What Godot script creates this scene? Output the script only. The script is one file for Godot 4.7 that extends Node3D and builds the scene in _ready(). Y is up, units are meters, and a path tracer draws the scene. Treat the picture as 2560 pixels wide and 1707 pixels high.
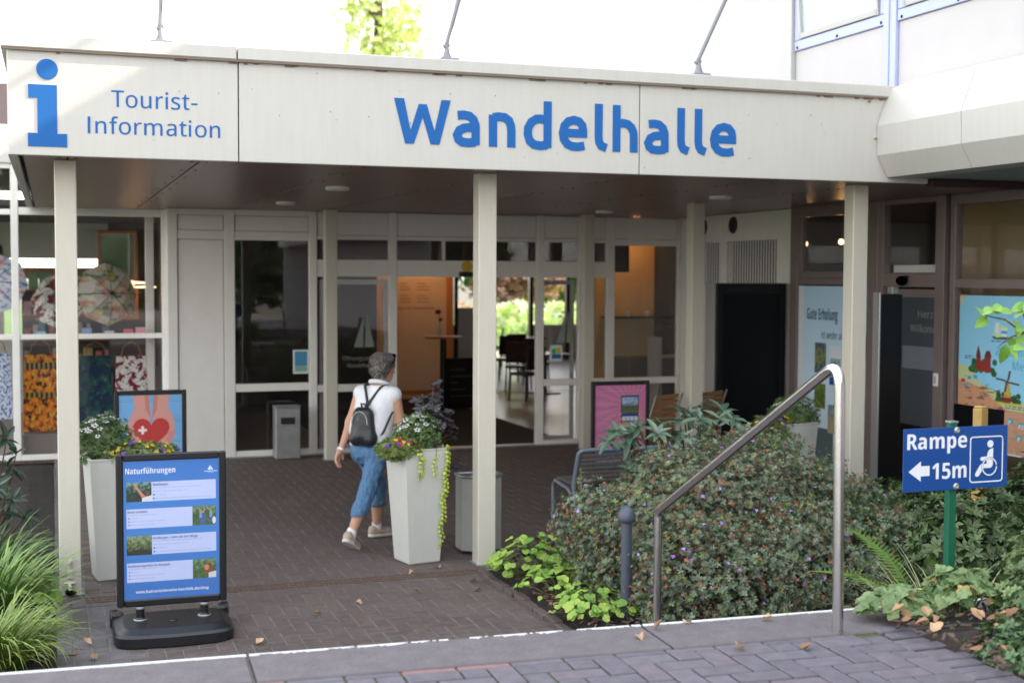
extends Node3D
# A glazed park pavilion with a white canopy, seen from the top of a short flight of steps.
# y is up, units are metres, the courtyard lies at y = 0 and the upper pavement at y = 0.8.

var rng := RandomNumberGenerator.new()
var M := {}
var noise_maps := {}
var taken := {}
const DROP := 0.8


class MB:
	# collects triangles and commits them as one mesh; faces are given counter-clockwise as seen from outside
	var v := PackedVector3Array()
	var n := PackedVector3Array()
	var uv := PackedVector2Array()
	var c := PackedColorArray()
	var ix := PackedInt32Array()
	var col := Color.WHITE
	var tinted := false

	func vert(p: Vector3, nn: Vector3, t := Vector2.ZERO) -> int:
		v.append(p)
		n.append(nn)
		uv.append(t)
		c.append(col)
		return v.size() - 1

	func tri(a: Vector3, b: Vector3, d: Vector3) -> void:
		var nn := (b - a).cross(d - a).normalized()
		var i := v.size()
		vert(a, nn)
		vert(b, nn)
		vert(d, nn)
		ix.append_array(PackedInt32Array([i, i + 2, i + 1]))

	func quad(a: Vector3, b: Vector3, d: Vector3, e: Vector3) -> void:
		var nn := (b - a).cross(e - a).normalized()
		if nn == Vector3.ZERO:
			nn = (d - b).cross(e - b).normalized()
		var i := v.size()
		vert(a, nn, Vector2(0, 1))
		vert(b, nn, Vector2(1, 1))
		vert(d, nn, Vector2(1, 0))
		vert(e, nn, Vector2(0, 0))
		ix.append_array(PackedInt32Array([i, i + 2, i + 1, i, i + 3, i + 2]))

	func box(at: Vector3, size: Vector3, bevel := 0.0, turn := Basis()) -> void:
		var h := size / 2.0
		if bevel <= 0.0:
			for ax in 3:
				for s in [-1.0, 1.0]:
					var nn := Vector3.ZERO
					nn[ax] = s
					var u := Vector3.ZERO
					u[(ax + 1) % 3] = 1.0
					var w := nn.cross(u)
					var p := nn * h
					quad(at + turn * (p - u * h - w * h), at + turn * (p + u * h - w * h), at + turn * (p + u * h + w * h), at + turn * (p - u * h + w * h))
			return
		var b := minf(bevel, minf(h.x, minf(h.y, h.z)) * 0.9)
		var k := h - Vector3(b, b, b)
		for ax in 3:
			var a1 := (ax + 1) % 3
			var a2 := (ax + 2) % 3
			for s in [-1.0, 1.0]:
				var q := []
				for o in [[-1, -1], [1, -1], [1, 1], [-1, 1]]:
					var p := Vector3.ZERO
					p[ax] = s * h[ax]
					p[a1] = o[0] * k[a1]
					p[a2] = o[1] * k[a2]
					q.append(at + turn * p)
				if s < 0:
					q.reverse()
				quad(q[0], q[1], q[2], q[3])
			for s1 in [-1.0, 1.0]:
				for s2 in [-1.0, 1.0]:
					var q := []
					for o in [[-1.0, true], [1.0, true], [1.0, false], [-1.0, false]]:
						var p := Vector3.ZERO
						p[ax] = o[0] * k[ax]
						p[a1] = s1 * (h[a1] if o[1] else k[a1])
						p[a2] = s2 * (k[a2] if o[1] else h[a2])
						q.append(at + turn * p)
					if s1 * s2 < 0:
						q.reverse()
					quad(q[0], q[1], q[2], q[3])
		for sx in [-1.0, 1.0]:
			for sy in [-1.0, 1.0]:
				for sz in [-1.0, 1.0]:
					var s := Vector3(sx, sy, sz)
					var px := at + turn * (Vector3(h.x, k.y, k.z) * s)
					var py := at + turn * (Vector3(k.x, h.y, k.z) * s)
					var pz := at + turn * (Vector3(k.x, k.y, h.z) * s)
					if sx * sy * sz > 0:
						tri(px, py, pz)
					else:
						tri(px, pz, py)

	func tube(pts: Array, radius: Variant, sides := 10, capped := true) -> void:
		var prev := Vector3.ZERO
		var rings := []
		var count := pts.size()
		for i in count:
			var d: Vector3 = (pts[mini(i + 1, count - 1)] - pts[maxi(i - 1, 0)])
			d = d.normalized()
			if i == 0:
				prev = d.cross(Vector3.UP if absf(d.y) < 0.9 else Vector3.RIGHT).normalized()
			else:
				prev = (prev - d * prev.dot(d)).normalized()
			var other := d.cross(prev)
			var r: float = radius[i] if radius is Array else radius
			var ring := []
			for k in sides:
				var a := TAU * k / sides
				var o := prev * cos(a) + other * sin(a)
				ring.append(vert(pts[i] + o * r, o))
			rings.append(ring)
		for i in count - 1:
			for k in sides:
				var a: int = rings[i][k]
				var b: int = rings[i][(k + 1) % sides]
				var d: int = rings[i + 1][(k + 1) % sides]
				var e: int = rings[i + 1][k]
				ix.append_array(PackedInt32Array([a, d, b, a, e, d]))
		if capped:
			for end in [0, count - 1]:
				var d: Vector3 = (pts[1] - pts[0]) if end else (pts[0] - pts[1])
				if end:
					d = pts[count - 1] - pts[count - 2]
				d = d.normalized()
				var m := vert(pts[end], d)
				for k in sides:
					var a := vert(v[rings[end][k]], d)
					var b := vert(v[rings[end][(k + 1) % sides]], d)
					ix.append_array(PackedInt32Array([m, b, a] if end else [m, a, b]))

	func lathe(prof: Array, at := Vector3.ZERO, sides := 20, turn := Basis()) -> void:
		# prof: Vector2(radius, height) from bottom to top
		var rings := []
		for i in prof.size():
			var t: Vector2 = (prof[mini(i + 1, prof.size() - 1)] - prof[maxi(i - 1, 0)]).normalized()
			var ring := []
			for k in sides:
				var a := TAU * k / sides
				var dirn := Vector3(cos(a), 0, sin(a))
				ring.append(vert(at + turn * (dirn * prof[i].x + Vector3.UP * prof[i].y), turn * (dirn * t.y - Vector3.UP * t.x).normalized()))
			rings.append(ring)
		for i in prof.size() - 1:
			for k in sides:
				var a: int = rings[i][k]
				var b: int = rings[i][(k + 1) % sides]
				var d: int = rings[i + 1][(k + 1) % sides]
				var e: int = rings[i + 1][k]
				ix.append_array(PackedInt32Array([a, b, d, a, d, e]))

	func prism(outline: PackedVector2Array, z0: float, z1: float) -> void:
		# outline in x, y; front at z1
		var t := Geometry2D.triangulate_polygon(outline)
		for i in range(0, t.size(), 3):
			var a := outline[t[i]]
			var b := outline[t[i + 1]]
			var d := outline[t[i + 2]]
			if (b - a).cross(d - a) < 0:
				var s := b
				b = d
				d = s
			tri(Vector3(a.x, a.y, z1), Vector3(b.x, b.y, z1), Vector3(d.x, d.y, z1))
			tri(Vector3(a.x, a.y, z0), Vector3(d.x, d.y, z0), Vector3(b.x, b.y, z0))
		var area := 0.0
		for i in outline.size():
			area += outline[i].cross(outline[(i + 1) % outline.size()])
		for i in outline.size():
			var a := outline[i]
			var b := outline[(i + 1) % outline.size()]
			if area < 0:
				var s := a
				a = b
				b = s
			quad(Vector3(a.x, a.y, z0), Vector3(b.x, b.y, z0), Vector3(b.x, b.y, z1), Vector3(a.x, a.y, z1))

	func stroke(path: Array, width: float, z0: float, z1: float) -> void:
		# a flat band of constant width along a 2-D path
		var l := []
		var r := []
		for i in path.size():
			var d0: Vector2 = (path[i] - path[i - 1]).normalized() if i > 0 else (path[1] - path[0]).normalized()
			var d1: Vector2 = (path[i + 1] - path[i]).normalized() if i < path.size() - 1 else d0
			var n0 := Vector2(-d0.y, d0.x)
			var n1 := Vector2(-d1.y, d1.x)
			var m := (n0 + n1).normalized()
			var k := width / 2.0 / maxf(0.45, m.dot(n0))
			l.append(path[i] + m * k)
			r.append(path[i] - m * k)
		for i in path.size() - 1:
			var a: Vector2 = r[i]
			var b: Vector2 = r[i + 1]
			var d: Vector2 = l[i + 1]
			var e: Vector2 = l[i]
			quad(Vector3(a.x, a.y, z1), Vector3(b.x, b.y, z1), Vector3(d.x, d.y, z1), Vector3(e.x, e.y, z1))
			quad(Vector3(a.x, a.y, z0), Vector3(b.x, b.y, z0), Vector3(b.x, b.y, z1), Vector3(a.x, a.y, z1))
			quad(Vector3(d.x, d.y, z0), Vector3(e.x, e.y, z0), Vector3(e.x, e.y, z1), Vector3(d.x, d.y, z1))

	func ball(at: Vector3, r: Vector3, rows := 8, cols := 12) -> void:
		var first := v.size()
		for i in rows + 1:
			var t := PI * i / rows
			for k in cols + 1:
				var a := TAU * k / cols
				var d := Vector3(sin(t) * cos(a), cos(t), sin(t) * sin(a))
				vert(at + d * r, (d / r).normalized())
		for i in rows:
			for k in cols:
				var a := first + i * (cols + 1) + k
				var b := a + cols + 1
				ix.append_array(PackedInt32Array([a, b, b + 1, a, b + 1, a + 1]))
		# winding: flip to Godot's clockwise fronts
		for j in range(ix.size() - rows * cols * 6, ix.size(), 3):
			var s := ix[j + 1]
			ix[j + 1] = ix[j + 2]
			ix[j + 2] = s

	func done() -> ArrayMesh:
		var m := ArrayMesh.new()
		if v.is_empty():
			return m
		var a := []
		a.resize(Mesh.ARRAY_MAX)
		a[Mesh.ARRAY_VERTEX] = v
		a[Mesh.ARRAY_NORMAL] = n
		a[Mesh.ARRAY_TEX_UV] = uv
		if tinted:
			a[Mesh.ARRAY_COLOR] = c
		a[Mesh.ARRAY_INDEX] = ix
		m.add_surface_from_arrays(Mesh.PRIMITIVE_TRIANGLES, a)
		return m


# ---------------------------------------------------------------- nodes

func numbered(called: String) -> String:
	var k: int = taken.get(called, 0)
	taken[called] = k + 1
	return called if k == 0 else "%s_%03d" % [called, k]


func thing(called: String, label: String, category: String, at := Vector3.ZERO, turn := 0.0, group := "") -> Node3D:
	var o := Node3D.new()
	o.name = numbered(called)
	add_child(o, true)
	o.position = at
	o.rotation.y = turn
	o.set_meta("label", label)
	o.set_meta("category", category)
	if group:
		o.set_meta("group", group)
	return o


func put(parent: Node, called: String, mesh: Mesh, m: Material, at := Vector3.ZERO, turn := Basis()) -> MeshInstance3D:
	var o := MeshInstance3D.new()
	o.name = numbered(called) if parent == self else called
	o.mesh = mesh
	o.material_override = m
	o.transform = Transform3D(turn, at)
	if parent != self:
		var k: int = parent.get_meta("_n_" + called, 0) if parent.has_meta("_n_" + called) else 0
		parent.set_meta("_n_" + called, k + 1)
		if k > 0:
			o.name = "%s_%03d" % [called, k]
	parent.add_child(o, true)
	return o


func tag(o: Node, label: String, category: String, group := "") -> void:
	o.set_meta("label", label)
	o.set_meta("category", category)
	if group:
		o.set_meta("group", group)


func setting(called: String, mesh: Mesh, m: Material, at := Vector3.ZERO, turn := Basis()) -> MeshInstance3D:
	var o := put(self, called, mesh, m, at, turn)
	o.set_meta("kind", "structure")
	return o


func bx(parent: Node, called: String, x0: float, x1: float, y0: float, y1: float, z0: float, z1: float, m: Material, bevel := 0.0) -> MeshInstance3D:
	var b := MB.new()
	b.box(Vector3.ZERO, Vector3(absf(x1 - x0), absf(y1 - y0), absf(z1 - z0)), bevel)
	return put(parent, called, b.done(), m, Vector3((x0 + x1) / 2, (y0 + y1) / 2, (z0 + z1) / 2))


func scatter(parent: Node, called: String, mesh: Mesh, m: Material, places: Array, tints: Array = []) -> MultiMeshInstance3D:
	var mm := MultiMesh.new()
	mm.transform_format = MultiMesh.TRANSFORM_3D
	mm.use_colors = not tints.is_empty()
	mm.mesh = mesh
	mm.instance_count = places.size()
	for i in places.size():
		mm.set_instance_transform(i, places[i])
		if not tints.is_empty():
			mm.set_instance_color(i, tints[i])
	var o := MultiMeshInstance3D.new()
	o.name = numbered(called) if parent == self else called
	o.multimesh = mm
	o.material_override = m
	o.set_meta("kind", "stuff")
	parent.add_child(o, true)
	return o


func words(parent: Node, called: String, text: String, bold: bool, m: Material, left: float, right: float, base: float, cap: float, z: float, turn := Basis(), origin := Vector3.ZERO) -> MeshInstance3D:
	# flat lettering from x = left to right with its base line at base and capitals cap high, on the plane z of the given frame
	var f := SystemFont.new()
	f.font_names = PackedStringArray(["Droid Sans"])
	f.font_weight = 700 if bold else 400
	var t := TextMesh.new()
	t.font = f
	t.font_size = 64
	t.pixel_size = 0.01
	t.depth = 0.006
	t.curve_step = 1.0
	t.text = text
	var ref := TextMesh.new()
	ref.font = f
	ref.font_size = 64
	ref.pixel_size = 0.01
	ref.depth = 0.006
	ref.text = "H"
	var b := t.get_aabb()
	var h := ref.get_aabb()
	var sx := (right - left) / b.size.x
	var sy := cap / h.size.y
	var low := h.position.y
	var at := Vector3(left - b.position.x * sx, base - low * sy, z)
	return put(parent, called, t, m, origin + turn * at, turn * Basis.from_scale(Vector3(sx, sy, 0.2)))


# ---------------------------------------------------------------- materials

func lin(r: float, g: float, b: float, a := 1.0) -> Color:
	var k := Color(r, g, b).linear_to_srgb()
	k.a = a
	return k


func noise_map(sd: int, freq: float, lo: float, hi: float, kind := 0, stretch := 1) -> NoiseTexture2D:
	var key := "%d %f %f %f %d" % [sd, freq, lo, hi, kind]
	if noise_maps.has(key):
		return noise_maps[key]
	var f := FastNoiseLite.new()
	f.seed = sd
	f.frequency = freq
	f.noise_type = FastNoiseLite.TYPE_CELLULAR if kind == 1 else FastNoiseLite.TYPE_SIMPLEX_SMOOTH
	f.fractal_octaves = 5
	f.fractal_gain = 0.55
	var t := NoiseTexture2D.new()
	t.width = 512
	t.height = 512
	t.seamless = true
	t.noise = f
	var g := Gradient.new()
	g.set_color(0, Color(lo, lo, lo).linear_to_srgb())
	g.set_color(1, Color(hi, hi, hi).linear_to_srgb())
	t.color_ramp = g
	noise_maps[key] = t
	return t


func bump_map(sd: int, freq: float) -> NoiseTexture2D:
	var key := "b%d %f" % [sd, freq]
	if not noise_maps.has(key):
		var f := FastNoiseLite.new()
		f.seed = sd
		f.frequency = freq
		f.fractal_octaves = 4
		var t := NoiseTexture2D.new()
		t.width = 512
		t.height = 512
		t.seamless = true
		t.noise = f
		noise_maps[key] = t
	return noise_maps[key]


func mat(called: String, r: float, g: float, b: float, rough := 0.7, metal := 0.0) -> StandardMaterial3D:
	var m := StandardMaterial3D.new()
	m.resource_name = called
	m.albedo_color = lin(r, g, b)
	m.roughness = rough
	m.metallic = metal
	M[called] = m
	return m


func worn(called: String, r: float, g: float, b: float, rough: float, lo: float, scale := 1.0, bump := 0.0, freq := 0.012, sd := 3) -> StandardMaterial3D:
	# a surface whose tone wanders between lo and 1, with a fine relief
	var m := mat(called, r, g, b, rough)
	m.albedo_texture = noise_map(sd, freq, lo, 1.0)
	m.uv1_triplanar = true
	m.uv1_world_triplanar = true
	m.uv1_scale = Vector3.ONE * scale
	if bump > 0.0:
		m.heightmap_enabled = true
		m.heightmap_texture = bump_map(sd + 7, 0.05)
		m.heightmap_scale = bump
	return m


func leafy(called: String, rough := 0.5, back := 0.25) -> StandardMaterial3D:
	var m := mat(called, 1, 1, 1, rough)
	m.vertex_color_use_as_albedo = true
	m.cull_mode = BaseMaterial3D.CULL_DISABLED
	if back > 0.0:
		m.backlight_enabled = true
		m.backlight = Color(0.75 * back, back, 0.35 * back)
	return m


func glass(called: String, r: float, g: float, b: float, alpha: float) -> StandardMaterial3D:
	var m := mat(called, r, g, b, 0.02)
	m.transparency = BaseMaterial3D.TRANSPARENCY_ALPHA
	m.albedo_color.a = alpha
	m.metallic_specular = 0.6
	m.cull_mode = BaseMaterial3D.CULL_DISABLED
	return m


func make_materials() -> void:
	worn("white_panel", 0.54, 0.522, 0.478, 0.38, 0.92, 0.35)
	M.white_panel.uv1_scale = Vector3(2.2, 0.22, 2.2)
	worn("white_frame", 0.78, 0.76, 0.71, 0.4, 0.93, 0.6)
	worn("cream_post", 0.56, 0.53, 0.445, 0.42, 0.94, 0.5)
	M.cream_post.uv1_scale = Vector3(3.0, 0.5, 3.0)
	worn("upper_white", 0.5, 0.48, 0.475, 0.6, 0.95, 0.4)
	worn("soffit_brown", 0.27, 0.14, 0.12, 0.33, 0.8, 0.8)
	M.soffit_brown.uv1_scale = Vector3(0.4, 1.0, 9.0)
	worn("soffit_grey", 0.3, 0.29, 0.26, 0.6, 0.85, 0.5)
	mat("gap_dark", 0.012, 0.012, 0.014, 0.8)
	mat("seal_brown", 0.2, 0.15, 0.11, 0.7)
	mat("sign_blue", 0.016, 0.115, 0.36, 0.55)
	M.sign_blue.metallic_specular = 0.3
	worn("brown_frame", 0.2, 0.155, 0.145, 0.4, 0.9, 0.8)
	mat("window_blue", 0.4, 0.44, 0.66, 0.45)
	mat("grey_post", 0.42, 0.42, 0.4, 0.4)
	glass("pane_glass", 0.02, 0.025, 0.025, 0.03)
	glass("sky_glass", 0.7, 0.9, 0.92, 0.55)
	mat("black_plastic", 0.012, 0.012, 0.014, 0.38)
	mat("black_paint", 0.008, 0.008, 0.009, 0.4)
	M.black_paint.metallic_specular = 0.35
	mat("screen_black", 0.005, 0.005, 0.007, 0.3)
	M.screen_black.metallic_specular = 0.25
	mat("screen_side", 0.3, 0.29, 0.27, 0.4)
	mat("alloy", 0.5, 0.5, 0.5, 0.35, 0.9)
	worn("steel_brushed", 0.74, 0.72, 0.7, 0.22, 0.85, 2.0)
	M.steel_brushed.metallic = 1.0
	mat("zinc", 0.36, 0.37, 0.38, 0.45, 0.7)
	worn("bin_steel", 0.36, 0.36, 0.36, 0.42, 0.75, 1.0)
	M.bin_steel.metallic = 0.5
	worn("bin_grey", 0.36, 0.36, 0.33, 0.5, 0.85, 1.0)
	mat("rod_grey", 0.2, 0.2, 0.21, 0.4, 0.3)
	worn("planter_white", 0.54, 0.535, 0.495, 0.5, 0.93, 0.7)
	M.planter_white.uv1_scale = Vector3(2.0, 0.6, 2.0)
	worn("potting_soil", 0.03, 0.022, 0.016, 0.95, 0.5, 3.0, 0.6)
	mat("post_green", 0.006, 0.095, 0.05, 0.35)
	mat("plate_blue", 0.006, 0.058, 0.25, 0.35)
	mat("plate_white", 0.72, 0.74, 0.78, 0.45)
	mat("bolt", 0.4, 0.4, 0.38, 0.45, 0.6)
	worn("bench_wood", 0.16, 0.14, 0.13, 0.75, 0.6, 3.0, 0.15)
	mat("bench_frame", 0.2, 0.24, 0.29, 0.45, 0.2)
	mat("bollard_blue", 0.06, 0.072, 0.1, 0.45)
	worn("yellow_wood", 0.42, 0.27, 0.08, 0.6, 0.75, 2.0)
	worn("wicker", 0.42, 0.2, 0.08, 0.6, 0.6, 6.0)
	worn("orange_wall", 0.66, 0.53, 0.4, 0.8, 0.93, 0.4)
	worn("yellow_wall", 0.6, 0.44, 0.24, 0.8, 0.93, 0.4)
	mat("wall_lettering", 0.28, 0.17, 0.1, 0.8)
	mat("faint_lettering", 0.22, 0.24, 0.22, 0.6)
	worn("floor_tile", 0.42, 0.4, 0.39, 0.25, 0.85, 1.0)
	worn("floor_wood", 0.26, 0.2, 0.19, 0.3, 0.8, 1.0)
	worn("floor_mat", 0.02, 0.017, 0.016, 0.95, 0.6, 6.0, 0.4)
	worn("room_white", 0.55, 0.53, 0.5, 0.8, 0.93, 0.5)
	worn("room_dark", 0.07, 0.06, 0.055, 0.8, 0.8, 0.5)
	mat("table_wood", 0.32, 0.15, 0.06, 0.35)
	mat("dark_wood", 0.03, 0.022, 0.02, 0.4)
	mat("door_wood", 0.3, 0.12, 0.05, 0.5)
	mat("cup_white", 0.75, 0.74, 0.7, 0.3)
	mat("flower_red", 0.5, 0.02, 0.04, 0.6)
	worn("dark_roof", 0.07, 0.045, 0.045, 0.7, 0.7, 1.0)
	worn("lawn", 0.09, 0.17, 0.025, 0.9, 0.6, 0.5)
	worn("earth", 0.16, 0.15, 0.11, 0.95, 0.6, 0.8)
	worn("soil", 0.035, 0.024, 0.018, 0.95, 0.45, 1.5, 1.2)
	worn("gravel", 0.46, 0.42, 0.34, 0.95, 0.7, 2.0, 0.5)
	worn("far_paving", 0.28, 0.25, 0.24, 0.9, 0.75, 1.0)
	worn("joint_dark", 0.21, 0.195, 0.18, 0.95, 0.55, 2.5, 0.3)
	worn("joint_moss", 0.09, 0.125, 0.035, 0.95, 0.4, 2.2, 0.5)
	worn("kerb_stone", 0.142, 0.122, 0.128, 0.85, 0.72, 1.3, 0.25)
	worn("kerb_paint", 0.64, 0.64, 0.63, 0.6, 0.85, 4.0)
	worn("iron_rust", 0.13, 0.075, 0.05, 0.8, 0.5, 6.0, 0.2)
	worn("bark", 0.12, 0.09, 0.065, 0.95, 0.5, 3.0, 1.0)
	mat("stem_brown", 0.1, 0.06, 0.035, 0.8)
	mat("stem_green", 0.09, 0.14, 0.03, 0.6)
	leafy("leaf", 0.52, 0.3)
	leafy("leaf_sunny", 0.6, 0.9)
	leafy("leaf_gloss", 0.36, 0.2)
	leafy("leaf_dry", 0.7, 0.3)
	leafy("petal", 0.6, 0.3)
	var tone := mat("tone", 1, 1, 1, 0.85)
	tone.vertex_color_use_as_albedo = true
	var chip := worn("paver", 1, 1, 1, 0.82, 0.7, 2.2, 0.12)
	chip.vertex_color_use_as_albedo = true
	for i in 8:
		var k := [0.96, 1.0, 1.05, 0.92, 1.02, 0.98, 1.08, 0.94][i] as float
		var red := [1.0, 1.05, 0.98, 1.0, 1.08, 0.97, 1.0, 1.03][i] as float
		worn("brick_low_%d" % i, 0.12 * k * red, 0.09 * k, 0.081 * k, 0.72, 0.6, 1.7, 0.12, 0.012, 20 + i % 2)
		worn("brick_grey_%d" % i, 0.135 * k, 0.12 * k, 0.12 * k, 0.8, 0.65, 1.7, 0.12, 0.012, 20 + i % 2)
		worn("brick_high_%d" % i, 0.137 * k * red, 0.122 * k, 0.143 * k, 0.8, 0.7, 1.9, 0.12, 0.012, 22 + i % 2)
	worn("brick_pink", 0.26, 0.14, 0.14, 0.85, 0.75, 1.9, 0.12)
	# person
	mat("skin", 0.5, 0.27, 0.18, 0.55)
	M.skin.subsurf_scatter_enabled = true
	M.skin.subsurf_scatter_strength = 0.08
	worn("shirt_white", 0.74, 0.74, 0.78, 0.85, 0.9, 3.0, 0.6)
	worn("denim", 0.11, 0.235, 0.42, 0.85, 0.62, 4.0, 0.4, 0.02)
	worn("hair_grey", 0.26, 0.24, 0.225, 0.6, 0.4, 9.0, 0.4, 0.03)
	leafy("hair_strand", 0.5, 0.0)
	mat("shoe_beige", 0.46, 0.36, 0.28, 0.75)
	mat("sole_white", 0.62, 0.58, 0.5, 0.7)
	mat("sock_white", 0.72, 0.7, 0.72, 0.9)
	worn("leather_black", 0.02, 0.021, 0.024, 0.32, 0.6, 5.0, 0.25)
	mat("lens_black", 0.01, 0.012, 0.02, 0.1)
	mat("watch_white", 0.7, 0.7, 0.72, 0.3)
	mat("gold", 0.8, 0.6, 0.3, 0.3, 1.0)


func _ready() -> void:
	rng.seed = 4711
	# ---- camera
	var cam := Camera3D.new()
	cam.name = "camera"
	add_child(cam)
	cam.position = Vector3(0, 2.2, 0)
	cam.basis = Basis(Vector3.UP, -0.33758) * Basis(Vector3.RIGHT, -0.050863) * Basis(Vector3.BACK, 0.004277)
	cam.near = 0.05
	cam.far = 600.0
	var lens := CameraAttributesPhysical.new()
	lens.frustum_focal_length = 50.0
	lens.frustum_focus_distance = 7.0
	lens.exposure_aperture = 2.6
	cam.attributes = lens
	cam.fov = 29.1155
	cam.current = true
	# ---- sky
	var env := Environment.new()
	env.background_mode = Environment.BG_SKY
	var sky_mat := ProceduralSkyMaterial.new()
	sky_mat.sky_top_color = Color(0.72, 0.745, 0.785)
	sky_mat.sky_horizon_color = Color(1.0, 0.99, 0.962)
	sky_mat.sky_curve = 0.2
	sky_mat.sky_energy_multiplier = 1.5
	sky_mat.ground_bottom_color = Color(0.3, 0.32, 0.24)
	sky_mat.ground_horizon_color = Color(0.7, 0.72, 0.66)
	sky_mat.sun_angle_max = 1.0
	var sky := Sky.new()
	sky.sky_material = sky_mat
	env.sky = sky
	env.background_energy_multiplier = 1.0
	env.tonemap_mode = Environment.TONE_MAPPER_LINEAR
	env.tonemap_exposure = 1.98
	env.sdfgi_enabled = true
	env.ssao_enabled = true
	env.ssil_enabled = true
	var around := WorldEnvironment.new()
	around.name = "environment"
	around.environment = env
	add_child(around)
	# ---- sun: low over the building at the side, raking along the canopy
	var sun := DirectionalLight3D.new()
	sun.name = "sun"
	sun.light_energy = 1.6
	sun.light_color = Color(1.0, 0.93, 0.82)
	sun.light_angular_distance = 0.5
	sun.shadow_enabled = true
	add_child(sun)
	sun.look_at_from_position(Vector3(1.0, 0.645, 0.27) * 50.0, Vector3.ZERO, Vector3.UP)

	make_materials()
	build_ground()
	build_steps()
	build_canopy()
	build_hall()
	build_shop()
	build_side_building()
	build_far_things()
	build_hall_inside()
	build_stands()
	build_street_things()
	build_planters()
	build_person()
	build_plants()


# ---------------------------------------------------------------- ground, paving, steps

func brick_mesh(size: Vector3, bevel: float) -> ArrayMesh:
	var b := MB.new()
	b.box(Vector3.ZERO, size, bevel)
	return b.done()


func herring(x0: float, x1: float, z0: float, z1: float, unit: float) -> Array:
	# centres and turns of 2 x 1 bricks laid in a right-angled herringbone
	var out := []
	var nx := roundi((x1 - x0) / unit)
	var nz := roundi((z1 - z0) / unit)
	for i in nx:
		for j in nz:
			var k := posmod(i - j, 4)
			if (k == 1 and i == 0) or (k == 0 and i + 1 == nx) or (k == 2 and j == 0) or (k == 3 and j + 1 == nz):
				out.append([Vector3(x0 + (i + 0.5) * unit, 0, z0 + (j + 0.5) * unit), false, true])
			elif k == 0 and i + 1 < nx:
				out.append([Vector3(x0 + (i + 1.0) * unit, 0, z0 + (j + 0.5) * unit), false])
			elif k == 3 and j + 1 < nz:
				out.append([Vector3(x0 + (i + 0.5) * unit, 0, z0 + (j + 1.0) * unit), true])
	return out


func lay(parent: Node, places: Array, unit: float, singles: int, tones: Array, tint: Callable, eye: Vector3) -> void:
	# the bricks nearest the eye are parts of their own, the rest one mass
	var lie := brick_mesh(Vector3(unit * 2 - 0.008, 0.06, unit - 0.008), 0.004)
	var stand := brick_mesh(Vector3(unit - 0.008, 0.06, unit * 2 - 0.008), 0.004)
	var half := brick_mesh(Vector3(unit - 0.008, 0.06, unit - 0.008), 0.004)
	places.sort_custom(func(a, b): return a[0].distance_squared_to(eye) < b[0].distance_squared_to(eye))
	var rest := [[], []]
	var cols := [[], []]
	for i in places.size():
		var p: Vector3 = places[i][0]
		var wob := Basis.from_euler(Vector3(rng.randf_range(-0.006, 0.006), rng.randf_range(-0.012, 0.012), rng.randf_range(-0.006, 0.006)))
		p.y += rng.randf_range(-0.0025, 0.0025) - 0.03
		if i < singles:
			put(parent, "brick", half if places[i].size() > 2 else (stand if places[i][1] else lie), tones[rng.randi() % tones.size()], p, wob)
		else:
			var w := 1 if places[i][1] else 0
			rest[w].append(Transform3D(wob.scaled(Vector3(0.49, 1, 1)) if places[i].size() > 2 else wob, p))
			cols[w].append(tint.call())
	for w in 2:
		if rest[w].size():
			scatter(parent, "bricks_beyond" if w == 0 else "bricks_beyond_crosswise", stand if w else lie, M.paver, rest[w], cols[w])


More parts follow.
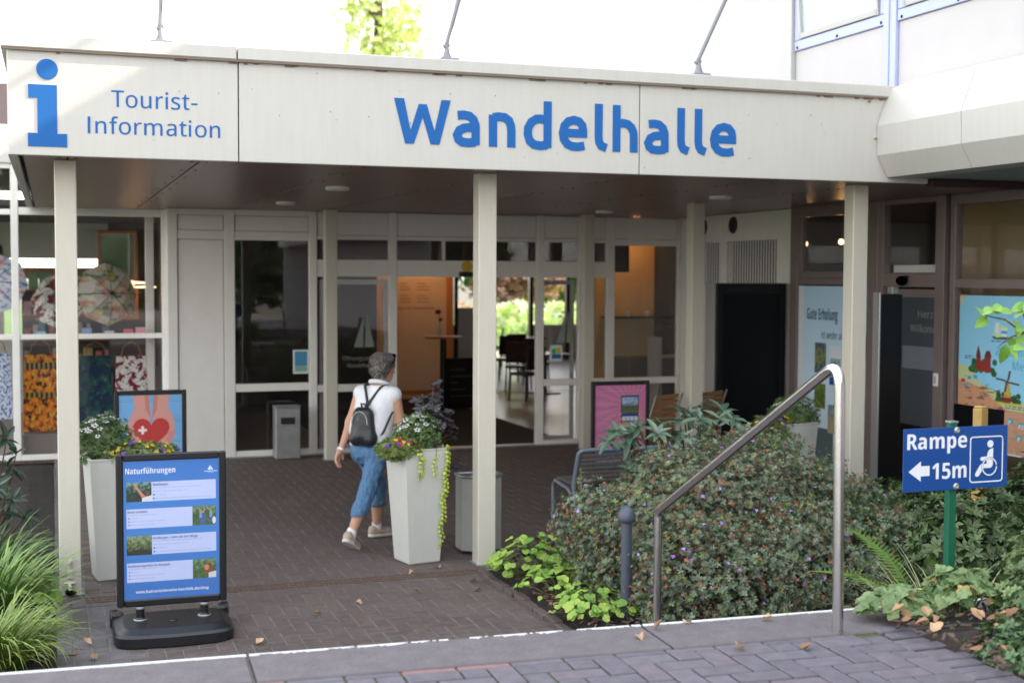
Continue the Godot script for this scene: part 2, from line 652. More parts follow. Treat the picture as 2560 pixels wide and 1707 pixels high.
func build_ground() -> void:
	var g := MB.new()
	g.box(Vector3(0, -0.35, -40), Vector3(500, 0.5, 500))
	setting("ground", g.done(), M.earth)
	# courtyard paving: joints as a sheet, bricks on it
	var court := setting("courtyard_pavement", flat(0.01, 7.88, -16.3, -4.9, -0.005), M.joint_dark)
	var eye := Vector3(1.6, 0, -7.0)
	var places := []
	for p in herring(0.2, 7.8, -15.78, -9.28, 0.1):
		places.append(p)
	for p in herring(0.2, 3.0, -9.1, -5.6, 0.1):
		places.append(p)
	# a border of bricks laid lengthwise along the bed on one side
	for k in 50:
		places.append([Vector3(0.15, 0, -15.6 + k * 0.2 + 0.1), true])
		places.append([Vector3(0.05, 0, -15.5 + k * 0.2 + 0.1), true])
	var low := []
	for i in 8:
		low.append(M["brick_low_%d" % i])
	var shade := func() -> Color:
		var k := rng.randf_range(0.92, 1.08)
		return Color(0.12 * k * rng.randf_range(0.97, 1.06), 0.091 * k, 0.082 * k)
	var grey := []
	var brown := []
	for p in places:
		if p[0].z > -9.25 and p[0].x < 0.42 or p[0].x < 0.18:
			grey.append(p)
		else:
			brown.append(p)
	lay(court, brown, 0.1, 255, low, shade, eye)
	var greys := []
	for i in 8:
		greys.append(M["brick_grey_%d" % i])
	lay(court, grey, 0.1, 44, greys, func() -> Color: return Color(0.135, 0.12, 0.12) * rng.randf_range(0.8, 1.15), eye)
	# soil beds at the lower level
	setting("planting_bed", mound(2.99, 7.86, -9.2, -4.85, 0.03, 0.07, 0.0), M.soil)
	var litter := MB.new()
	litter.tinted = true
	for i in 900:
		var q := Vector3(rng.randf_range(3.02, 4.3), 0.062 + rng.randf_range(0, 0.02), rng.randf_range(-9.15, -6.6))
		litter.col = Color(0.12, 0.07, 0.045) * rng.randf_range(0.35, 1.5)
		litter.box(q, Vector3(rng.randf_range(0.012, 0.055), 0.006, rng.randf_range(0.008, 0.024)), 0.0, Basis.from_euler(Vector3(rng.randf_range(-0.6, 0.6), rng.randf() * TAU, rng.randf_range(-0.6, 0.6))))
	var lm := put(self, "leaf_litter", litter.done(), M.tone)
	lm.set_meta("kind", "stuff")
	tag(lm, "brown leaf litter covering the soil round the bright green plants", "leaf litter")
	setting("side_planting_bed", mound(-5.0, 0.0, -15.9, -4.9, 0.02, 0.06, 0.0), M.soil)
	setting("gravel_court", flat(-19.0, -5.0, -15.9, -4.9, -0.045), M.gravel)
	var lawn := MB.new()
	lawn.box(Vector3(-22, -0.04, -22), Vector3(34, 0.06, 40))
	setting("lawn", lawn.done(), M.lawn)
	# the drain channel under the canopy edge
	var d := thing("drain_channel", "rusty slotted drain channel set in the brick paving below the canopy edge", "drain", Vector3(1.53, 0, -9.19))
	var body := MB.new()
	body.box(Vector3(0, -0.034, 0), Vector3(2.98, 0.012, 0.13))
	put(d, "channel_bed", body.done(), M.gap_dark)
	var bars := MB.new()
	for s in [-1.0, 1.0]:
		bars.box(Vector3(0, -0.008, s * 0.062), Vector3(2.98, 0.02, 0.014), 0.002)
	bars.box(Vector3(0, -0.008, 0), Vector3(2.98, 0.02, 0.012), 0.002)
	for i in 84:
		bars.box(Vector3(-1.48 + i * 0.0355, -0.009, 0), Vector3(0.015, 0.018, 0.118))
	put(d, "grating", bars.done(), M.iron_rust)
	# brick border of the lower bed
	var edge := thing("brick_edging", "row of upright bricks edging the shrub bed on the courtyard", "edging", Vector3(2.97, 0, -7.3))
	var up := brick_mesh(Vector3(0.06, 0.11, 0.19), 0.005)
	for k in 9:
		put(edge, "brick", up, M["brick_low_%d" % (k % 8)], Vector3(rng.randf_range(-0.008, 0.008), -0.02 + rng.randf_range(-0.01, 0.006), -1.75 + k * 0.2), Basis(Vector3.UP, rng.randf_range(-0.05, 0.05)))


func flat(x0: float, x1: float, z0: float, z1: float, y: float) -> ArrayMesh:
	var b := MB.new()
	b.box(Vector3((x0 + x1) / 2, y - 0.06, (z0 + z1) / 2), Vector3(x1 - x0, 0.12, z1 - z0))
	return b.done()


func mound(x0: float, x1: float, z0: float, z1: float, low: float, high: float, base: float, sd := 5) -> ArrayMesh:
	var f := FastNoiseLite.new()
	f.seed = sd
	f.frequency = 1.3
	var b := MB.new()
	var nx := int((x1 - x0) / 0.12) + 1
	var nz := int((z1 - z0) / 0.12) + 1
	var h := func(i: int, j: int) -> Vector3:
		var x := lerpf(x0, x1, float(i) / nx)
		var z := lerpf(z0, z1, float(j) / nz)
		var rim := minf(minf(i, nx - i), minf(j, nz - j)) / 2.0
		return Vector3(x, base + (low + (high - low) * (0.5 + 0.5 * f.get_noise_2d(x, z)) * 1.0) * minf(1.0, rim), z)
	for i in nx:
		for j in nz:
			b.quad(h.call(i, j + 1), h.call(i + 1, j + 1), h.call(i + 1, j), h.call(i, j))
	return b.done()


func build_steps() -> void:
	var turn := Basis(Vector3.UP, deg_to_rad(-3.0))
	var o := Vector3(0.66, DROP, -4.79)
	# upper terrace with its retaining face
	var t := MB.new()
	t.box(Vector3(-26.45, -0.43, 42.0), Vector3(67.2, 0.83, 83.96), 0.0)
	var terrace := setting("upper_pavement", t.done(), M.far_paving, o, turn)
	var js := MB.new()
	js.box(Vector3(0.2, -0.021, 1.25), Vector3(4.4, 0.04, 1.84))
	put(terrace, "mossy_joints", js.done(), M.joint_moss)
	var places := []
	for p in herring(-1.9, 2.41, 0.385, 2.1, 0.1):
		p[0].y = 0.008
		places.append(p)
	var high := []
	for i in 8:
		high.append(M["brick_high_%d" % i])
	lay(terrace, places, 0.1, 280, high, func() -> Color: return Color(0.137, 0.122, 0.143) * rng.randf_range(0.85, 1.15), Vector3(1.4, 0, 0.5))
	var tufts := []
	var tints := []
	for k in 1500:
		var gx := rng.randi_range(0, 42)
		var gz := rng.randi_range(0, 12)
		var p := Vector3(-1.9 + gx * 0.1, 0.0, 0.385 + gz * 0.1)
		if rng.randf() < 0.5:
			p.x += rng.randf_range(-0.05, 0.05)
		else:
			p.z += rng.randf_range(-0.05, 0.05)
		if rng.randf() < 0.35:
			p = Vector3(rng.randf_range(-1.9, 2.3), 0.0, 0.342 + rng.randf_range(-0.008, 0.008))
		tufts.append(Transform3D(Basis(Vector3.UP, rng.randf() * TAU).scaled(Vector3(1, 0.7, 1) * rng.randf_range(0.008, 0.017)), p + Vector3(0, 0.001, 0)))
		tints.append(hue(Color(0.08, 0.14, 0.02), Color(0.18, 0.25, 0.04)))
	scatter(terrace, "joint_moss", rosette(6, 0.6, 0.7, 1), M.leaf, tufts, tints)
	var run := brick_mesh(Vector3(0.192, 0.06, 0.04), 0.004)
	for k in 21:
		put(terrace, "brick", run, M.brick_pink if k in [9, 12, 13] else high[k % 8], Vector3(-1.8 + k * 0.2, -0.024, 0.362), Basis(Vector3.UP, rng.randf_range(-0.02, 0.02)))
	# edging bricks between the pavement and the upper bed
	var curb := thing("bed_edging", "line of dark bricks between upper pavement and leaf-strewn bed", "edging")
	var eb := brick_mesh(Vector3(0.17, 0.07, 0.062), 0.006)
	for k in 12:
		put(curb, "brick", eb, high[(k * 3) % 8], Vector3(3.125 + sin(k * 1.7) * 0.012 - k * 0.006, DROP - 0.026 + rng.randf_range(-0.005, 0.006), -4.33 + k * 0.075), Basis(Vector3.UP, rng.randf_range(-0.06, 0.06)))
	# kerb slabs along the top of the steps, their edge painted white
	var spans := [[-1.655, -0.006], [0.006, 1.537], [1.549, 3.08], [3.09, 4.6]]
	for i in spans.size():
		var x0: float = spans[i][0]
		var x1: float = spans[i][1]
		var labels := [
			"concrete step slab with unbroken white line in front of the blue poster stand",
			"concrete step slab with flaking white edge paint below the brick courtyard",
			"concrete step slab with white edge at the foot of the handrail",
			"concrete kerb slab behind the heart-leaved plants of the upper bed"]
		var s := thing("step_slab", labels[i], "step slab", o + turn * Vector3((x0 + x1) / 2, 0, 0), deg_to_rad(-3.0), "concrete slabs at the top of the steps")
		var b := MB.new()
		b.box(Vector3(0, -0.065, 0.168), Vector3(x1 - x0, 0.15, 0.335), 0.006)
		put(s, "slab", b.done(), M.kerb_stone)
		var p := MB.new()
		var n := int((x1 - x0) / 0.012)
		var flake := FastNoiseLite.new()
		flake.seed = 40 + i
		flake.frequency = 5.0
		var wear := 0.62 if i == 1 else (0.1 if i == 0 else 0.28)
		for k in n:
			var a := -(x1 - x0) / 2 + k * (x1 - x0) / n
			var w := (x1 - x0) / n
			var v := 0.5 + 0.5 * flake.get_noise_2d(a * 2.0, i * 9.0) + 0.22 * flake.get_noise_2d(a * 9.0, 3.0)
			var wide := 0.025 * clampf((v - wear + 0.32) * 3.0, 0.0, 1.0) * rng.randf_range(0.82, 1.0)
			if wide > 0.004:
				p.box(Vector3(a + w / 2, 0.0105, 0.004 + wide / 2), Vector3(w * 1.02, 0.004, wide))
		p.box(Vector3(0, -0.03, -0.0025), Vector3(x1 - x0 - 0.02, 0.06, 0.004))
		put(s, "painted_edge", p.done(), M.kerb_paint)
	# the four lower steps, hidden below the edge
	for k in 4:
		var b := MB.new()
		b.box(Vector3(-0.2, -0.16 * (k + 1) - 0.08, -0.16 - 0.32 * k), Vector3(5.0, 0.16, 0.34), 0.006)
		setting("steps", b.done(), M.kerb_stone, o, turn)
	# soil of the upper bed
	setting("upper_planting_bed", mound(3.1, 7.7, -4.36, 1.0, 0.0, 0.075, DROP - 0.004, 8), M.soil)
	var chips := MB.new()
	for i in 700:
		var p := Vector3(rng.randf_range(3.1, 4.6), DROP + 0.035 + rng.randf_range(0, 0.03), rng.randf_range(-4.4, -3.3))
		chips.col = Color(0.09, 0.055, 0.04) * rng.randf_range(0.4, 1.3)
		chips.box(p, Vector3(rng.randf_range(0.012, 0.05), 0.007, rng.randf_range(0.008, 0.018)), 0.0, Basis.from_euler(Vector3(rng.randf_range(-0.6, 0.6), rng.randf() * TAU, rng.randf_range(-0.6, 0.6))))
	chips.tinted = true
	var ch := put(self, "bark_mulch", chips.done(), M.tone)
	ch.set_meta("kind", "stuff")
	tag(ch, "brown bark mulch lying on the upper bed beside the pavement", "mulch")


# ---------------------------------------------------------------- canopy

func build_canopy() -> void:
	var t := thing("entrance_canopy", "long white canopy with blue lettering and dark soffit over the entrance", "canopy")
	var seams := [-0.25, 1.205, 4.163, 6.74]
	var faces := []
	for i in 3:
		faces.append(bx(t, "fascia_panel", seams[i] + 0.004, seams[i + 1] - 0.004, 2.95, 3.64, -9.06, -9.0, M.white_panel, 0.004))
	bx(t, "fascia_backing", -0.2, 6.7, 2.97, 3.62, -9.1, -9.068, M.gap_dark)
	bx(t, "side_fascia", -0.25, -0.19, 2.95, 3.64, -16.3, -9.066, M.white_panel, 0.004)
	# the cap that runs along the top edge, in two lengths, with a drip edge below
	for s in [[-0.285, 1.19], [1.2, 6.4]]:
		bx(t, "edge_cap", s[0], s[1], 3.625, 3.712, -9.3, -8.965, M.white_panel, 0.006)
	bx(t, "drip_strip", -0.27, 6.4, 3.612, 3.624, -8.995, -8.972, M.seal_brown)
	bx(t, "side_cap", -0.285, -0.1, 3.625, 3.712, -16.3, -9.305, M.white_panel, 0.006)
	bx(t, "roof_deck", -0.19, 7.85, 3.3, 3.6, -16.3, -9.1, M.soffit_grey)
	# soffit of dark sheets with open joints
	var js := [-0.165, 0.115, 0.965, 2.065, 3.165, 4.265, 5.365, 6.465, 7.87]
	for i in js.size() - 1:
		bx(t, "soffit_panel", js[i] + 0.006, js[i + 1] - 0.006, 2.957, 2.975, -16.28, -9.085, M.soffit_brown, 0.002)
	bx(t, "soffit_void", -0.18, 7.87, 2.985, 3.0, -16.28, -9.1, M.gap_dark)
	var screws := MB.new()
	for i in js.size() - 2:
		for k in 9:
			for s in [-0.05, 0.05]:
				screws.ball(Vector3(js[i + 1] + s, 2.957, -9.2 - k * 0.75), Vector3(0.012, 0.004, 0.012), 4, 6)
	var sc := put(t, "screws", screws.done(), M.gap_dark)
	sc.set_meta("kind", "stuff")
	# flush ceiling lights
	for p in [Vector2(2.36, -13.97), Vector2(2.375, -11.39), Vector2(6.06, -11.26), Vector2(6.18, -14.33)]:
		var b := MB.new()
		b.lathe([Vector2(0.0, -0.034), Vector2(0.09, -0.032), Vector2(0.105, -0.02), Vector2(0.105, 0.0)], Vector3.ZERO, 24)
		put(t, "ceiling_light", b.done(), M.white_frame, Vector3(p.x, 2.957, p.y))
	# lettering: the letters that the sign repeats are drawn once and moved along
	var z0 := -8.999
	var z1 := -8.994
	var W := PackedVector2Array([Vector2(2.278, 3.428), Vector2(2.349, 3.428), Vector2(2.396, 3.207), Vector2(2.456, 3.393), Vector2(2.514, 3.393), Vector2(2.571, 3.207), Vector2(2.622, 3.428), Vector2(2.689, 3.428), Vector2(2.607, 3.115), Vector2(2.543, 3.115), Vector2(2.485, 3.303), Vector2(2.42, 3.115), Vector2(2.357, 3.115)])
	var b := MB.new()
	b.prism(W, z0, z1)
	put(faces[1], "letter", b.done(), M.sign_blue, -faces[1].position)
	var a := [[v2(2.742, 3.327), v2(2.79, 3.332), v2(2.83, 3.325), v2(2.86, 3.3), v2(2.875, 3.262), v2(2.876, 3.2), v2(2.876, 3.122)], [v2(2.87, 3.243), v2(2.83, 3.245), v2(2.79, 3.24), v2(2.755, 3.222), v2(2.738, 3.188), v2(2.748, 3.158), v2(2.775, 3.14), v2(2.82, 3.136), v2(2.876, 3.143)]]
	var nn := [[v2(3.006, 3.342), v2(3.007, 3.115)], [v2(3.006, 3.324), v2(3.05, 3.331), v2(3.095, 3.327), v2(3.128, 3.305), v2(3.143, 3.268), v2(3.146, 3.23), v2(3.146, 3.115)]]
	var d := [[v2(3.426, 3.457), v2(3.425, 3.122)], [v2(3.42, 3.318), v2(3.38, 3.329), v2(3.34, 3.327), v2(3.3, 3.303), v2(3.276, 3.262), v2(3.272, 3.215), v2(3.288, 3.168), v2(3.32, 3.142), v2(3.37, 3.135), v2(3.424, 3.143)]]
	var e := [[v2(3.55, 3.236), v2(3.737, 3.236)], [v2(3.706, 3.238), v2(3.706, 3.26), v2(3.698, 3.295), v2(3.672, 3.322), v2(3.63, 3.331), v2(3.588, 3.319), v2(3.558, 3.286), v2(3.545, 3.235), v2(3.553, 3.19), v2(3.58, 3.155), v2(3.62, 3.139), v2(3.665, 3.138), v2(3.715, 3.148)]]
	var l := [[v2(3.829, 3.458), v2(3.829, 3.215), v2(3.834, 3.178), v2(3.85, 3.152), v2(3.892, 3.136)]]
	var h := [[v2(3.973, 3.456), v2(3.973, 3.112)], [v2(3.972, 3.318), v2(4.02, 3.325), v2(4.06, 3.32), v2(4.093, 3.296), v2(4.11, 3.26), v2(4.113, 3.22), v2(4.113, 3.112)]]
	for s in [[a, 0.0, 1], [nn, 0.0, 1], [d, 0.0, 1], [e, 0.0, 1], [l, 0.0, 1], [h, 0.0, 1], [a, 1.493, 2], [l, 0.674, 2], [l, 0.82, 2], [e, 1.235, 2]]:
		var m := MB.new()
		var lift := 0.0
		for path in s[0]:
			var moved := []
			for q in path:
				moved.append(q + Vector2(s[1], 0.0))
			m.stroke(moved, 0.062, z0, z1 + lift)
			lift += 0.0004
		put(faces[s[2]], "letter", m.done(), M.sign_blue, -faces[s[2]].position)
	var info := MB.new()
	info.prism(PackedVector2Array([v2(-0.122, 3.4), v2(0.052, 3.4), v2(0.051, 3.091), v2(0.11, 3.091), v2(0.11, 3.007), v2(-0.127, 3.007), v2(-0.127, 3.091), v2(-0.068, 3.091), v2(-0.068, 3.315), v2(-0.122, 3.315)]), z0, z1)
	var disc := PackedVector2Array()
	for k in 40:
		disc.append(v2(-0.006, 3.499) + Vector2.from_angle(TAU * k / 40) * 0.0655)
	info.prism(disc, z0, z1)
	put(faces[0], "information_symbol", info.done(), M.sign_blue, -faces[0].position)
	words(faces[0], "lettering", "Tourist-", false, M.sign_blue, 0.386, 0.934, 3.279, 0.108, -8.998, Basis(), -faces[0].position)
	bx(faces[0], "letter", -0.2395, -0.224, -0.191, -0.085, 0.031, 0.036, M.sign_blue)
	words(faces[0], "lettering", "nformation", false, M.sign_blue, 0.285, 1.082, 3.104, 0.106, -8.998, Basis(), -faces[0].position)
	var specks := MB.new()
	for k in 40:
		var q := Vector3(rng.randf_range(-0.2, 6.3), rng.randf_range(2.97, 3.58), -8.9992)
		specks.ball(q, Vector3(rng.randf_range(0.0015, 0.004), rng.randf_range(0.0015, 0.005), 0.0012), 3, 6)
	for k in 26:
		specks.box(Vector3(rng.randf_range(-0.2, 6.3), 3.606, -8.994), Vector3(rng.randf_range(0.02, 0.09), rng.randf_range(0.004, 0.016), 0.01), 0.002)
	var sp := put(t, "dirt_specks", specks.done(), M.seal_brown)
	sp.set_meta("kind", "stuff")
	# stays that hold the canopy from above
	for s in [[2.75, 2.747, 2.96], [4.8, 4.795, 5.16], [0.725, 0.72, 0.755]]:
		var stay := MB.new()
		var foot := Vector3(s[0], 3.72, -9.3)
		var joint := Vector3(s[1], 3.875, -9.3)
		var dirn := (Vector3(s[2], 4.63, -9.3) - joint)
		stay.tube([joint, joint + dirn * 2.2], 0.0155, 10)
		var r := put(t, "stay_rod", stay.done(), M.rod_grey)
		var f := MB.new()
		f.box(foot + Vector3(0, 0.025, 0), Vector3(0.15, 0.05, 0.15), 0.008)
		f.lathe([Vector2(0.045, 0.05), Vector2(0.028, 0.08), Vector2(0.018, 0.12), Vector2(0.016, 0.15)], foot, 12)
		f.tube([joint + Vector3(-0.022, -0.02, 0), joint + Vector3(0.022, 0.0, 0)], 0.016, 8)
		put(r, "rod_foot", f.done(), M.rod_grey)
	# columns
	var shown := [
		[0.1, -9.43, "cream canopy column with a white tap fitting at its foot"],
		[3.09, -9.43, "cream canopy column standing before the bin and the open doorway"],
		[6.35, -9.43, "cream canopy column rising behind the handrail and azalea"],
		[3.11, -15.34, "cream column close to the glazing behind the walking woman"],
		[6.37, -15.3, "cream column beside the pink poster stand"],
		[6.39, -12.4, "cream column in front of the black display cabinet"]]
	for s in shown:
		var c := thing("canopy_column", s[2], "column", Vector3(s[0], 0, s[1]), 0.0, "cream columns carrying the canopy")
		var p := MB.new()
		p.box(Vector3(0, 1.478, 0), Vector3(0.142, 2.955, 0.142), 0.006)
		put(c, "post", p.done(), M.cream_post)
		var base := MB.new()
		base.box(Vector3(0, 0.006, 0), Vector3(0.18, 0.012, 0.18), 0.002)
		put(c, "base_plate", base.done(), M.zinc)
		if s[0] < 1.0:
			var tap := MB.new()
			tap.tube([Vector3(-0.005, 0.06, 0.085), Vector3(-0.005, 0.24, 0.085)], 0.013, 8)
			tap.box(Vector3(-0.005, 0.15, 0.088), Vector3(0.035, 0.06, 0.03), 0.004)
			tap.box(Vector3(-0.005, 0.235, 0.088), Vector3(0.03, 0.035, 0.03), 0.006)
			tap.tube([Vector3(-0.04, 0.09, 0.09), Vector3(0.03, 0.09, 0.09)], 0.012, 8)
			tap.tube([Vector3(-0.005, 0.09, 0.085), Vector3(-0.005, 0.08, 0.125), Vector3(-0.005, 0.05, 0.128)], 0.011, 8)
			put(c, "water_tap", tap.done(), M.cream_post)
			var dry := MB.new()
			dry.ball(Vector3(0.0, 0.03, 0.095), Vector3(0.04, 0.026, 0.02), 5, 9)
			put(c, "rust_patch", dry.done(), M.iron_rust)


func v2(x: float, y: float) -> Vector2:
	return Vector2(x, y)


# ---------------------------------------------------------------- glazed front of the hall

func pane(parent: Node, x0: float, x1: float, y0: float, y1: float, z: float) -> MeshInstance3D:
	# two sheets of glass with a gap
	var b := MB.new()
	for k in [0.008, -0.008]:
		b.quad(Vector3(x0, y0, z + k), Vector3(x1, y0, z + k), Vector3(x1, y1, z + k), Vector3(x0, y1, z + k))
	return put(parent, "pane", b.done(), M.pane_glass)


func pane_side(parent: Node, z0: float, z1: float, y0: float, y1: float, x: float) -> MeshInstance3D:
	var b := MB.new()
	for k in [0.008, -0.008]:
		b.quad(Vector3(x + k, y0, z0), Vector3(x + k, y0, z1), Vector3(x + k, y1, z1), Vector3(x + k, y1, z0))
	return put(parent, "pane", b.done(), M.pane_glass)


func build_hall() -> void:
	var t := thing("glazed_hall", "white framed glazed front of the hall with an open sliding door under the canopy", "building")
	var f := -15.85
	var w: Material = M.white_frame
	# posts
	for p in [[1.285, 1.4], [1.94, 2.062], [2.952, 3.046], [3.942, 4.044], [5.89, 5.988], [6.466, 6.53], [6.868, 6.978], [7.898, 8.01]]:
		bx(t, "mullion", p[0], p[1], 0.0, 2.955, f - 0.05, f + 0.03, w, 0.005)
	# closed white bay
	for p in [[0.0, 0.07], [2.6, 2.705], [2.885, 2.955]]:
		bx(t, "rail", 1.402, 1.938, p[0], p[1], f - 0.04, f + 0.022, w, 0.003)
	bx(t, "wall_panel", 1.41, 1.93, 0.075, 2.595, f - 0.03, f + 0.008, w, 0.004)
	bx(t, "wall_panel", 1.41, 1.93, 2.71, 2.88, f - 0.03, f + 0.008, w, 0.004)
	# glazed bays: x0, x1, panes [y0, y1], rails [y0, y1]
	var bays := [
		[2.064, 2.95, [[0.078, 0.785], [0.882, 2.593]], [[0.0, 0.076], [0.787, 0.88], [2.595, 2.7], [2.885, 2.955]], [[2.705, 2.88]]],
		[3.048, 3.94, [[0.064, 0.755], [0.85, 2.164], [2.373, 2.614]], [[0.0, 0.062], [0.757, 0.848], [2.166, 2.371], [2.616, 2.665]], [[2.67, 2.95]]],
		[4.046, 5.888, [[2.373, 2.614]], [[2.166, 2.371], [2.616, 2.665]], [[2.67, 2.95]]],
		[5.99, 6.464, [[0.064, 0.762], [0.85, 2.164], [2.373, 2.614]], [[0.0, 0.062], [0.764, 0.848], [2.166, 2.371], [2.616, 2.665]], [[2.67, 2.95]]],
		[6.532, 6.866, [[0.064, 0.762], [0.85, 2.164], [2.373, 2.614]], [[0.0, 0.062], [0.764, 0.848], [2.166, 2.371], [2.616, 2.665]], [[2.67, 2.95]]],
		[6.98, 7.896, [[0.064, 0.762], [0.85, 2.584]], [[0.0, 0.062], [0.764, 0.848], [2.586, 2.665]], [[2.67, 2.95]]]]
	for b in bays:
		for p in b[2]:
			pane(t, b[0], b[1], p[0], p[1], f)
		for p in b[3]:
			bx(t, "rail", b[0], b[1], p[0], p[1], f - 0.045, f + 0.022, w, 0.004)
		for p in b[4]:
			bx(t, "wall_panel", b[0] + 0.006, b[1] - 0.006, p[0], p[1], f - 0.03, f + 0.008, w, 0.004)
	for x in [4.65, 5.3]:
		bx(t, "glazing_bar", x - 0.018, x + 0.018, 2.374, 2.613, f - 0.03, f + 0.014, w)
	bx(t, "sill_strip", 1.29, 7.9, -0.01, 0.012, f + 0.03, f + 0.07, M.zinc)
	bx(t, "threshold", 4.046, 5.888, 0.0, 0.014, f - 0.09, f + 0.03, M.alloy)
	# sliding leaves pushed back behind the fixed panes
	for s in [[3.1, 3.96, "door_leaf"], [5.96, 6.46, "door_leaf"]]:
		var leaf := MB.new()
		leaf.box(Vector3(s[0] + 0.025, 1.08, f - 0.12), Vector3(0.05, 2.1, 0.04), 0.004)
		leaf.box(Vector3(s[1] - 0.025, 1.08, f - 0.12), Vector3(0.05, 2.1, 0.04), 0.004)
		leaf.box(Vector3((s[0] + s[1]) / 2, 0.06, f - 0.12), Vector3(s[1] - s[0] - 0.1, 0.08, 0.04), 0.004)
		leaf.box(Vector3((s[0] + s[1]) / 2, 2.1, f - 0.12), Vector3(s[1] - s[0] - 0.1, 0.06, 0.04), 0.004)
		put(t, s[2], leaf.done(), M.grey_post)
	# door sensor and its yellow sticker on the head rail
	bx(t, "door_sensor", 4.84, 5.04, 2.17, 2.232, f + 0.022, f + 0.08, M.black_plastic, 0.01)
	var st := MB.new()
	st.lathe([Vector2(0.0, 0.002), Vector2(0.07, 0.001), Vector2(0.072, 0.0)], Vector3.ZERO, 24, Basis(Vector3.RIGHT, PI / 2))
	put(t, "yellow_sticker", st.done(), mat("sticker_yellow", 0.6, 0.4, 0.03, 0.5), Vector3(4.95, 2.3, f + 0.023))
	# sailing-boat decals and lettering on the panes
	for p in [[3.63, 1.3, 0.9], [6.3, 1.32, 0.9]]:
		var sail := MB.new()
		var x: float = p[0]
		var y: float = p[1]
		sail.prism(PackedVector2Array([v2(x + 0.01, y), v2(x + 0.13, y), v2(x + 0.03, y + 0.42)]), f + 0.0085, f + 0.0095)
		sail.prism(PackedVector2Array([v2(x - 0.13, y), v2(x - 0.01, y), v2(x - 0.005, y + 0.38)]), f + 0.0085, f + 0.0095)
		put(t, "sail_decal", sail.done(), M.faint_lettering)
	words(t, "lettering", "Öffnungszeiten", false, M.faint_lettering, 3.36, 3.8, 1.14, 0.05, f + 0.009)
	words(t, "lettering", "Wandelhalle", false, M.faint_lettering, 3.42, 3.74, 1.05, 0.05, f + 0.009)
	# notices
	var n1 := bx(t, "notice", 2.752, 2.945, 0.99, 1.28, f + 0.009, f + 0.012, mat("notice_white", 0.6, 0.68, 0.68, 0.5))
	bx(n1, "notice_print", -0.075, 0.075, -0.05, 0.125, 0.0017, 0.0027, mat("notice_blue", 0.05, 0.24, 0.42, 0.5))
	bx(n1, "notice_print", -0.075, 0.075, -0.12, -0.052, 0.0017, 0.0027, mat("notice_green", 0.2, 0.36, 0.3, 0.5))
	var n2 := bx(t, "sticker", 6.08, 6.25, 1.08, 1.29, f + 0.009, f + 0.012, M.notice_white)
	bx(n2, "sticker_print", -0.06, 0.07, -0.07, -0.01, 0.0017, 0.0027, M.sign_blue)
	bx(n2, "sticker_print", 0.005, 0.06, -0.005, 0.07, 0.0017, 0.0027, M.sticker_yellow)
	bx(n2, "sticker_print", -0.06, 0.0, -0.005, 0.06, 0.0017, 0.0027, mat("sticker_green", 0.05, 0.4, 0.1, 0.5))


func build_shop() -> void:
	var t := thing("gift_shop", "white framed shop window with umbrellas and cloth bags behind it", "shop window")
	var f := -16.35
	var w: Material = M.white_frame
	for p in [[-0.432, -0.35], [1.26, 1.33], [-2.1, -2.02], [-3.8, -3.72]]:
		bx(t, "mullion", p[0], p[1], 0.0, 3.45 if p[0] < -0.4 else 2.955, f - 0.05, f + 0.03, w, 0.005)
	bx(t, "return_panel", 1.29, 1.33, 0.0, 2.955, f + 0.03, -15.9, w, 0.004)
	bx(t, "head_rail", -0.348, 1.258, 2.87, 2.955, f - 0.045, f + 0.022, w, 0.004)
	bx(t, "rail", -0.348, 1.258, 1.418, 1.478, f - 0.045, f + 0.022, w, 0.004)
	bx(t, "rail", -0.348, 1.258, 0.0, 0.062, f - 0.045, f + 0.03, w, 0.004)
	pane(t, -0.348, 1.258, 0.064, 1.416, f)
	pane(t, -0.348, 1.258, 1.48, 2.868, f)
	for p in [[-2.018, -0.434], [-3.718, -2.102]]:
		for y in [[0.0, 0.062], [1.418, 1.478], [2.868, 2.932], [3.4, 3.46]]:
			bx(t, "rail", p[0], p[1], y[0], y[1], f - 0.045, f + 0.022, w, 0.004)
		pane(t, p[0], p[1], 0.064, 1.416, f)
		pane(t, p[0], p[1], 1.48, 2.866, f)
		pane(t, p[0], p[1], 2.934, 3.398, f)
	bx(t, "fascia", -4.5, -0.29, 3.46, 3.9, f - 0.2, f + 0.06, M.white_panel, 0.006)
	# inner reveal seen through the glass near the corner
	bx(t, "inner_post", 1.1, 1.2, 0.0, 2.9, f - 0.5, f - 0.4, w, 0.004)


# ---------------------------------------------------------------- building at the side

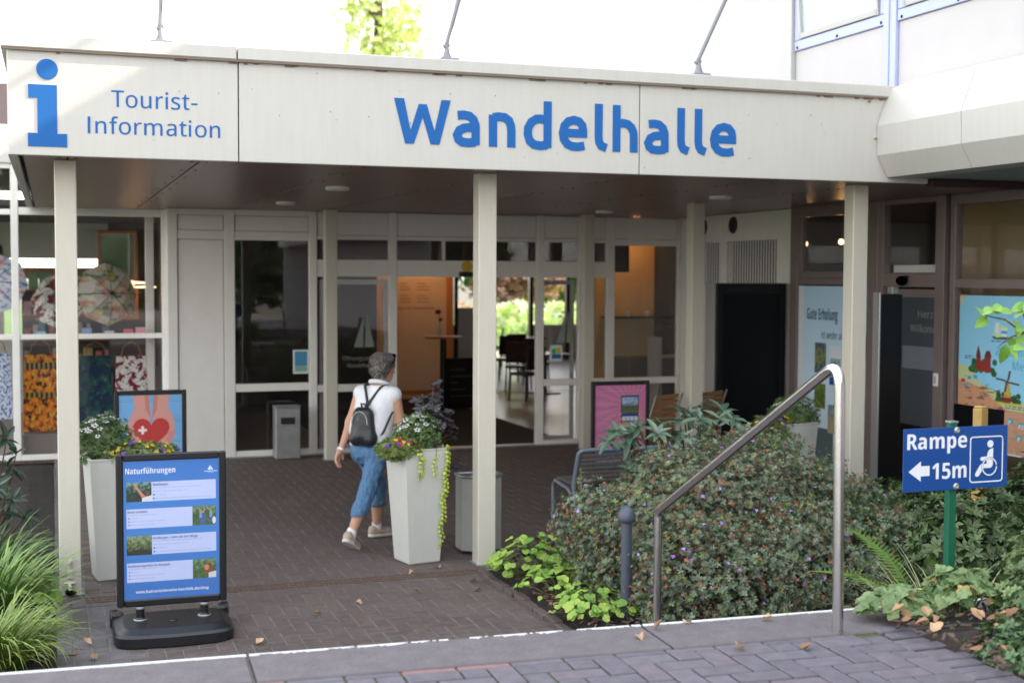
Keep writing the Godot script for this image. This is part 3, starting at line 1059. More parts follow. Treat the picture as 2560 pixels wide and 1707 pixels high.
func build_side_building() -> void:
	var t := thing("louvre_wall", "white panelled side wall with vertical louvres and round vents", "wall")
	var x := 7.93
	bx(t, "wall_panel", x, x + 0.1, 0.0, 2.1, -15.8, -12.96, M.white_frame)
	bx(t, "wall_panel", x, x + 0.1, 2.62, 2.955, -15.8, -12.96, M.white_frame)
	for p in [[-15.8, -15.22], [-14.72, -14.56], [-13.36, -12.96]]:
		bx(t, "wall_panel", x, x + 0.1, 2.102, 2.618, p[0], p[1], M.white_frame)
	bx(t, "cover_strip", x - 0.025, x - 0.001, 0.0, 2.955, -14.66, -14.62, M.white_frame, 0.004)
	bx(t, "louvre_back", x + 0.09, x + 0.1, 2.1, 2.62, -15.22, -13.36, M.gap_dark)
	for s in [[-15.21, 8], [-14.55, 19]]:
		for k in s[1]:
			var sl := MB.new()
			sl.box(Vector3.ZERO, Vector3(0.005, 0.515, 0.028), 0.002)
			put(t, "louvre_slat", sl.done(), M.white_frame, Vector3(x + 0.035, 2.36, s[0] + 0.03 + k * 0.0625))
	for z in [-14.39, -15.17]:
		var b := MB.new()
		b.lathe([Vector2(0.0, 0.004), Vector2(0.092, 0.004), Vector2(0.1, 0.012), Vector2(0.105, 0.0)], Vector3.ZERO, 28, Basis(Vector3.BACK, PI / 2))
		put(t, "round_vent", b.done(), M.black_plastic, Vector3(x - 0.001, 2.818, z))
	# brown shop front
	var s := thing("brown_storefront", "brown framed glazed entrance front of the side building", "storefront")
	x = 7.9
	var w: Material = M.brown_frame
	for p in [[-12.955, -12.8], [-11.47, -11.3], [-11.298, -11.2], [-10.38, -10.245], [-10.165, -10.09], [-8.3, -8.2], [-6.4, -6.3], [-4.95, -4.85]]:
		bx(s, "jamb", x - 0.035, x + 0.05, 0.0, 2.955, p[0], p[1], w, 0.004)
	bx(s, "joint_gap", x + 0.02, x + 0.05, 0.0, 2.955, -10.243, -10.167, M.gap_dark)
	# window bay
	bx(s, "rail", x - 0.03, x + 0.045, 2.105, 2.175, -12.798, -11.472, w, 0.004)
	bx(s, "rail", x - 0.02, x + 0.045, 2.177, 2.25, -12.798, -11.472, w, 0.004)
	bx(s, "rail", x - 0.03, x + 0.045, 2.845, 2.955, -12.798, -11.472, w, 0.004)
	bx(s, "rail", x - 0.03, x + 0.045, 0.0, 0.1, -12.798, -11.472, w, 0.004)
	bx(s, "sash", x - 0.028, x + 0.03, 2.252, 2.843, -12.798, -12.72, w, 0.004)
	bx(s, "sash", x - 0.028, x + 0.03, 2.252, 2.843, -11.55, -11.472, w, 0.004)
	pane_side(s, -12.718, -11.552, 2.252, 2.843, x)
	pane_side(s, -12.798, -11.472, 0.1, 2.103, x)
	# door bay
	bx(s, "rail", x - 0.03, x + 0.045, 2.095, 2.228, -11.198, -10.382, w, 0.004)
	bx(s, "rail", x - 0.03, x + 0.045, 2.905, 2.955, -11.198, -10.382, w, 0.004)
	pane_side(s, -11.198, -10.382, 2.23, 2.903, x)
	bx(s, "inner_ledge", x + 0.08, x + 0.2, 2.235, 2.31, -11.18, -10.39, M.white_frame)
	var dr := bx(s, "door_leaf", x + 0.03, x + 0.07, 0.02, 2.09, -11.19, -11.1, M.brown_frame, 0.004)
	bx(dr, "door_rail", -0.02, 0.02, 0.94, 1.02, 0.05, 0.79, M.brown_frame, 0.004)
	bx(dr, "door_rail", -0.02, 0.02, -1.03, -0.95, 0.05, 0.79, M.brown_frame, 0.004)
	pane_side(s, -11.1, -10.382, 0.1, 2.0, x + 0.05)
	bx(s, "switch_plate", x - 0.05, x - 0.036, 1.165, 1.29, -10.36, -10.29, M.cup_white, 0.006)
	bx(s, "switch_button", x - 0.054, x - 0.05, 1.195, 1.26, -10.34, -10.312, M.grey_post, 0.001)
	var cam_b := MB.new()
	cam_b.ball(Vector3.ZERO, Vector3(0.055, 0.05, 0.06), 8, 14)
	cam_b.box(Vector3(0.035, 0.035, 0), Vector3(0.05, 0.03, 0.07), 0.006)
	put(s, "door_sensor", cam_b.done(), M.screen_black, Vector3(x - 0.08, 2.155, -10.83))
	# wide bays with the map
	for p in [[-10.088, -8.302], [-8.198, -6.402], [-6.298, -4.952]]:
		bx(s, "rail", x - 0.03, x + 0.045, 2.095, 2.18, p[0], p[1], w, 0.004)
		bx(s, "rail", x - 0.03, x + 0.045, 2.86, 2.955, p[0], p[1], w, 0.004)
		bx(s, "rail", x - 0.03, x + 0.045, 0.0, 0.1, p[0], p[1], w, 0.004)
		pane_side(s, p[0], p[1], 2.182, 2.858, x)
		pane_side(s, p[0], p[1], 0.1, 2.093, x)
	posters_on_glass(s, x)
	# rooms behind the brown front
	var r := thing("dark_shop_room", "dim room seen through the brown framed panes", "room")
	bx(r, "floor", 7.96, 12.0, -0.02, 0.0, -15.7, -4.9, M.floor_wood)
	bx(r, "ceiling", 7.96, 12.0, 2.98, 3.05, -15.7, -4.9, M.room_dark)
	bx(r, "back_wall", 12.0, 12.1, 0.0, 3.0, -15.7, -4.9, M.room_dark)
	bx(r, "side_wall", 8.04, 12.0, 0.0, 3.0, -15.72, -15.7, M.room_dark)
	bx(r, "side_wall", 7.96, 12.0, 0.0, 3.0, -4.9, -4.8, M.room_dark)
	bx(r, "partition", 9.4, 9.45, 0.0, 2.98, -12.0, -10.9, M.yellow_wall)
	bx(r, "curtain", 9.6, 9.64, 0.0, 2.9, -10.0, -9.1, M.room_white)
	bx(r, "shelf", 10.2, 10.6, 2.0, 2.35, -9.6, -8.8, M.room_white, 0.01)
	for p in [Vector3(8.8, 2.593, -14.15), Vector3(8.8, 2.602, -13.365)]:
		var lamp := thing("spot_lamp", "small glowing spotlight behind the upper brown window%s" % (", nearer the louvres" if p.z < -14 else ", touching the cream column's edge"), "lamp", p, 0.0, "glowing spotlights in the side building")
		var b := MB.new()
		b.ball(Vector3.ZERO, Vector3(0.032, 0.032, 0.032), 8, 12)
		put(lamp, "bulb", b.done(), glow("bulb_glow", 1.0, 0.72, 0.35, 3.0))
		var stem := MB.new()
		stem.tube([Vector3(0.0, 0.034, 0), Vector3(0.0, 2.98 - p.y, 0)], 0.01, 8)
		put(lamp, "stem", stem.done(), M.black_plastic)
		omni(lamp, Vector3.ZERO, 0.02, Color(1.0, 0.75, 0.45), 0.03)
	# storeys above
	var u := thing("upper_storey", "bright white upper storey with pale blue window frames above the canopy", "building")
	var ux := 6.6
	for p in [[-22.0, -10.99], [-9.26, -7.72], [-9.26, -7.72]]:
		pass
	bx(u, "wall_panel", ux + 0.02, ux + 0.2, 3.0, 7.4, -22.0, -10.99, M.upper_white)
	bx(u, "corner_post", ux - 0.03, ux + 0.1, 3.0, 7.4, -10.985, -10.86, M.grey_post, 0.005)
	for p in [[-10.855, -9.43], [-9.265, -7.72], [-7.6, -6.1], [-5.98, -4.4], [-4.28, -2.7]]:
		var z0: float = p[0]
		var z1: float = p[1]
		bx(u, "wall_panel", ux + 0.02, ux + 0.15, 3.0, 4.292, z0 + 0.002, z1 - 0.002, M.upper_white, 0.004)
		var fr := bx(u, "window_frame", ux, ux + 0.09, 4.296, 4.386, z0 + 0.002, z1 - 0.002, M.window_blue, 0.004)
		var up := MB.new()
		up.box(Vector3(0, 0.85, -(z1 - z0) / 2 + 0.04), Vector3(0.09, 1.6, 0.07), 0.004)
		up.box(Vector3(0, 0.85, (z1 - z0) / 2 - 0.04), Vector3(0.09, 1.6, 0.07), 0.004)
		put(fr, "frame_upright", up.done(), M.window_blue)
		# the sash stands slightly open at its top
		var lean := Basis(Vector3.BACK, 0.07)
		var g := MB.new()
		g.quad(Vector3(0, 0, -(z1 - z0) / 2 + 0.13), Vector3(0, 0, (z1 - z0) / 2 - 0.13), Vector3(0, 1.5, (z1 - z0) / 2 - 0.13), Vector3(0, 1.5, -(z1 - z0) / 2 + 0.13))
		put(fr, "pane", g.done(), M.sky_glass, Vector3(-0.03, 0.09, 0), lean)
		var sash := MB.new()
		for e in [-1.0, 1.0]:
			sash.box(Vector3(0, 0.78, e * ((z1 - z0) / 2 - 0.11)), Vector3(0.04, 1.55, 0.035), 0.003)
		sash.box(Vector3(0, 0.035, 0), Vector3(0.04, 0.05, z1 - z0 - 0.2), 0.003)
		put(fr, "sash", sash.done(), M.grey_post, Vector3(-0.035, 0.045, 0), lean)
		var bolts := MB.new()
		for e in [-0.46, 0.0, 0.46]:
			bolts.ball(Vector3(-0.046, -0.02, e * (z1 - z0)), Vector3(0.008, 0.014, 0.014), 5, 8)
		put(fr, "frame_bolts", bolts.done(), M.grey_post)
		bx(u, "wall_panel", ux + 0.02, ux + 0.15, 5.95, 7.4, z0 + 0.002, z1 - 0.002, M.upper_white)
		bx(u, "mullion", ux - 0.02, ux + 0.1, 3.0, 7.4, z1, z1 + 0.075, M.window_blue, 0.004)
		bx(u, "mullion", ux - 0.012, ux + 0.1, 3.0, 7.4, z1 + 0.08, z1 + (0.162 if z1 < -9.4 else 0.118), M.window_blue, 0.004)
		bx(u, "room_back", ux + 1.2, ux + 1.25, 3.9, 7.3, z0, z1, M.sky_glass if false else M.room_white)
	bx(u, "wall_panel", ux + 0.02, ux + 0.2, 3.0, 7.4, -2.58, 9.0, M.upper_white)
	bx(u, "roof", ux, 16.0, 7.4, 7.43, -22.0, 9.0, M.soffit_grey)
	bx(u, "end_wall", ux + 0.2, 16.0, 3.0, 7.4, -22.0, -21.8, M.upper_white)
	bx(u, "end_wall", ux + 0.2, 16.0, 0.0, 7.4, 8.8, 9.0, M.upper_white)
	bx(u, "back_wall", 15.8, 16.0, 0.0, 7.4, -21.8, 8.8, M.upper_white)
	var rail := MB.new()
	rail.tube([Vector3(ux, 7.79, -21), Vector3(ux, 7.79, 8)], 0.032, 8)
	for k in 10:
		rail.tube([Vector3(ux, 7.42, -21 + k * 3.2), Vector3(ux, 7.79, -21 + k * 3.2)], 0.02, 6)
	put(u, "roof_rail", rail.done(), M.grey_post)
	bx(u, "roof_box", 6.1, 6.55, 3.72, 3.98, -12.5, -11.4, M.upper_white, 0.01)
	# faceted white band that meets the canopy
	var c := thing("faceted_cornice", "faceted white cornice band butting into the canopy's end", "cornice")
	var prof := PackedVector2Array([v2(6.34, 2.99), v2(6.242, 3.162), v2(6.235, 3.395), v2(6.345, 3.69), v2(6.6, 3.79), v2(6.6, 2.99)])
	var cuts := [-8.995, -7.965, -6.2, -4.4, -2.6, 0.0, 3.0, 6.0]
	for i in cuts.size() - 1:
		var b := MB.new()
		b.prism(prof, cuts[i] + 0.003, cuts[i + 1] - 0.003)
		put(c, "cornice_panel", b.done(), M.white_panel)
	bx(c, "soffit", 6.36, 7.95, 2.992, 3.02, -9.1, 6.0, M.soffit_grey)
	for z in [-8.1, -6.6]:
		var b := MB.new()
		b.lathe([Vector2(0.0, -0.012), Vector2(0.07, -0.01), Vector2(0.08, 0.0)], Vector3.ZERO, 18)
		put(c, "ceiling_light", b.done(), M.grey_post, Vector3(7.1, 2.991, z))
	bx(c, "beam", 6.75, 7.86, 2.93, 2.985, -9.06, -8.95, mat("beam_dark", 0.04, 0.018, 0.018, 0.6))
	bx(u, "lower_wall", 7.9, 8.0, 0.0, 3.0, -4.75, 9.0, M.upper_white)


func glow(called: String, r: float, g: float, b: float, energy: float) -> StandardMaterial3D:
	if not M.has(called):
		var m := mat(called, r, g, b, 0.5)
		m.emission_enabled = true
		m.emission = lin(r, g, b)
		m.emission_energy_multiplier = energy
	return M[called]


func omni(parent: Node3D, at: Vector3, energy: float, color: Color, size: float) -> void:
	var l := OmniLight3D.new()
	l.name = "lamp_light"
	l.light_energy = energy
	l.light_color = color
	l.light_size = size
	l.omni_range = 14.0
	l.omni_attenuation = 2.0
	l.shadow_enabled = true
	l.position = at
	parent.add_child(l, true)


func poster_mat(called: String, img: Image, rough := 0.45) -> StandardMaterial3D:
	var m := mat(called, 1, 1, 1, rough)
	img.generate_mipmaps()
	m.albedo_texture = ImageTexture.create_from_image(img)
	return m


func sheet(w: float, h: float) -> ArrayMesh:
	var b := MB.new()
	b.quad(Vector3(-w / 2, -h / 2, 0), Vector3(w / 2, -h / 2, 0), Vector3(w / 2, h / 2, 0), Vector3(-w / 2, h / 2, 0))
	return b.done()


func canvas(w: int, h: int, c: Color) -> Image:
	var i := Image.create(w, h, false, Image.FORMAT_RGB8)
	i.fill(c)
	return i


func rect(i: Image, x: float, y: float, w: float, h: float, c: Color) -> void:
	i.fill_rect(Rect2i(int(x), int(y), maxi(1, int(w)), maxi(1, int(h))), c)


func photo(i: Image, x: int, y: int, w: int, h: int, top: Color, mid: Color, low: Color, sd: int, freq := 0.05) -> void:
	var f := FastNoiseLite.new()
	f.seed = sd
	f.frequency = freq
	f.fractal_octaves = 4
	for a in w:
		for b in h:
			var t := float(b) / h + f.get_noise_2d(a, b) * 0.7
			var c := top.lerp(mid, clampf(t * 2.0, 0, 1)) if t < 0.5 else mid.lerp(low, clampf(t * 2.0 - 1.0, 0, 1))
			i.set_pixel(x + a, y + b, c * (0.8 + 0.5 * absf(f.get_noise_2d(a * 3.0, b * 3.0 + 90.0))))


func blot(i: Image, cx: float, cy: float, rx: float, ry: float, c: Color) -> void:
	for y in range(maxi(0, int(cy - ry)), mini(i.get_height(), int(cy + ry) + 1)):
		for x in range(maxi(0, int(cx - rx)), mini(i.get_width(), int(cx + rx) + 1)):
			if Vector2((x - cx) / rx, (y - cy) / ry).length_squared() <= 1.0:
				i.set_pixel(x, y, c)


func fill_poly(i: Image, pts: PackedVector2Array, c: Color) -> void:
	var lo := pts[0]
	var hi := pts[0]
	for p in pts:
		lo = lo.min(p)
		hi = hi.max(p)
	for y in range(maxi(0, int(lo.y)), mini(i.get_height(), int(hi.y) + 1)):
		for x in range(maxi(0, int(lo.x)), mini(i.get_width(), int(hi.x) + 1)):
			if Geometry2D.is_point_in_polygon(Vector2(x + 0.5, y + 0.5), pts):
				i.set_pixel(x, y, c)


func hang(parent: Node, called: String, m: Material, z0: float, z1: float, y0: float, y1: float, x: float) -> MeshInstance3D:
	# a printed film on a pane that faces -x
	var b := MB.new()
	b.box(Vector3.ZERO, Vector3(0.003, y1 - y0, z1 - z0))
	var o := put(parent, called, b.done(), M.cup_white, Vector3(x, (y0 + y1) / 2, (z0 + z1) / 2))
	put(o, called + "_print", sheet(z1 - z0, y1 - y0), m, Vector3(-0.0025, 0, 0), Basis(Vector3.UP, -PI / 2))
	return o


func posters_on_glass(s: Node3D, x: float) -> void:
	var side := Basis(Vector3.UP, -PI / 2)
	# pale blue leisure poster
	var i := canvas(360, 512, Color(0.72, 0.84, 0.93))
	for y in 512:
		rect(i, 0, y, 360, 1, Color(0.72, 0.85, 0.94).lerp(Color(0.86, 0.92, 0.97), y / 512.0))
	rect(i, 0, 0, 30, 400, Color(0.85, 0.88, 0.9))
	rect(i, 0, 400, 200, 112, Color(0.35, 0.42, 0.42))
	photo(i, 95, 160, 60, 85, Color(0.25, 0.35, 0.5), Color(0.65, 0.65, 0.3), Color(0.1, 0.28, 0.55), 3)
	rect(i, 175, 165, 60, 110, Color(0.86, 0.9, 0.93))
	photo(i, 178, 200, 54, 50, Color(0.7, 0.8, 0.85), Color(0.4, 0.5, 0.5), Color(0.3, 0.35, 0.3), 5)
	rect(i, 175, 252, 60, 22, Color(0.1, 0.3, 0.6))
	photo(i, 95, 275, 60, 70, Color(0.5, 0.6, 0.3), Color(0.3, 0.4, 0.2), Color(0.6, 0.6, 0.3), 7)
	photo(i, 170, 330, 60, 80, Color(0.4, 0.6, 0.75), Color(0.75, 0.65, 0.5), Color(0.8, 0.7, 0.6), 9)
	fill_poly(i, PackedVector2Array([v2(270, 240), v2(360, 120), v2(360, 190), v2(275, 330)]), Color(0.3, 0.28, 0.25))
	photo(i, 275, 300, 85, 212, Color(0.7, 0.8, 0.85), Color(0.3, 0.42, 0.5), Color(0.55, 0.52, 0.42), 12)
	rect(i, 215, 420, 55, 70, Color(0.08, 0.3, 0.58))
	var p := hang(s, "leisure_poster", poster_mat("leisure_print", i), -12.79, -11.48, 0.12, 2.09, x - 0.014)
	var org := Vector3(-0.004, 0, 0)
	words(p, "lettering", "Gute Erholung", true, mat("navy", 0.03, 0.07, 0.15, 0.5), -0.48, 0.12, 0.62, 0.12, 0.0, side, org)
	words(p, "lettering", "ist weder alu", false, M.navy, -0.18, 0.24, 0.42, 0.08, 0.0, side, org)
	# painted town map, in an upper sheet and a lower one
	i = canvas(512, 480, Color(0.55, 0.8, 0.92))
	fill_poly(i, PackedVector2Array([v2(0, 300), v2(45, 312), v2(85, 372), v2(180, 425), v2(300, 450), v2(512, 474), v2(512, 480), v2(0, 480)]), Color(0.75, 0.78, 0.58))
	fill_poly(i, PackedVector2Array([v2(0, 372), v2(40, 378), v2(90, 395), v2(150, 445), v2(200, 480), v2(0, 480)]), Color(0.78, 0.58, 0.44))
	fill_poly(i, PackedVector2Array([v2(0, 0), v2(34, 0), v2(16, 10), v2(8, 40), v2(0, 50)]), Color(0.8, 0.74, 0.6))
	for k in 16:
		var a := v2(rng.randf_range(0, 160), rng.randf_range(370, 480))
		fill_poly(i, PackedVector2Array([a, a + v2(rng.randf_range(10, 40), rng.randf_range(-14, 14)), a + v2(rng.randf_range(20, 44), 5), a + v2(2, 4)]), Color(0.5, 0.36, 0.28))
	# trees and the red brick church
	for k in 26:
		blot(i, 46 + rng.randf_range(0, 100), 296 + rng.randf_range(-22, 36), 9, 13, Color(0.16, 0.32, 0.16) * rng.randf_range(0.8, 1.3))
	fill_poly(i, PackedVector2Array([v2(72, 318), v2(72, 268), v2(90, 268), v2(90, 282), v2(106, 282), v2(106, 252), v2(130, 252), v2(130, 325), v2(118, 332)]), Color(0.55, 0.17, 0.13))
	fill_poly(i, PackedVector2Array([v2(71, 268), v2(74, 240), v2(80, 214), v2(86, 240), v2(91, 268)]), Color(0.42, 0.1, 0.08))
	fill_poly(i, PackedVector2Array([v2(104, 262), v2(112, 236), v2(126, 236), v2(133, 262)]), Color(0.42, 0.1, 0.08))
	# windmill
	for k in 24:
		blot(i, 158 + rng.randf_range(0, 84), 425 + rng.randf_range(-18, 18), 9, 11, Color(0.14, 0.32, 0.15) * rng.randf_range(0.8, 1.3))
	rect(i, 150, 446, 100, 8, Color(0.75, 0.7, 0.2))
	fill_poly(i, PackedVector2Array([v2(182, 425), v2(188, 365), v2(204, 365), v2(210, 425)]), Color(0.75, 0.65, 0.25))
	fill_poly(i, PackedVector2Array([v2(178, 425), v2(214, 425), v2(208, 448), v2(184, 448)]), Color(0.5, 0.15, 0.12))
	fill_poly(i, PackedVector2Array([v2(186, 365), v2(196, 350), v2(206, 365)]), Color(0.3, 0.2, 0.18))
	for a in [0.15, PI / 2 + 0.15, PI + 0.15, PI * 1.5 + 0.15]:
		var d := Vector2.from_angle(a)
		var q := Vector2(-d.y, d.x)
		fill_poly(i, PackedVector2Array([v2(196, 358) - q * 2, v2(196, 358) + d * 46 - q * 2, v2(196, 358) + d * 46 + q * 6, v2(196, 358) + d * 10 + q * 6]), Color(0.35, 0.25, 0.22))
	# sailing boat
	fill_poly(i, PackedVector2Array([v2(140, 170), v2(146, 112), v2(160, 112), v2(162, 170)]), Color(0.85, 0.86, 0.85))
	fill_poly(i, PackedVector2Array([v2(166, 170), v2(166, 124), v2(192, 134), v2(188, 170)]), Color(0.85, 0.88, 0.88))
	rect(i, 168, 146, 22, 12, Color(0.25, 0.6, 0.75))
	fill_poly(i, PackedVector2Array([v2(132, 172), v2(200, 172), v2(190, 184), v2(140, 184)]), Color(0.3, 0.3, 0.32))
	for k in 60:
		var a := v2(rng.randf_range(4, 230), rng.randf_range(310, 475))
		if a.y > 320 + a.x * 0.5:
			rect(i, a.x, a.y, rng.randf_range(3, 14), 2, Color(0.4, 0.36, 0.34))
	lines(i, 26, 262, [34, 28], Color(0.2, 0.25, 0.3), 9.0)
	lines(i, 190, 458, [110, 80], Color(0.25, 0.3, 0.32), 9.0)
	lines(i, 130, 190, [70], Color(0.25, 0.35, 0.4), 9.0)
	for y in 480:
		for xx in 512:
			i.set_pixel(xx, y, i.get_pixel(xx, y) * rng.randf_range(0.93, 1.05))
	for q in [v2(38, 352), v2(62, 345), v2(24, 385)]:
		rect(i, q.x, q.y, 15, 15, Color(0.25, 0.6, 0.78))
	rect(i, 12, 366, 16, 14, Color(0.75, 0.1, 0.25))
	p = hang(s, "town_map", poster_mat("map_print", i), -10.03, -8.31, 1.03, 2.03, x - 0.014)
	words(p, "lettering", "Zwischenahner", false, mat("map_blue", 0.08, 0.38, 0.55, 0.5), -0.36, 0.42, -0.02, 0.075, 0.0, side, org)
	words(p, "lettering", "Meer", false, M.map_blue, -0.14, 0.1, -0.14, 0.075, 0.0, side, org)
	i = canvas(300, 180, Color(0.76, 0.58, 0.46))
	for k in 40:
		var a := v2(rng.randf_range(0, 280), rng.randf_range(0, 170))
		rect(i, a.x, a.y, rng.randf_range(6, 40), 2, Color(0.6, 0.46, 0.36))
		rect(i, a.x, a.y, 2, rng.randf_range(6, 40), Color(0.72, 0.72, 0.55))
	for q in [v2(12, 30), v2(48, 40), v2(42, 92), v2(80, 110), v2(150, 60)]:
		rect(i, q.x, q.y, 20, 20, Color(0.3, 0.6, 0.72))
	rect(i, 0, 172, 300, 8, Color(0.8, 0.8, 0.8))
	p = hang(s, "town_map", poster_mat("map_print_low", i), -9.4, -8.31, 0.64, 1.026, x - 0.014)
	for q in [[-0.49, 0.08, "P"], [-0.36, 0.055, "P2"], [-0.37, -0.055, "P"]]:
		words(p, "lettering", q[2], true, M.cup_white, q[0], q[0] + 0.03 * q[2].length(), q[1], 0.035, 0.0, side, org)
	bx(s, "dark_panel", x - 0.02, x - 0.013, 0.11, 1.026, -10.08, -9.41, M.screen_black)
	# greeting on the door glass
	words(s, "lettering", "Herzlich", false, M.faint_lettering, -10.72, -10.3, 1.8, 0.07, 0.0, side, Vector3(x + 0.038, 0, 0))
	words(s, "lettering", "Willkommen", false, M.faint_lettering, -10.84, -10.3, 1.66, 0.07, 0.0, side, Vector3(x + 0.038, 0, 0))
	bx(s, "door_notice", x + 0.036, x + 0.039, 1.3, 1.52, -10.95, -10.4, mat("notice_grey", 0.16, 0.18, 0.2, 0.5))
	bx(s, "door_film", x + 0.04, x + 0.043, 0.75, 1.995, -11.09, -10.385, mat("film_grey", 0.055, 0.066, 0.078, 0.3))


# ---------------------------------------------------------------- inside the hall and the shop

func build_far_things() -> void:
	# neighbouring roof seen at the picture's edge
	var n := thing("dark_roofed_house", "house with dark red roof just visible beyond the canopy's end", "house", Vector3(-4.5, 0, -24.0))
	bx(n, "wall", -4.0, 3.6, 0.0, 4.2, -3.0, 0.0, M.upper_white)
	var rf := MB.new()
	rf.prism(PackedVector2Array([v2(-0.4, 4.2), v2(3.4, 4.2), v2(1.5, 5.6)]), -4.3, 3.95)
	put(n, "roof", rf.done(), M.dark_roof, Vector3(0, 0, 0), Basis(Vector3.UP, PI / 2))


func chair_proto() -> Node3D:
	var t := thing("cafe_chair", "dark cafe chair standing nearest the open doorway", "chair", Vector3.ZERO, 0.0, "dark chairs inside the hall")
	for s in [[-0.2, -0.2], [0.2, -0.2], [-0.2, 0.2], [0.2, 0.2]]:
		var b := MB.new()
		b.tube([Vector3(s[0] * 1.08, 0, s[1] * 1.08), Vector3(s[0], 0.45, s[1])], 0.016, 6)
		put(t, "leg", b.done(), M.dark_wood)
	bx(t, "seat", -0.23, 0.23, 0.44, 0.49, -0.23, 0.23, M.dark_wood, 0.015)
	var k := MB.new()
	k.box(Vector3(0, 0.74, 0.235), Vector3(0.44, 0.4, 0.035), 0.015, Basis(Vector3.RIGHT, 0.12))
	put(t, "backrest", k.done(), M.dark_wood)
	return t


func build_hall_inside() -> void:
	var r := thing("hall_interior", "inside of the hall with pale floor and warm orange wall seen through the doorway", "room")
	bx(r, "floor", 1.4, 15.5, -0.05, 0.0, -23.2, -15.9, M.floor_tile)
	bx(r, "floor", 1.4, 15.5, -0.05, 0.0, -32.0, -23.21, M.floor_wood)
	bx(r, "floor_strip", 1.4, 15.5, -0.001, 0.004, -23.24, -23.17, M.table_wood)
	bx(r, "ceiling", 1.4, 15.5, 3.02, 3.1, -32.0, -16.3, M.room_white)
	bx(r, "roof_slab", 1.4, 15.5, 3.11, 3.6, -32.3, -16.3, M.soffit_grey)
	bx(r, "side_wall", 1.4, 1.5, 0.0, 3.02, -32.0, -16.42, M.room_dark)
	bx(r, "side_wall", 15.4, 15.5, 0.0, 3.02, -32.0, -15.9, M.room_white)
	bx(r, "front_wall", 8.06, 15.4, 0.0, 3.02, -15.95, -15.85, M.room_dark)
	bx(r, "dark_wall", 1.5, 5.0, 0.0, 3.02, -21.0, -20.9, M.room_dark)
	bx(r, "orange_wall", 4.6, 6.86, 0.0, 3.02, -23.35, -23.2, M.orange_wall)
	bx(r, "skirting", 4.6, 6.86, 0.0, 0.08, -23.198, -23.18, M.table_wood)
	bx(r, "wall_end", 6.862, 6.98, 0.0, 3.02, -23.37, -23.17, mat("jamb_orange", 0.5, 0.2, 0.06, 0.7))
	bx(r, "bulkhead", 1.52, 7.9, 2.24, 3.0, -17.6, -17.4, mat("bulkhead_brown", 0.05, 0.03, 0.027, 0.6))
	# blocks of small print and a headline on the orange wall
	for c in [[5.62, 0.26], [5.98, 0.2], [6.3, 0.24]]:
		for k in 7:
			if c[0] < 5.9 or k != 3:
				bx(r, "wall_print", c[0], c[0] + c[1] * (0.7 + 0.3 * absf(sin(k * 2.3))), 2.02 - k * 0.055, 2.035 - k * 0.055, -23.199, -23.197, M.wall_lettering)
	words(r, "wall_lettering", "Eingang zum Restaurant", true, M.wall_lettering, 5.75, 6.62, 1.56, 0.045, -23.197)
	# glazed back of the hall towards the sunny park
	for k in 9:
		bx(r, "back_post", 6.6 + k * 1.02, 6.7 + k * 1.02, 0.0, 3.02, -32.1, -31.95, M.dark_wood)
	bx(r, "back_wall", 1.4, 6.6, 0.0, 3.02, -32.1, -32.0, M.room_white)
	for k in 8:
		var x0 := 6.702 + k * 1.02
		if k % 3 != 1:
			bx(r, "back_sill", x0, x0 + 0.916, 0.0, 0.9 if k != 3 else 1.35, -32.06, -32.0, M.room_white)
	# warm lamp over the orange wall
	var lamp := thing("ceiling_lamp", "warm ceiling lamp lighting the orange wall inside the hall", "lamp", Vector3(6.35, 2.93, -22.45))
	var lb := MB.new()
	lb.ball(Vector3.ZERO, Vector3(0.07, 0.06, 0.07), 10, 16)
	put(lamp, "globe", lb.done(), glow("globe_glow", 1.0, 0.62, 0.3, 1.5))
	var ls := MB.new()
	ls.tube([Vector3(0, 0.05, 0), Vector3(0, 0.09, 0)], 0.012, 8)
	put(lamp, "stem", ls.done(), M.black_plastic)
	omni(lamp, Vector3.ZERO, 0.4, Color(1.0, 0.74, 0.5), 0.06)
	var lamp2 := thing("ceiling_lamp", "warm ceiling lamp above the coffee bar behind the end panes", "lamp", Vector3(8.7, 2.93, -18.9))
	put(lamp2, "globe", lb.done(), M.globe_glow)
	put(lamp2, "stem", ls.done(), M.black_plastic)
	omni(lamp2, Vector3.ZERO, 0.2, Color(1.0, 0.74, 0.46), 0.06)
	# door mat
	var mt := bx(self, "entrance_mat", 3.4, 6.42, 0.0, 0.012, -22.4, -15.96, M.floor_mat, 0.003)
	tag(mt, "large dark entrance mat on the floor behind the open door", "door mat")
	# tall table with vase, flower and crate
	var tb := thing("bar_table", "tall round table with dark stem before the orange wall", "table", Vector3(5.98, 0, -20.4))
	var b := MB.new()
	b.lathe([Vector2(0.0, 1.17), Vector2(0.3, 1.17), Vector2(0.31, 1.185), Vector2(0.3, 1.2), Vector2(0.0, 1.2)], Vector3.ZERO, 28)
	put(tb, "table_top", b.done(), M.table_wood)
	b = MB.new()
	b.lathe([Vector2(0.2, 0.0), Vector2(0.2, 0.02), Vector2(0.05, 0.04), Vector2(0.05, 1.17)], Vector3.ZERO, 16)
	put(tb, "stem", b.done(), M.black_paint)
	var vs := thing("flower_vase", "slim vase holding one red flower on the tall table", "vase", Vector3(5.9, 1.2, -20.35))
	b = MB.new()
	b.lathe([Vector2(0.0, 0.0), Vector2(0.03, 0.0), Vector2(0.035, 0.06), Vector2(0.014, 0.14), Vector2(0.016, 0.18)], Vector3.ZERO, 12)
	put(vs, "vase", b.done(), M.sky_glass)
	b = MB.new()
	b.tube([Vector3(0, 0.05, 0), Vector3(0.01, 0.3, 0), Vector3(-0.02, 0.38, 0)], 0.004, 6)
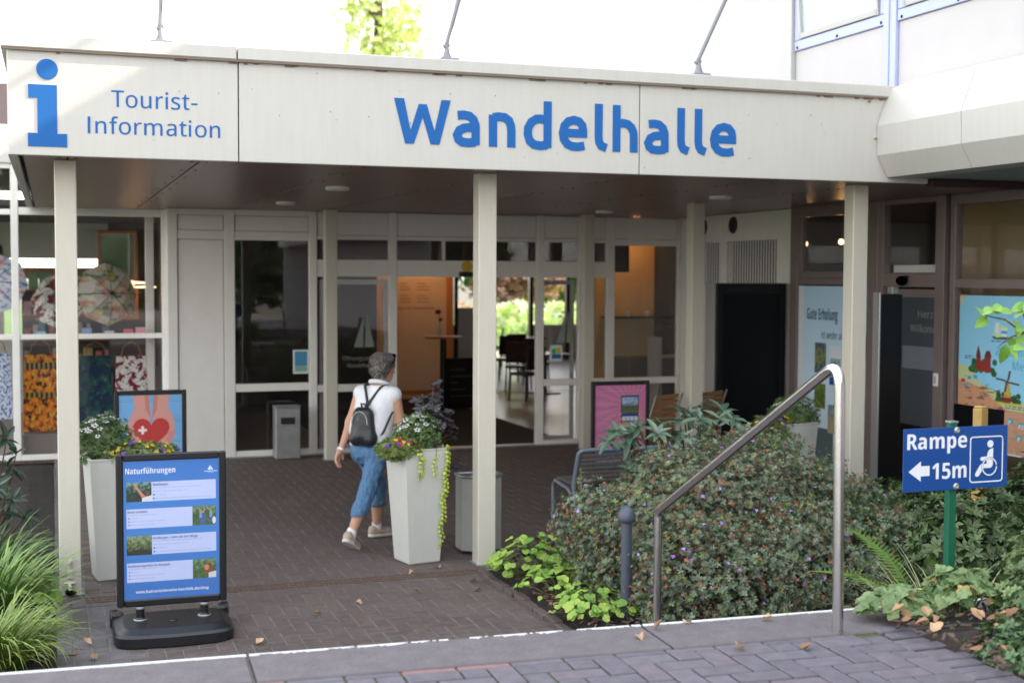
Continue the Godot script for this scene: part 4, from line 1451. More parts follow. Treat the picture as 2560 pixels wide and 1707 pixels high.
	b.ball(Vector3(0.02, 0.27, 0), Vector3(0.035, 0.03, 0.03), 5, 8)
	put(vs, "stem", b.done(), M.stem_green)
	b = MB.new()
	for k in 9:
		b.ball(Vector3(-0.02 + 0.025 * cos(k * 0.7), 0.39 + 0.018 * sin(k * 2.0), 0.025 * sin(k * 0.7)), Vector3(0.022, 0.018, 0.022), 5, 7)
	put(vs, "blossom", b.done(), M.flower_red)
	var bo := thing("menu_board", "dark menu board leaning beside the tall table's foot", "board", Vector3(6.42, 0, -20.8), 0.1)
	bx(bo, "board", -0.33, 0.33, 0.03, 0.82, -0.02, 0.02, M.black_paint, 0.006)
	for k in 5:
		bx(bo, "chalk_line", -0.22, 0.05 + 0.14 * sin(k * 2.1), 0.62 - k * 0.11, 0.635 - k * 0.11, 0.0205, 0.0215, mat("chalk", 0.1, 0.1, 0.09, 0.9) if k == 0 else M.chalk)
	bx(bo, "foot", -0.3, 0.3, 0.0, 0.03, -0.16, 0.16, M.black_paint, 0.006)
	# chairs and tables further in
	var labels := ["dark cafe chair standing nearest the doorway", "dark cafe chair behind the first one, by the table", "dark cafe chair beside the cream column's edge", "dark cafe chair farthest back before the bright windows", "dark cafe chair turned to the round table near the windows", "dark cafe chair drawn up to the far side of the table"]
	var spots := [[7.86, -21.6, 0.4], [8.35, -23.4, -0.5], [8.75, -25.4, 2.4], [10.0, -29.9, 1.2], [9.35, -26.6, 0.0], [9.0, -24.2, 3.0]]
	var first := chair_proto()
	for k in spots.size():
		var c: Node3D = first
		if k > 0:
			c = first.duplicate()
			c.name = numbered("cafe_chair")
			add_child(c, true)
		c.position = Vector3(spots[k][0], 0, spots[k][1])
		c.rotation.y = spots[k][2]
		c.set_meta("label", labels[k])
	for k in 2:
		var tt := thing("cafe_table", ["square cafe table with shiny top beyond the first chairs", "square cafe table close to the park windows"][k], "table", [Vector3(8.6, 0, -22.7), Vector3(10.3, 0, -28.6)][k], 0.3, "cafe tables inside the hall")
		bx(tt, "table_top", -0.4, 0.4, 0.72, 0.75, -0.4, 0.4, M.dark_wood, 0.006)
		M.dark_wood.roughness = 0.22
		bx(tt, "stem", -0.04, 0.04, 0.02, 0.72, -0.04, 0.04, M.black_paint)
		bx(tt, "foot", -0.22, 0.22, 0.0, 0.02, -0.22, 0.22, M.black_paint)
	# coffee bar behind the end panes
	var bar := thing("coffee_bar", "coffee bar with yellow back wall and dark machines behind the glazing", "bar", Vector3(0, 0, 0))
	bx(bar, "back_wall", 8.3, 9.35, 0.0, 3.0, -19.7, -19.6, M.yellow_wall)
	bx(bar, "dark_wall", 9.352, 11.0, 0.0, 3.0, -19.7, -19.6, M.room_dark)
	bx(bar, "shelf", 8.4, 9.6, 1.5, 1.53, -19.6, -19.35, M.dark_wood, 0.004)
	bx(bar, "counter", 8.2, 9.9, 0.0, 0.95, -18.6, -18.0, M.room_dark, 0.01)
	bx(bar, "machine", 8.95, 9.6, 0.952, 1.42, -18.5, -18.1, M.black_paint, 0.02)
	bx(bar, "rack", 8.3, 8.34, 0.0, 1.3, -17.6, -17.2, M.grey_post)
	for k in 3:
		bx(bar, "rack_shelf", 8.345, 8.9, 0.3 + k * 0.35, 0.33 + k * 0.35, -17.6, -17.2, M.grey_post)
	for k in 3:
		var cup := thing("coffee_cup", ["white cup on the bar shelf next to the pane edge", "white cup in the middle of the bar shelf", "white cup on the bar shelf beside the dark machines"][k], "cup", Vector3(8.5 + k * 0.33, 1.53, -19.45), 0.0, "cups on the bar shelf")
		var m := MB.new()
		m.lathe([Vector2(0.0, 0.0), Vector2(0.03, 0.0), Vector2(0.045, 0.05), Vector2(0.048, 0.09), Vector2(0.042, 0.088), Vector2(0.03, 0.01)], Vector3.ZERO, 14)
		put(cup, "cup", m.done(), M.cup_white)
	var pl := thing("potted_plant", "red flowering pot plant on the bar among dark machines", "plant", Vector3(9.55, 1.43, -18.3))
	m_pot(pl)
	# wooden chairs outside by the glazing
	for k in 2:
		var wc := thing("slatted_chair", ["curved wooden slat chair beside the pink poster stand", "curved wooden slat chair half hidden by the cream column"][k], "chair", [Vector3(5.98, 0, -12.75), Vector3(6.62, 0, -12.95)][k], [0.5, 0.5][k], "slatted chairs under the canopy")
		for q in 9:
			var a := MB.new()
			var y := 0.48 + q * 0.055
			a.box(Vector3(0, y, 0.2 + 0.012 * q), Vector3(0.46 - 0.012 * absf(q - 4), 0.046, 0.016), 0.004, Basis(Vector3.RIGHT, 0.2))
			put(wc, "back_slat", a.done(), M.wicker)
		for q in 6:
			bx(wc, "seat_slat", -0.22, 0.22, 0.43, 0.445, -0.2 + q * 0.068, -0.142 + q * 0.068, M.wicker, 0.003)
		for s in [-1.0, 1.0]:
			var a := MB.new()
			a.tube([Vector3(s * 0.235, 0.0, -0.2), Vector3(s * 0.235, 0.43, -0.22), Vector3(s * 0.235, 0.44, 0.15), Vector3(s * 0.235, 0.95, 0.33)], 0.012, 8)
			a.tube([Vector3(s * 0.235, 0.0, 0.3), Vector3(s * 0.235, 0.44, 0.15)], 0.012, 8)
			put(wc, "side_frame", a.done(), M.alloy)
	build_shop_goods()


func m_pot(pl: Node3D) -> void:
	var m := MB.new()
	m.lathe([Vector2(0.0, 0.0), Vector2(0.07, 0.0), Vector2(0.09, 0.14), Vector2(0.08, 0.14)], Vector3.ZERO, 14)
	put(pl, "pot", m.done(), M.table_wood)
	var places := []
	var tints := []
	for k in 90:
		var d := Vector3(rng.randfn(), absf(rng.randfn()), rng.randfn()).normalized()
		places.append(Transform3D(Basis(Vector3(rng.randf(), rng.randf(), rng.randf()).normalized(), rng.randf() * TAU).scaled(Vector3.ONE * 0.07), Vector3(0, 0.25, 0) + d * 0.2 * rng.randf_range(0.5, 1.0)))
		tints.append(Color(0.4, 0.06, 0.02) if k % 3 == 0 else Color(0.04, 0.08, 0.02))
	scatter(pl, "leaves", leaf_mesh(0.5, 0.1, 2), M.leaf, places, tints)


func cloth_img(kind: int) -> Image:
	var i := canvas(128, 192, Color.WHITE)
	var f := FastNoiseLite.new()
	f.seed = 60 + kind
	f.frequency = 0.035 if kind != 2 else 0.02
	f.fractal_octaves = 3
	for x in 128:
		for y in 192:
			var a := f.get_noise_2d(x, y)
			var b := f.get_noise_2d(x * 2.2 + 300, y * 2.2)
			var c := Color.WHITE
			match kind:
				0: # orange patchwork
					c = Color(0.62, 0.25, 0.05).lerp(Color(0.85, 0.5, 0.1), clampf(a * 2 + 0.5, 0, 1))
					c = c.lerp(Color(0.82, 0.68, 0.2), smoothstep(0.12, 0.4, b)).lerp(Color(0.16, 0.08, 0.06), smoothstep(0.2, 0.5, -a))
					if absf(y - 28) < 9 or absf(y - 100) < 7:
						c = Color(0.12, 0.1, 0.07) if (x / 9) % 2 else Color(0.6, 0.5, 0.25)
				1: # blue sprigs on white
					c = Color(0.82, 0.85, 0.88)
					c = c.lerp(Color(0.25, 0.38, 0.65), smoothstep(0.02, 0.26, b))
				2: # deep green and blue
					c = Color(0.05, 0.13, 0.26).lerp(Color(0.08, 0.28, 0.27), clampf(a * 2 + 0.5, 0, 1))
					if b > 0.4:
						c = Color(0.3, 0.4, 0.35)
				3: # dark red flowers on white
					c = Color(0.84, 0.83, 0.8)
					c = c.lerp(Color(0.45, 0.08, 0.14), smoothstep(0.1, 0.24, f.get_noise_2d(x * 0.8, y * 0.8))).lerp(Color(0.22, 0.22, 0.3), smoothstep(0.3, 0.45, b))
				4: # pastel drops
					c = Color(0.86, 0.86, 0.88)
					c = c.lerp(Color(0.5, 0.64, 0.85), smoothstep(0.08, 0.3, b)).lerp(Color(0.88, 0.58, 0.58), smoothstep(0.2, 0.4, -a))
				5: # pale leaves
					c = Color(0.72, 0.7, 0.66)
					c = Color(0.8, 0.79, 0.75).lerp(Color(0.4, 0.52, 0.42), smoothstep(0.14, 0.4, f.get_noise_2d(x * 0.55, y * 0.55)))
					c = c.lerp(Color(0.78, 0.56, 0.54), smoothstep(0.12, 0.4, f.get_noise_2d(x * 0.6 + 700, y * 0.6)))
					c = c.lerp(Color(0.78, 0.74, 0.42), smoothstep(0.3, 0.45, f.get_noise_2d(x * 0.8 + 70, y * 0.8 + 900)))
			i.set_pixel(x, y, c)
	return i


func build_shop_goods() -> void:
	var r := thing("shop_interior", "inside of the gift shop behind the big window", "room")
	bx(r, "floor", -5.0, 1.4, -0.05, 0.0, -22.0, -16.42, M.floor_wood)
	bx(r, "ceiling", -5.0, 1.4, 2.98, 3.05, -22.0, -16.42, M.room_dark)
	bx(r, "roof_slab", -5.0, 1.4, 3.46, 3.6, -22.0, -16.45, M.soffit_grey)
	bx(r, "back_wall", -5.0, 1.4, 0.0, 1.2, -22.1, -22.0, M.room_white)
	bx(r, "back_wall", -5.0, 1.4, 2.42, 3.0, -22.1, -22.0, M.room_white)
	bx(r, "back_rail", -5.0, 1.4, 2.1, 2.28, -22.08, -22.0, M.door_wood)
	for k in 4:
		bx(r, "back_post", -1.9 + k * 1.1, -1.8 + k * 1.1, 1.2, 2.62, -22.06, -22.0, M.room_white)
	bx(r, "shelf", -0.34, 1.09, 1.415, 1.435, -16.9, -16.42, M.room_white, 0.003)
	bx(r, "rack_panel", 0.75, 1.39, 0.9, 2.9, -19.0, -18.95, M.room_dark)
	bx(r, "plinth", -0.34, 1.09, 0.0, 0.28, -17.2, -16.5, mat("plinth_grey", 0.2, 0.17, 0.16, 0.8), 0.01)
	var mir := thing("wood_framed_mirror", "tall mirror in an orange wooden frame inside the shop", "mirror", Vector3(0.86, 1.62, -18.6))
	var fm := MB.new()
	for s in [-1.0, 1.0]:
		fm.box(Vector3(s * 0.24, 0.55, 0), Vector3(0.045, 1.2, 0.04), 0.004)
		fm.box(Vector3(0, 0.55 + s * 0.58, 0), Vector3(0.5, 0.045, 0.042), 0.004)
	put(mir, "frame", fm.done(), M.door_wood)
	bx(mir, "mirror_glass", -0.218, 0.218, -0.03, 1.13, -0.01, 0.0, mat("mirror", 0.55, 0.58, 0.56, 0.06, 1.0))
	var mat_cloth := []
	for k in 6:
		var m := poster_mat("cloth_%d" % k, cloth_img(k), 0.9)
		m.cull_mode = BaseMaterial3D.CULL_DISABLED
		if k > 3:
			m.backlight_enabled = true
			m.backlight = Color(0.7, 0.7, 0.68)
		mat_cloth.append(m)
	# a rack crowded with small goods behind the umbrellas
	var rk := thing("goods_rack", "crowded rack of small colourful goods behind the umbrellas in the shop", "rack", Vector3(0.35, 0, -20.2))
	bx(rk, "rack_back", -0.75, 1.0, 0.0, 1.95, -0.03, 0.0, M.room_dark)
	for q in 5:
		bx(rk, "rack_shelf", -0.75, 1.0, 0.5 + q * 0.36, 0.52 + q * 0.36, 0.002, 0.3, M.door_wood)
		var x := -0.72
		while x < 0.9:
			var w := rng.randf_range(0.05, 0.16)
			var pal := [Color(0.6, 0.2, 0.15), Color(0.2, 0.4, 0.5), Color(0.65, 0.6, 0.5), Color(0.55, 0.45, 0.15), Color(0.3, 0.45, 0.25), Color(0.6, 0.35, 0.4)]
			var key := "goods_%d" % (rng.randi() % 6)
			if not M.has(key):
				var cc: Color = pal[int(key.right(1))]
				mat(key, cc.r * 0.6, cc.g * 0.6, cc.b * 0.6, 0.7)
			bx(rk, "goods", x, x + w, 0.521 + q * 0.36, 0.521 + q * 0.36 + rng.randf_range(0.08, 0.28), 0.05, 0.24, M[key], 0.006)
			x += w + rng.randf_range(0.005, 0.06)
	# shop lamps: flat glowing rings
	for k in 2:
		var l := thing("shop_lamp", ["glowing flat pendant lamp in the shop beside the corner post", "second flat pendant lamp just below and behind the first"][k], "lamp", [Vector3(1.06, 2.06, -17.9), Vector3(1.2, 2.0, -18.3)][k], 0.0, "pendant lamps in the shop")
		var b := MB.new()
		b.lathe([Vector2(0.0, 0.0), Vector2(0.13, 0.0), Vector2(0.14, 0.02), Vector2(0.0, 0.03)], Vector3.ZERO, 20)
		put(l, "shade", b.done(), glow("shop_glow", 1.0, 0.65, 0.4, 1.6))
		b = MB.new()
		b.tube([Vector3(0, 0.03, 0), Vector3(0, 2.98 - l.position.y, 0)], 0.006, 6)
		put(l, "cord", b.done(), M.black_plastic)
		omni(l, Vector3(0, -0.06, 0), 0.02, Color(1.0, 0.75, 0.5), 0.1)
	# open umbrellas on show
	var us := [
		[Vector3(0.66, 1.93, -17.3), 0.4, 5, "open umbrella printed with pale green leaves behind the shop pane", Vector3(0.35, 0.1, 0.93)],
		[Vector3(-0.62, 2.05, -17.1), 0.38, 4, "open umbrella with pastel drops cut by the shop's edge post", Vector3(-0.3, 0.25, 0.9)],
		[Vector3(0.12, 1.85, -18.6), 0.42, 3, "open umbrella with red flowers deeper inside the shop", Vector3(-0.4, 0.45, 0.8)]]
	for u in us:
		var t := thing("umbrella", u[3], "umbrella", u[0], 0.0, "umbrellas on show in the shop")
		var face: Vector3 = u[4].normalized()
		var bs := Basis(face.cross(Vector3.UP).normalized(), face, face.cross(Vector3.UP).normalized().cross(face))
		var rr: float = u[1]
		var top := MB.new()
		for k in 8:
			var a0 := TAU * k / 8
			var a1 := TAU * (k + 1) / 8
			var p0 := Vector3(cos(a0), 0, sin(a0)) * rr
			var p1 := Vector3(cos(a1), 0, sin(a1)) * rr
			var q0 := p0 * 0.55 + Vector3(0, 0.11, 0)
			var q1 := p1 * 0.55 + Vector3(0, 0.11, 0)
			var apex := Vector3(0, 0.15, 0)
			for tr in [[p0, q1, q0], [p0, p1, q1], [q0, q1, apex]]:
				var i := top.v.size()
				var nn: Vector3 = (tr[1] - tr[0]).cross(tr[2] - tr[0]).normalized()
				for q in tr:
					top.vert(q, nn, v2(0.5 + q.x / rr * 0.5, 0.5 + q.z / rr * 0.5))
				top.ix.append_array(PackedInt32Array([i, i + 2, i + 1]))
		put(t, "canopy", top.done(), mat_cloth[u[2]], Vector3.ZERO, bs)
		var ribs := MB.new()
		for k in 8:
			var a0 := TAU * k / 8
			var p0 := Vector3(cos(a0), 0, sin(a0)) * rr
			ribs.tube([Vector3(0, 0.162, 0), p0 * 0.55 + Vector3(0, 0.122, 0), p0 + Vector3(0, 0.012, 0)], 0.004, 5)
		ribs.tube([Vector3(0, 0.24, 0), Vector3(0, -0.45, 0)], 0.007, 6)
		put(t, "ribs", ribs.done(), M.black_plastic, Vector3.ZERO, bs)
		var hd := MB.new()
		hd.tube([Vector3(0, -0.45, 0), Vector3(0, -0.58, 0)], 0.016, 8)
		put(t, "handle", hd.done(), M.black_plastic, Vector3.ZERO, bs)
	# cloth bags
	var bags := [
		[Vector3(-0.13, 0.3, -16.7), 0.42, 0.92, 0, "orange patterned cloth bag hanging behind the lower shop pane"],
		[Vector3(-0.62, 0.45, -16.8), 0.34, 0.78, 1, "white cloth bag with blue sprigs beside the edge post"],
		[Vector3(0.5, 0.33, -16.8), 0.42, 0.86, 2, "deep blue and green cloth bag behind the cream column"],
		[Vector3(0.92, 0.62, -16.75), 0.4, 0.56, 3, "white cloth bag with dark red flowers over the heart poster"]]
	for g in bags:
		var t := thing("cloth_bag", g[4], "bag", g[0], 0.0, "cloth bags in the shop window")
		var b := MB.new()
		var w: float = g[1]
		var h: float = g[2]
		for s in [1.0, -1.0]:
			for a in 10:
				for c in 8:
					var q := []
					for o in [[a, c], [a + 1, c], [a + 1, c + 1], [a, c + 1]]:
						var u: float = o[0] / 10.0
						var v: float = o[1] / 8.0
						q.append([Vector3((u - 0.5) * w * (1.0 - 0.12 * v), v * h, s * (0.012 + 0.05 * sin(PI * u) * (1.0 - 0.6 * v) + 0.012 * sin(u * 14.0 + v * 5.0))), v2(u, 1.0 - v)])
					var i := b.v.size()
					for o in q:
						b.vert(o[0], Vector3(0, 0, s), o[1])
					b.ix.append_array(PackedInt32Array([i, i + 2, i + 1, i, i + 3, i + 2] if s > 0 else [i, i + 1, i + 2, i, i + 2, i + 3]))
		put(t, "bag_body", b.done(), mat_cloth[g[3]])
		var hd := MB.new()
		for s in [-1.0, 1.0]:
			hd.tube([Vector3(s * w * 0.3, h, 0), Vector3(s * w * 0.22, h + 0.12, 0), Vector3(0, h + 0.18, 0)], 0.008, 6)
		put(t, "handle", hd.done(), M.door_wood)
	# small boxes on the shelf
	for k in 6:
		var cols := [[0.3, 0.55, 0.62], [0.1, 0.2, 0.45], [0.2, 0.3, 0.5], [0.6, 0.55, 0.5], [0.6, 0.1, 0.15], [0.7, 0.3, 0.4]]
		var names := ["small blue glasses case lying on the shop shelf", "little pale blue box on the shelf beside the column", "small navy box on the shelf next to the cream column", "small cream box with red print under the leaf umbrella", "little red flowered box on the shelf under the umbrella's edge", "small pink flowered box at the shelf's corner"]
		var px := [-0.12, 0.2, 0.4, 0.66, 0.88, 1.02]
		var pal: Array = cols[k]
		var o := bx(self, "gift_box", px[k] - 0.055, px[k] + 0.055, 1.436, 1.5 + 0.02 * (k % 3), -16.6, -16.54, mat("gift_%d" % k, pal[0], pal[1], pal[2], 0.6), 0.004)
		tag(o, names[k], "box", "small boxes on the shop shelf")


# ---------------------------------------------------------------- poster stands and street furniture

func stand(called: String, label: String, at: Vector3, turn: float, print_mat: Material, full_base: bool) -> Node3D:
	var t := thing(called, label, "poster stand", at, turn, "black framed poster stands")
	var fr := MB.new()
	# mitred snap frame, 0.65 x 0.93
	var w := 0.325
	var y0 := 0.185
	var y1 := 1.112
	var k := 0.042
	for s in [[Vector3(-w + k / 2, (y0 + y1) / 2, 0), Vector3(k, y1 - y0, 0.036)], [Vector3(w - k / 2, (y0 + y1) / 2, 0), Vector3(k, y1 - y0, 0.036)]]:
		fr.box(s[0], s[1], 0.007)
	for y in [y0 + k / 2, y1 - k / 2]:
		fr.box(Vector3(0, y, 0), Vector3(2 * w - 2 * k, k, 0.0345), 0.007)
	put(t, "frame", fr.done(), M.black_plastic)
	var back := bx(t, "back_sheet", -w + k, w - k, y0 + k, y1 - k, -0.006, 0.004, M.black_plastic)
	put(back, "poster", sheet(2 * w - 2 * k, y1 - y0 - 2 * k), print_mat, Vector3(0, 0, 0.0065))
	put(back, "cover_film", sheet(2 * w - 2 * k, y1 - y0 - 2 * k), film_glass(), Vector3(0, 0, 0.0085))
	for s in [-0.19, 0.19]:
		var p := MB.new()
		p.lathe([Vector2(0.034, 0.1), Vector2(0.034, 0.112), Vector2(0.024, 0.115), Vector2(0.026, 0.122), Vector2(0.024, 0.129), Vector2(0.026, 0.136), Vector2(0.024, 0.143), Vector2(0.026, 0.15), Vector2(0.024, 0.157), Vector2(0.026, 0.164), Vector2(0.024, 0.17), Vector2(0.027, 0.172), Vector2(0.027, 0.19)], Vector3(s, 0, 0), 18)
		put(t, "spring_post", p.done(), M.black_plastic)
		var ring := MB.new()
		ring.lathe([Vector2(0.0275, 0.168), Vector2(0.031, 0.17), Vector2(0.031, 0.182), Vector2(0.0275, 0.184)], Vector3(s, 0, 0), 18)
		ring.lathe([Vector2(0.034, 0.1), Vector2(0.042, 0.1), Vector2(0.04, 0.107), Vector2(0.034, 0.109)], Vector3(s, 0, 0), 18)
		put(t, "post_collar", ring.done(), M.zinc)
	# water-filled foot: rounded slab with a raised rim and wheels at the back corners
	var b := MB.new()
	var hw := 0.352
	var hd := 0.27
	var prof := [[0.0, 0.006, 0.02], [0.006, 0.0, 0.0], [0.06, 0.0, 0.0], [0.076, 0.012, 0.012], [0.098, 0.06, 0.075], [0.1, 0.075, 0.09]]
	var rings := []
	for p in prof:
		var ring := []
		var ww: float = hw - p[1]
		var dd: float = hd - p[2]
		for q in 48:
			var a := TAU * q / 48
			var c := cos(a)
			var s := sin(a)
			var x := signf(c) * pow(absf(c), 0.28) * ww
			var z := signf(s) * pow(absf(s), 0.32) * dd
			if z > 0:
				z += 0.035 * (1.0 - pow(x / hw, 2.0))
			ring.append(Vector3(x, p[0], z))
		rings.append(ring)
	for i in rings.size() - 1:
		for q in 48:
			b.quad(rings[i][(q + 1) % 48], rings[i][q], rings[i + 1][q], rings[i + 1][(q + 1) % 48])
	for q in 48:
		b.tri(Vector3(0, 0.1, 0), rings[5][(q + 1) % 48], rings[5][q])
	var foot := put(t, "base", b.done(), M.black_plastic)
	var plug := MB.new()
	plug.lathe([Vector2(0.024, 0.1), Vector2(0.024, 0.106), Vector2(0.018, 0.109), Vector2(0.0, 0.109)], Vector3(0, 0, 0.07), 18)
	put(foot, "filler_cap", plug.done(), M.black_plastic)
	for s in [-1.0, 1.0]:
		var wh := MB.new()
		wh.lathe([Vector2(0.0, -0.025), Vector2(0.05, -0.025), Vector2(0.056, -0.018), Vector2(0.056, 0.018), Vector2(0.05, 0.025), Vector2(0.0, 0.025)], Vector3(s * 0.335, 0.06, -0.24), 20, Basis(Vector3.BACK, PI / 2))
		wh.box(Vector3(s * 0.315, 0.085, -0.2), Vector3(0.07, 0.05, 0.1), 0.015)
		put(t, "wheel", wh.done(), M.black_plastic)
	return back


func film_glass() -> StandardMaterial3D:
	if not M.has("film_glass"):
		glass("film_glass", 0.9, 0.9, 0.9, 0.02)
		M.film_glass.roughness = 0.12
	return M.film_glass


func lines(i: Image, x: float, y: float, widths: Array, c: Color, step := 15.0) -> void:
	for k in widths.size():
		var a := x
		while a < x + widths[k]:
			var w := rng.randf_range(6, 22)
			rect(i, a, y + k * step, minf(w, x + widths[k] - a), 4, c)
			a += w + 4


func build_stands() -> void:
	# blue programme poster
	var blue := Color(0.2, 0.44, 0.74)
	var i := canvas(566, 843, blue)
	for y in 843:
		rect(i, 0, y, 566, 1, blue.lerp(Color(0.24, 0.49, 0.78), absf(sin(y * 0.004))))
	var pale := Color(0.74, 0.78, 0.92)
	var ink := Color(0.45, 0.5, 0.66)
	var fine := Color(0.6, 0.65, 0.8)
	var rows := [130, 292, 455, 620]
	for k in 4:
		var y: int = rows[k]
		if k % 2 == 0:
			rect(i, 165, y, 382, 118, pale)
			match k:
				0:
					photo(i, 18, y, 147, 118, Color(0.5, 0.65, 0.65), Color(0.08, 0.22, 0.12), Color(0.12, 0.2, 0.14), 31, 0.03)
					fill_poly(i, PackedVector2Array([v2(58, y + 12), v2(70, y + 10), v2(125, y + 82), v2(150, y + 90), v2(160, y + 118), v2(110, y + 118), v2(108, y + 92)]), Color(0.75, 0.5, 0.42))
					blot(i, 140, y + 66, 14, 16, Color(0.4, 0.25, 0.18))
					fill_poly(i, PackedVector2Array([v2(112, y + 96), v2(165, y + 80), v2(165, y + 118), v2(108, y + 118)]), Color(0.82, 0.82, 0.82))
				2:
					photo(i, 18, y, 147, 118, Color(0.55, 0.65, 0.5), Color(0.35, 0.42, 0.2), Color(0.16, 0.18, 0.1), 35, 0.03)
					fill_poly(i, PackedVector2Array([v2(18, y + 112), v2(70, y + 84), v2(120, y + 76), v2(160, y + 100), v2(164, y + 117), v2(18, y + 117)]), Color(0.16, 0.16, 0.1))
					for q in 9:
						rect(i, 30 + q * 15 + (q % 3) * 3, y + 6, 2, 80, Color(0.5, 0.52, 0.4))
			lines(i, 172, y + 34, [290, 210, 80, 350], fine, 22.0)
			for q in 2:
				blot(i, 178, y + 78 + q * 22, 6, 6, Color(0.3, 0.5, 0.85))
		else:
			rect(i, 18, y, 388, 118, pale)
			photo(i, 406, y, 141, 118, Color(0.5, 0.62, 0.45), Color(0.2, 0.36, 0.14), Color(0.36, 0.44, 0.24), 40 + k, 0.03)
			if k == 1:
				for q in [v2(448, 60), v2(470, 52), v2(508, 58), v2(462, 66)]:
					rect(i, q.x, y + q.y - 26, 15, 40, [Color(0.5, 0.58, 0.8), Color(0.75, 0.78, 0.8), Color(0.3, 0.36, 0.5), Color(0.7, 0.72, 0.76)][int(q.x) % 4])
					rect(i, q.x, y + q.y + 12, 15, 34, Color(0.25, 0.38, 0.62))
					blot(i, q.x + 7, y + q.y - 31, 6, 7, Color(0.75, 0.55, 0.45))
				blot(i, 535, y + 90, 11, 22, Color(0.85, 0.85, 0.85))
			else:
				blot(i, 500, y + 60, 26, 38, Color(0.5, 0.28, 0.16))
				blot(i, 488, y + 52, 14, 18, Color(0.78, 0.52, 0.38))
				fill_poly(i, PackedVector2Array([v2(500, y + 86), v2(546, y + 76), v2(546, y + 117), v2(500, y + 117)]), Color(0.8, 0.8, 0.82))
			lines(i, 26, y + 34, [170, 60, 220, 160], fine, 20.0)
			for q in 3:
				blot(i, 32, y + 55 + q * 20, 5, 5, Color(0.4, 0.55, 0.85))
	# boat emblem beside the headline (the code square of the original is left out)
	fill_poly(i, PackedVector2Array([v2(498, 70), v2(514, 40), v2(518, 70)]), Color(0.85, 0.88, 0.95))
	fill_poly(i, PackedVector2Array([v2(520, 70), v2(517, 44), v2(532, 70)]), Color(0.85, 0.88, 0.95))
	rect(i, 478, 76, 78, 5, Color(0.75, 0.82, 0.95))
	rect(i, 500, 86, 34, 3, Color(0.6, 0.72, 0.92))
	var p := stand("poster_stand", "black poster stand with blue Naturführungen programme in front of the canopy", Vector3(0.676, 0, -8.17), deg_to_rad(-0.5), poster_mat("programme_print", i), true)
	p.get_parent().set_meta("group", "black framed poster stands")
	var white := mat("print_white", 0.72, 0.75, 0.85, 0.5)
	var dark := mat("print_ink", 0.12, 0.16, 0.32, 0.6)
	# the poster is 0.566 wide: 1 mm per texel, centre at 283, 421.5
	var px := func(x: float) -> float: return (x - 283.0) / 1000.0
	var py := func(y: float) -> float: return (421.5 - y) / 1000.0
	words(p, "lettering", "Naturführungen", true, white, px.call(14.0), px.call(306.0), py.call(78.0), 0.034, 0.0072)
	words(p, "lettering", "Waldbaden", true, dark, px.call(172.0), px.call(262.0), py.call(154.0), 0.014, 0.0072)
	words(p, "lettering", "Moor erleben", true, dark, px.call(25.0), px.call(140.0), py.call(316.0), 0.014, 0.0072)
	words(p, "lettering", "Dreibergen - mehr als drei Berge", true, dark, px.call(172.0), px.call(436.0), py.call(480.0), 0.014, 0.0072)
	words(p, "lettering", "Entdeckungsreise im Kurpark", true, dark, px.call(25.0), px.call(270.0), py.call(645.0), 0.014, 0.0072)
	words(p, "lettering", "www.bad-zwischenahn-touristik.de/shop", true, white, px.call(68.0), px.call(500.0), py.call(806.0), 0.017, 0.0072)
	# poster with two hands holding a heart
	i = canvas(566, 843, Color(0.42, 0.66, 0.86))
	for k in 5:
		rect(i, 0, 40 + k * 190, 566, 4, Color(0.28, 0.5, 0.7))
	for y in range(0, 843, 3):
		rect(i, 0, y, 566, 1, Color(0.45, 0.7, 0.9) if (y / 190) % 2 else Color(0.5, 0.74, 0.92))
	for k in 5:
		rect(i, 0, 60 + k * 190, 566, 3, Color(0.24, 0.46, 0.68))
	var skin := Color(0.83, 0.6, 0.56)
	for s in [-1.0, 1.0]:
		var c := 290.0
		fill_poly(i, PackedVector2Array([v2(c + s * 20, 0), v2(c + s * 165, 0), v2(c + s * 150, 120), v2(c + s * 205, 230), v2(c + s * 215, 380), v2(c + s * 150, 500), v2(c + s * 40, 440), v2(c + s * 6, 200)]), skin)
		fill_poly(i, PackedVector2Array([v2(c + s * 20, 0), v2(c + s * 60, 0), v2(c + s * 50, 140), v2(c + s * 8, 220)]), Color(0.76, 0.5, 0.47))
		for q in 4:
			fill_poly(i, PackedVector2Array([v2(c + s * (215 - q * 12), 330 + q * 40), v2(c + s * (195 - q * 14), 420 + q * 40), v2(c + s * (150 - q * 18), 440 + q * 36), v2(c + s * (150 - q * 10), 350 + q * 40)]), Color(0.8, 0.55, 0.52))
	var heart := PackedVector2Array()
	for k in 60:
		var a := TAU * k / 60
		heart.append(v2(288 + 165 * pow(sin(a), 3), 345 - 10.5 * (13 * cos(a) - 5 * cos(2 * a) - 2 * cos(3 * a) - cos(4 * a))))
	fill_poly(i, heart, Color(0.75, 0.13, 0.12))
	rect(i, 172, 316, 76, 24, Color(0.92, 0.9, 0.9))
	rect(i, 198, 290, 24, 76, Color(0.92, 0.9, 0.9))
	stand("poster_stand", "black poster stand showing hands holding a red heart", Vector3(0.86, 0, -12.6), 0.0, poster_mat("heart_print", i), true)
	# pink poster with a phone
	i = canvas(566, 843, Color(0.78, 0.45, 0.62))
	for k in 24:
		var a := k * TAU / 24
		var cc := v2(420, 210)
		fill_poly(i, PackedVector2Array([cc, cc + Vector2.from_angle(a) * 900, cc + Vector2.from_angle(a + 0.13) * 900]), Color(0.82, 0.5, 0.67))
	var soft := Color(0.88, 0.66, 0.78)
	lines(i, 40, 60, [480], soft)
	for k in 4:
		lines(i, 45, 150 + k * 120, [200, 170, 190, 120], soft, 22.0)
	rect(i, 290, 110, 200, 420, Color(0.08, 0.1, 0.2))
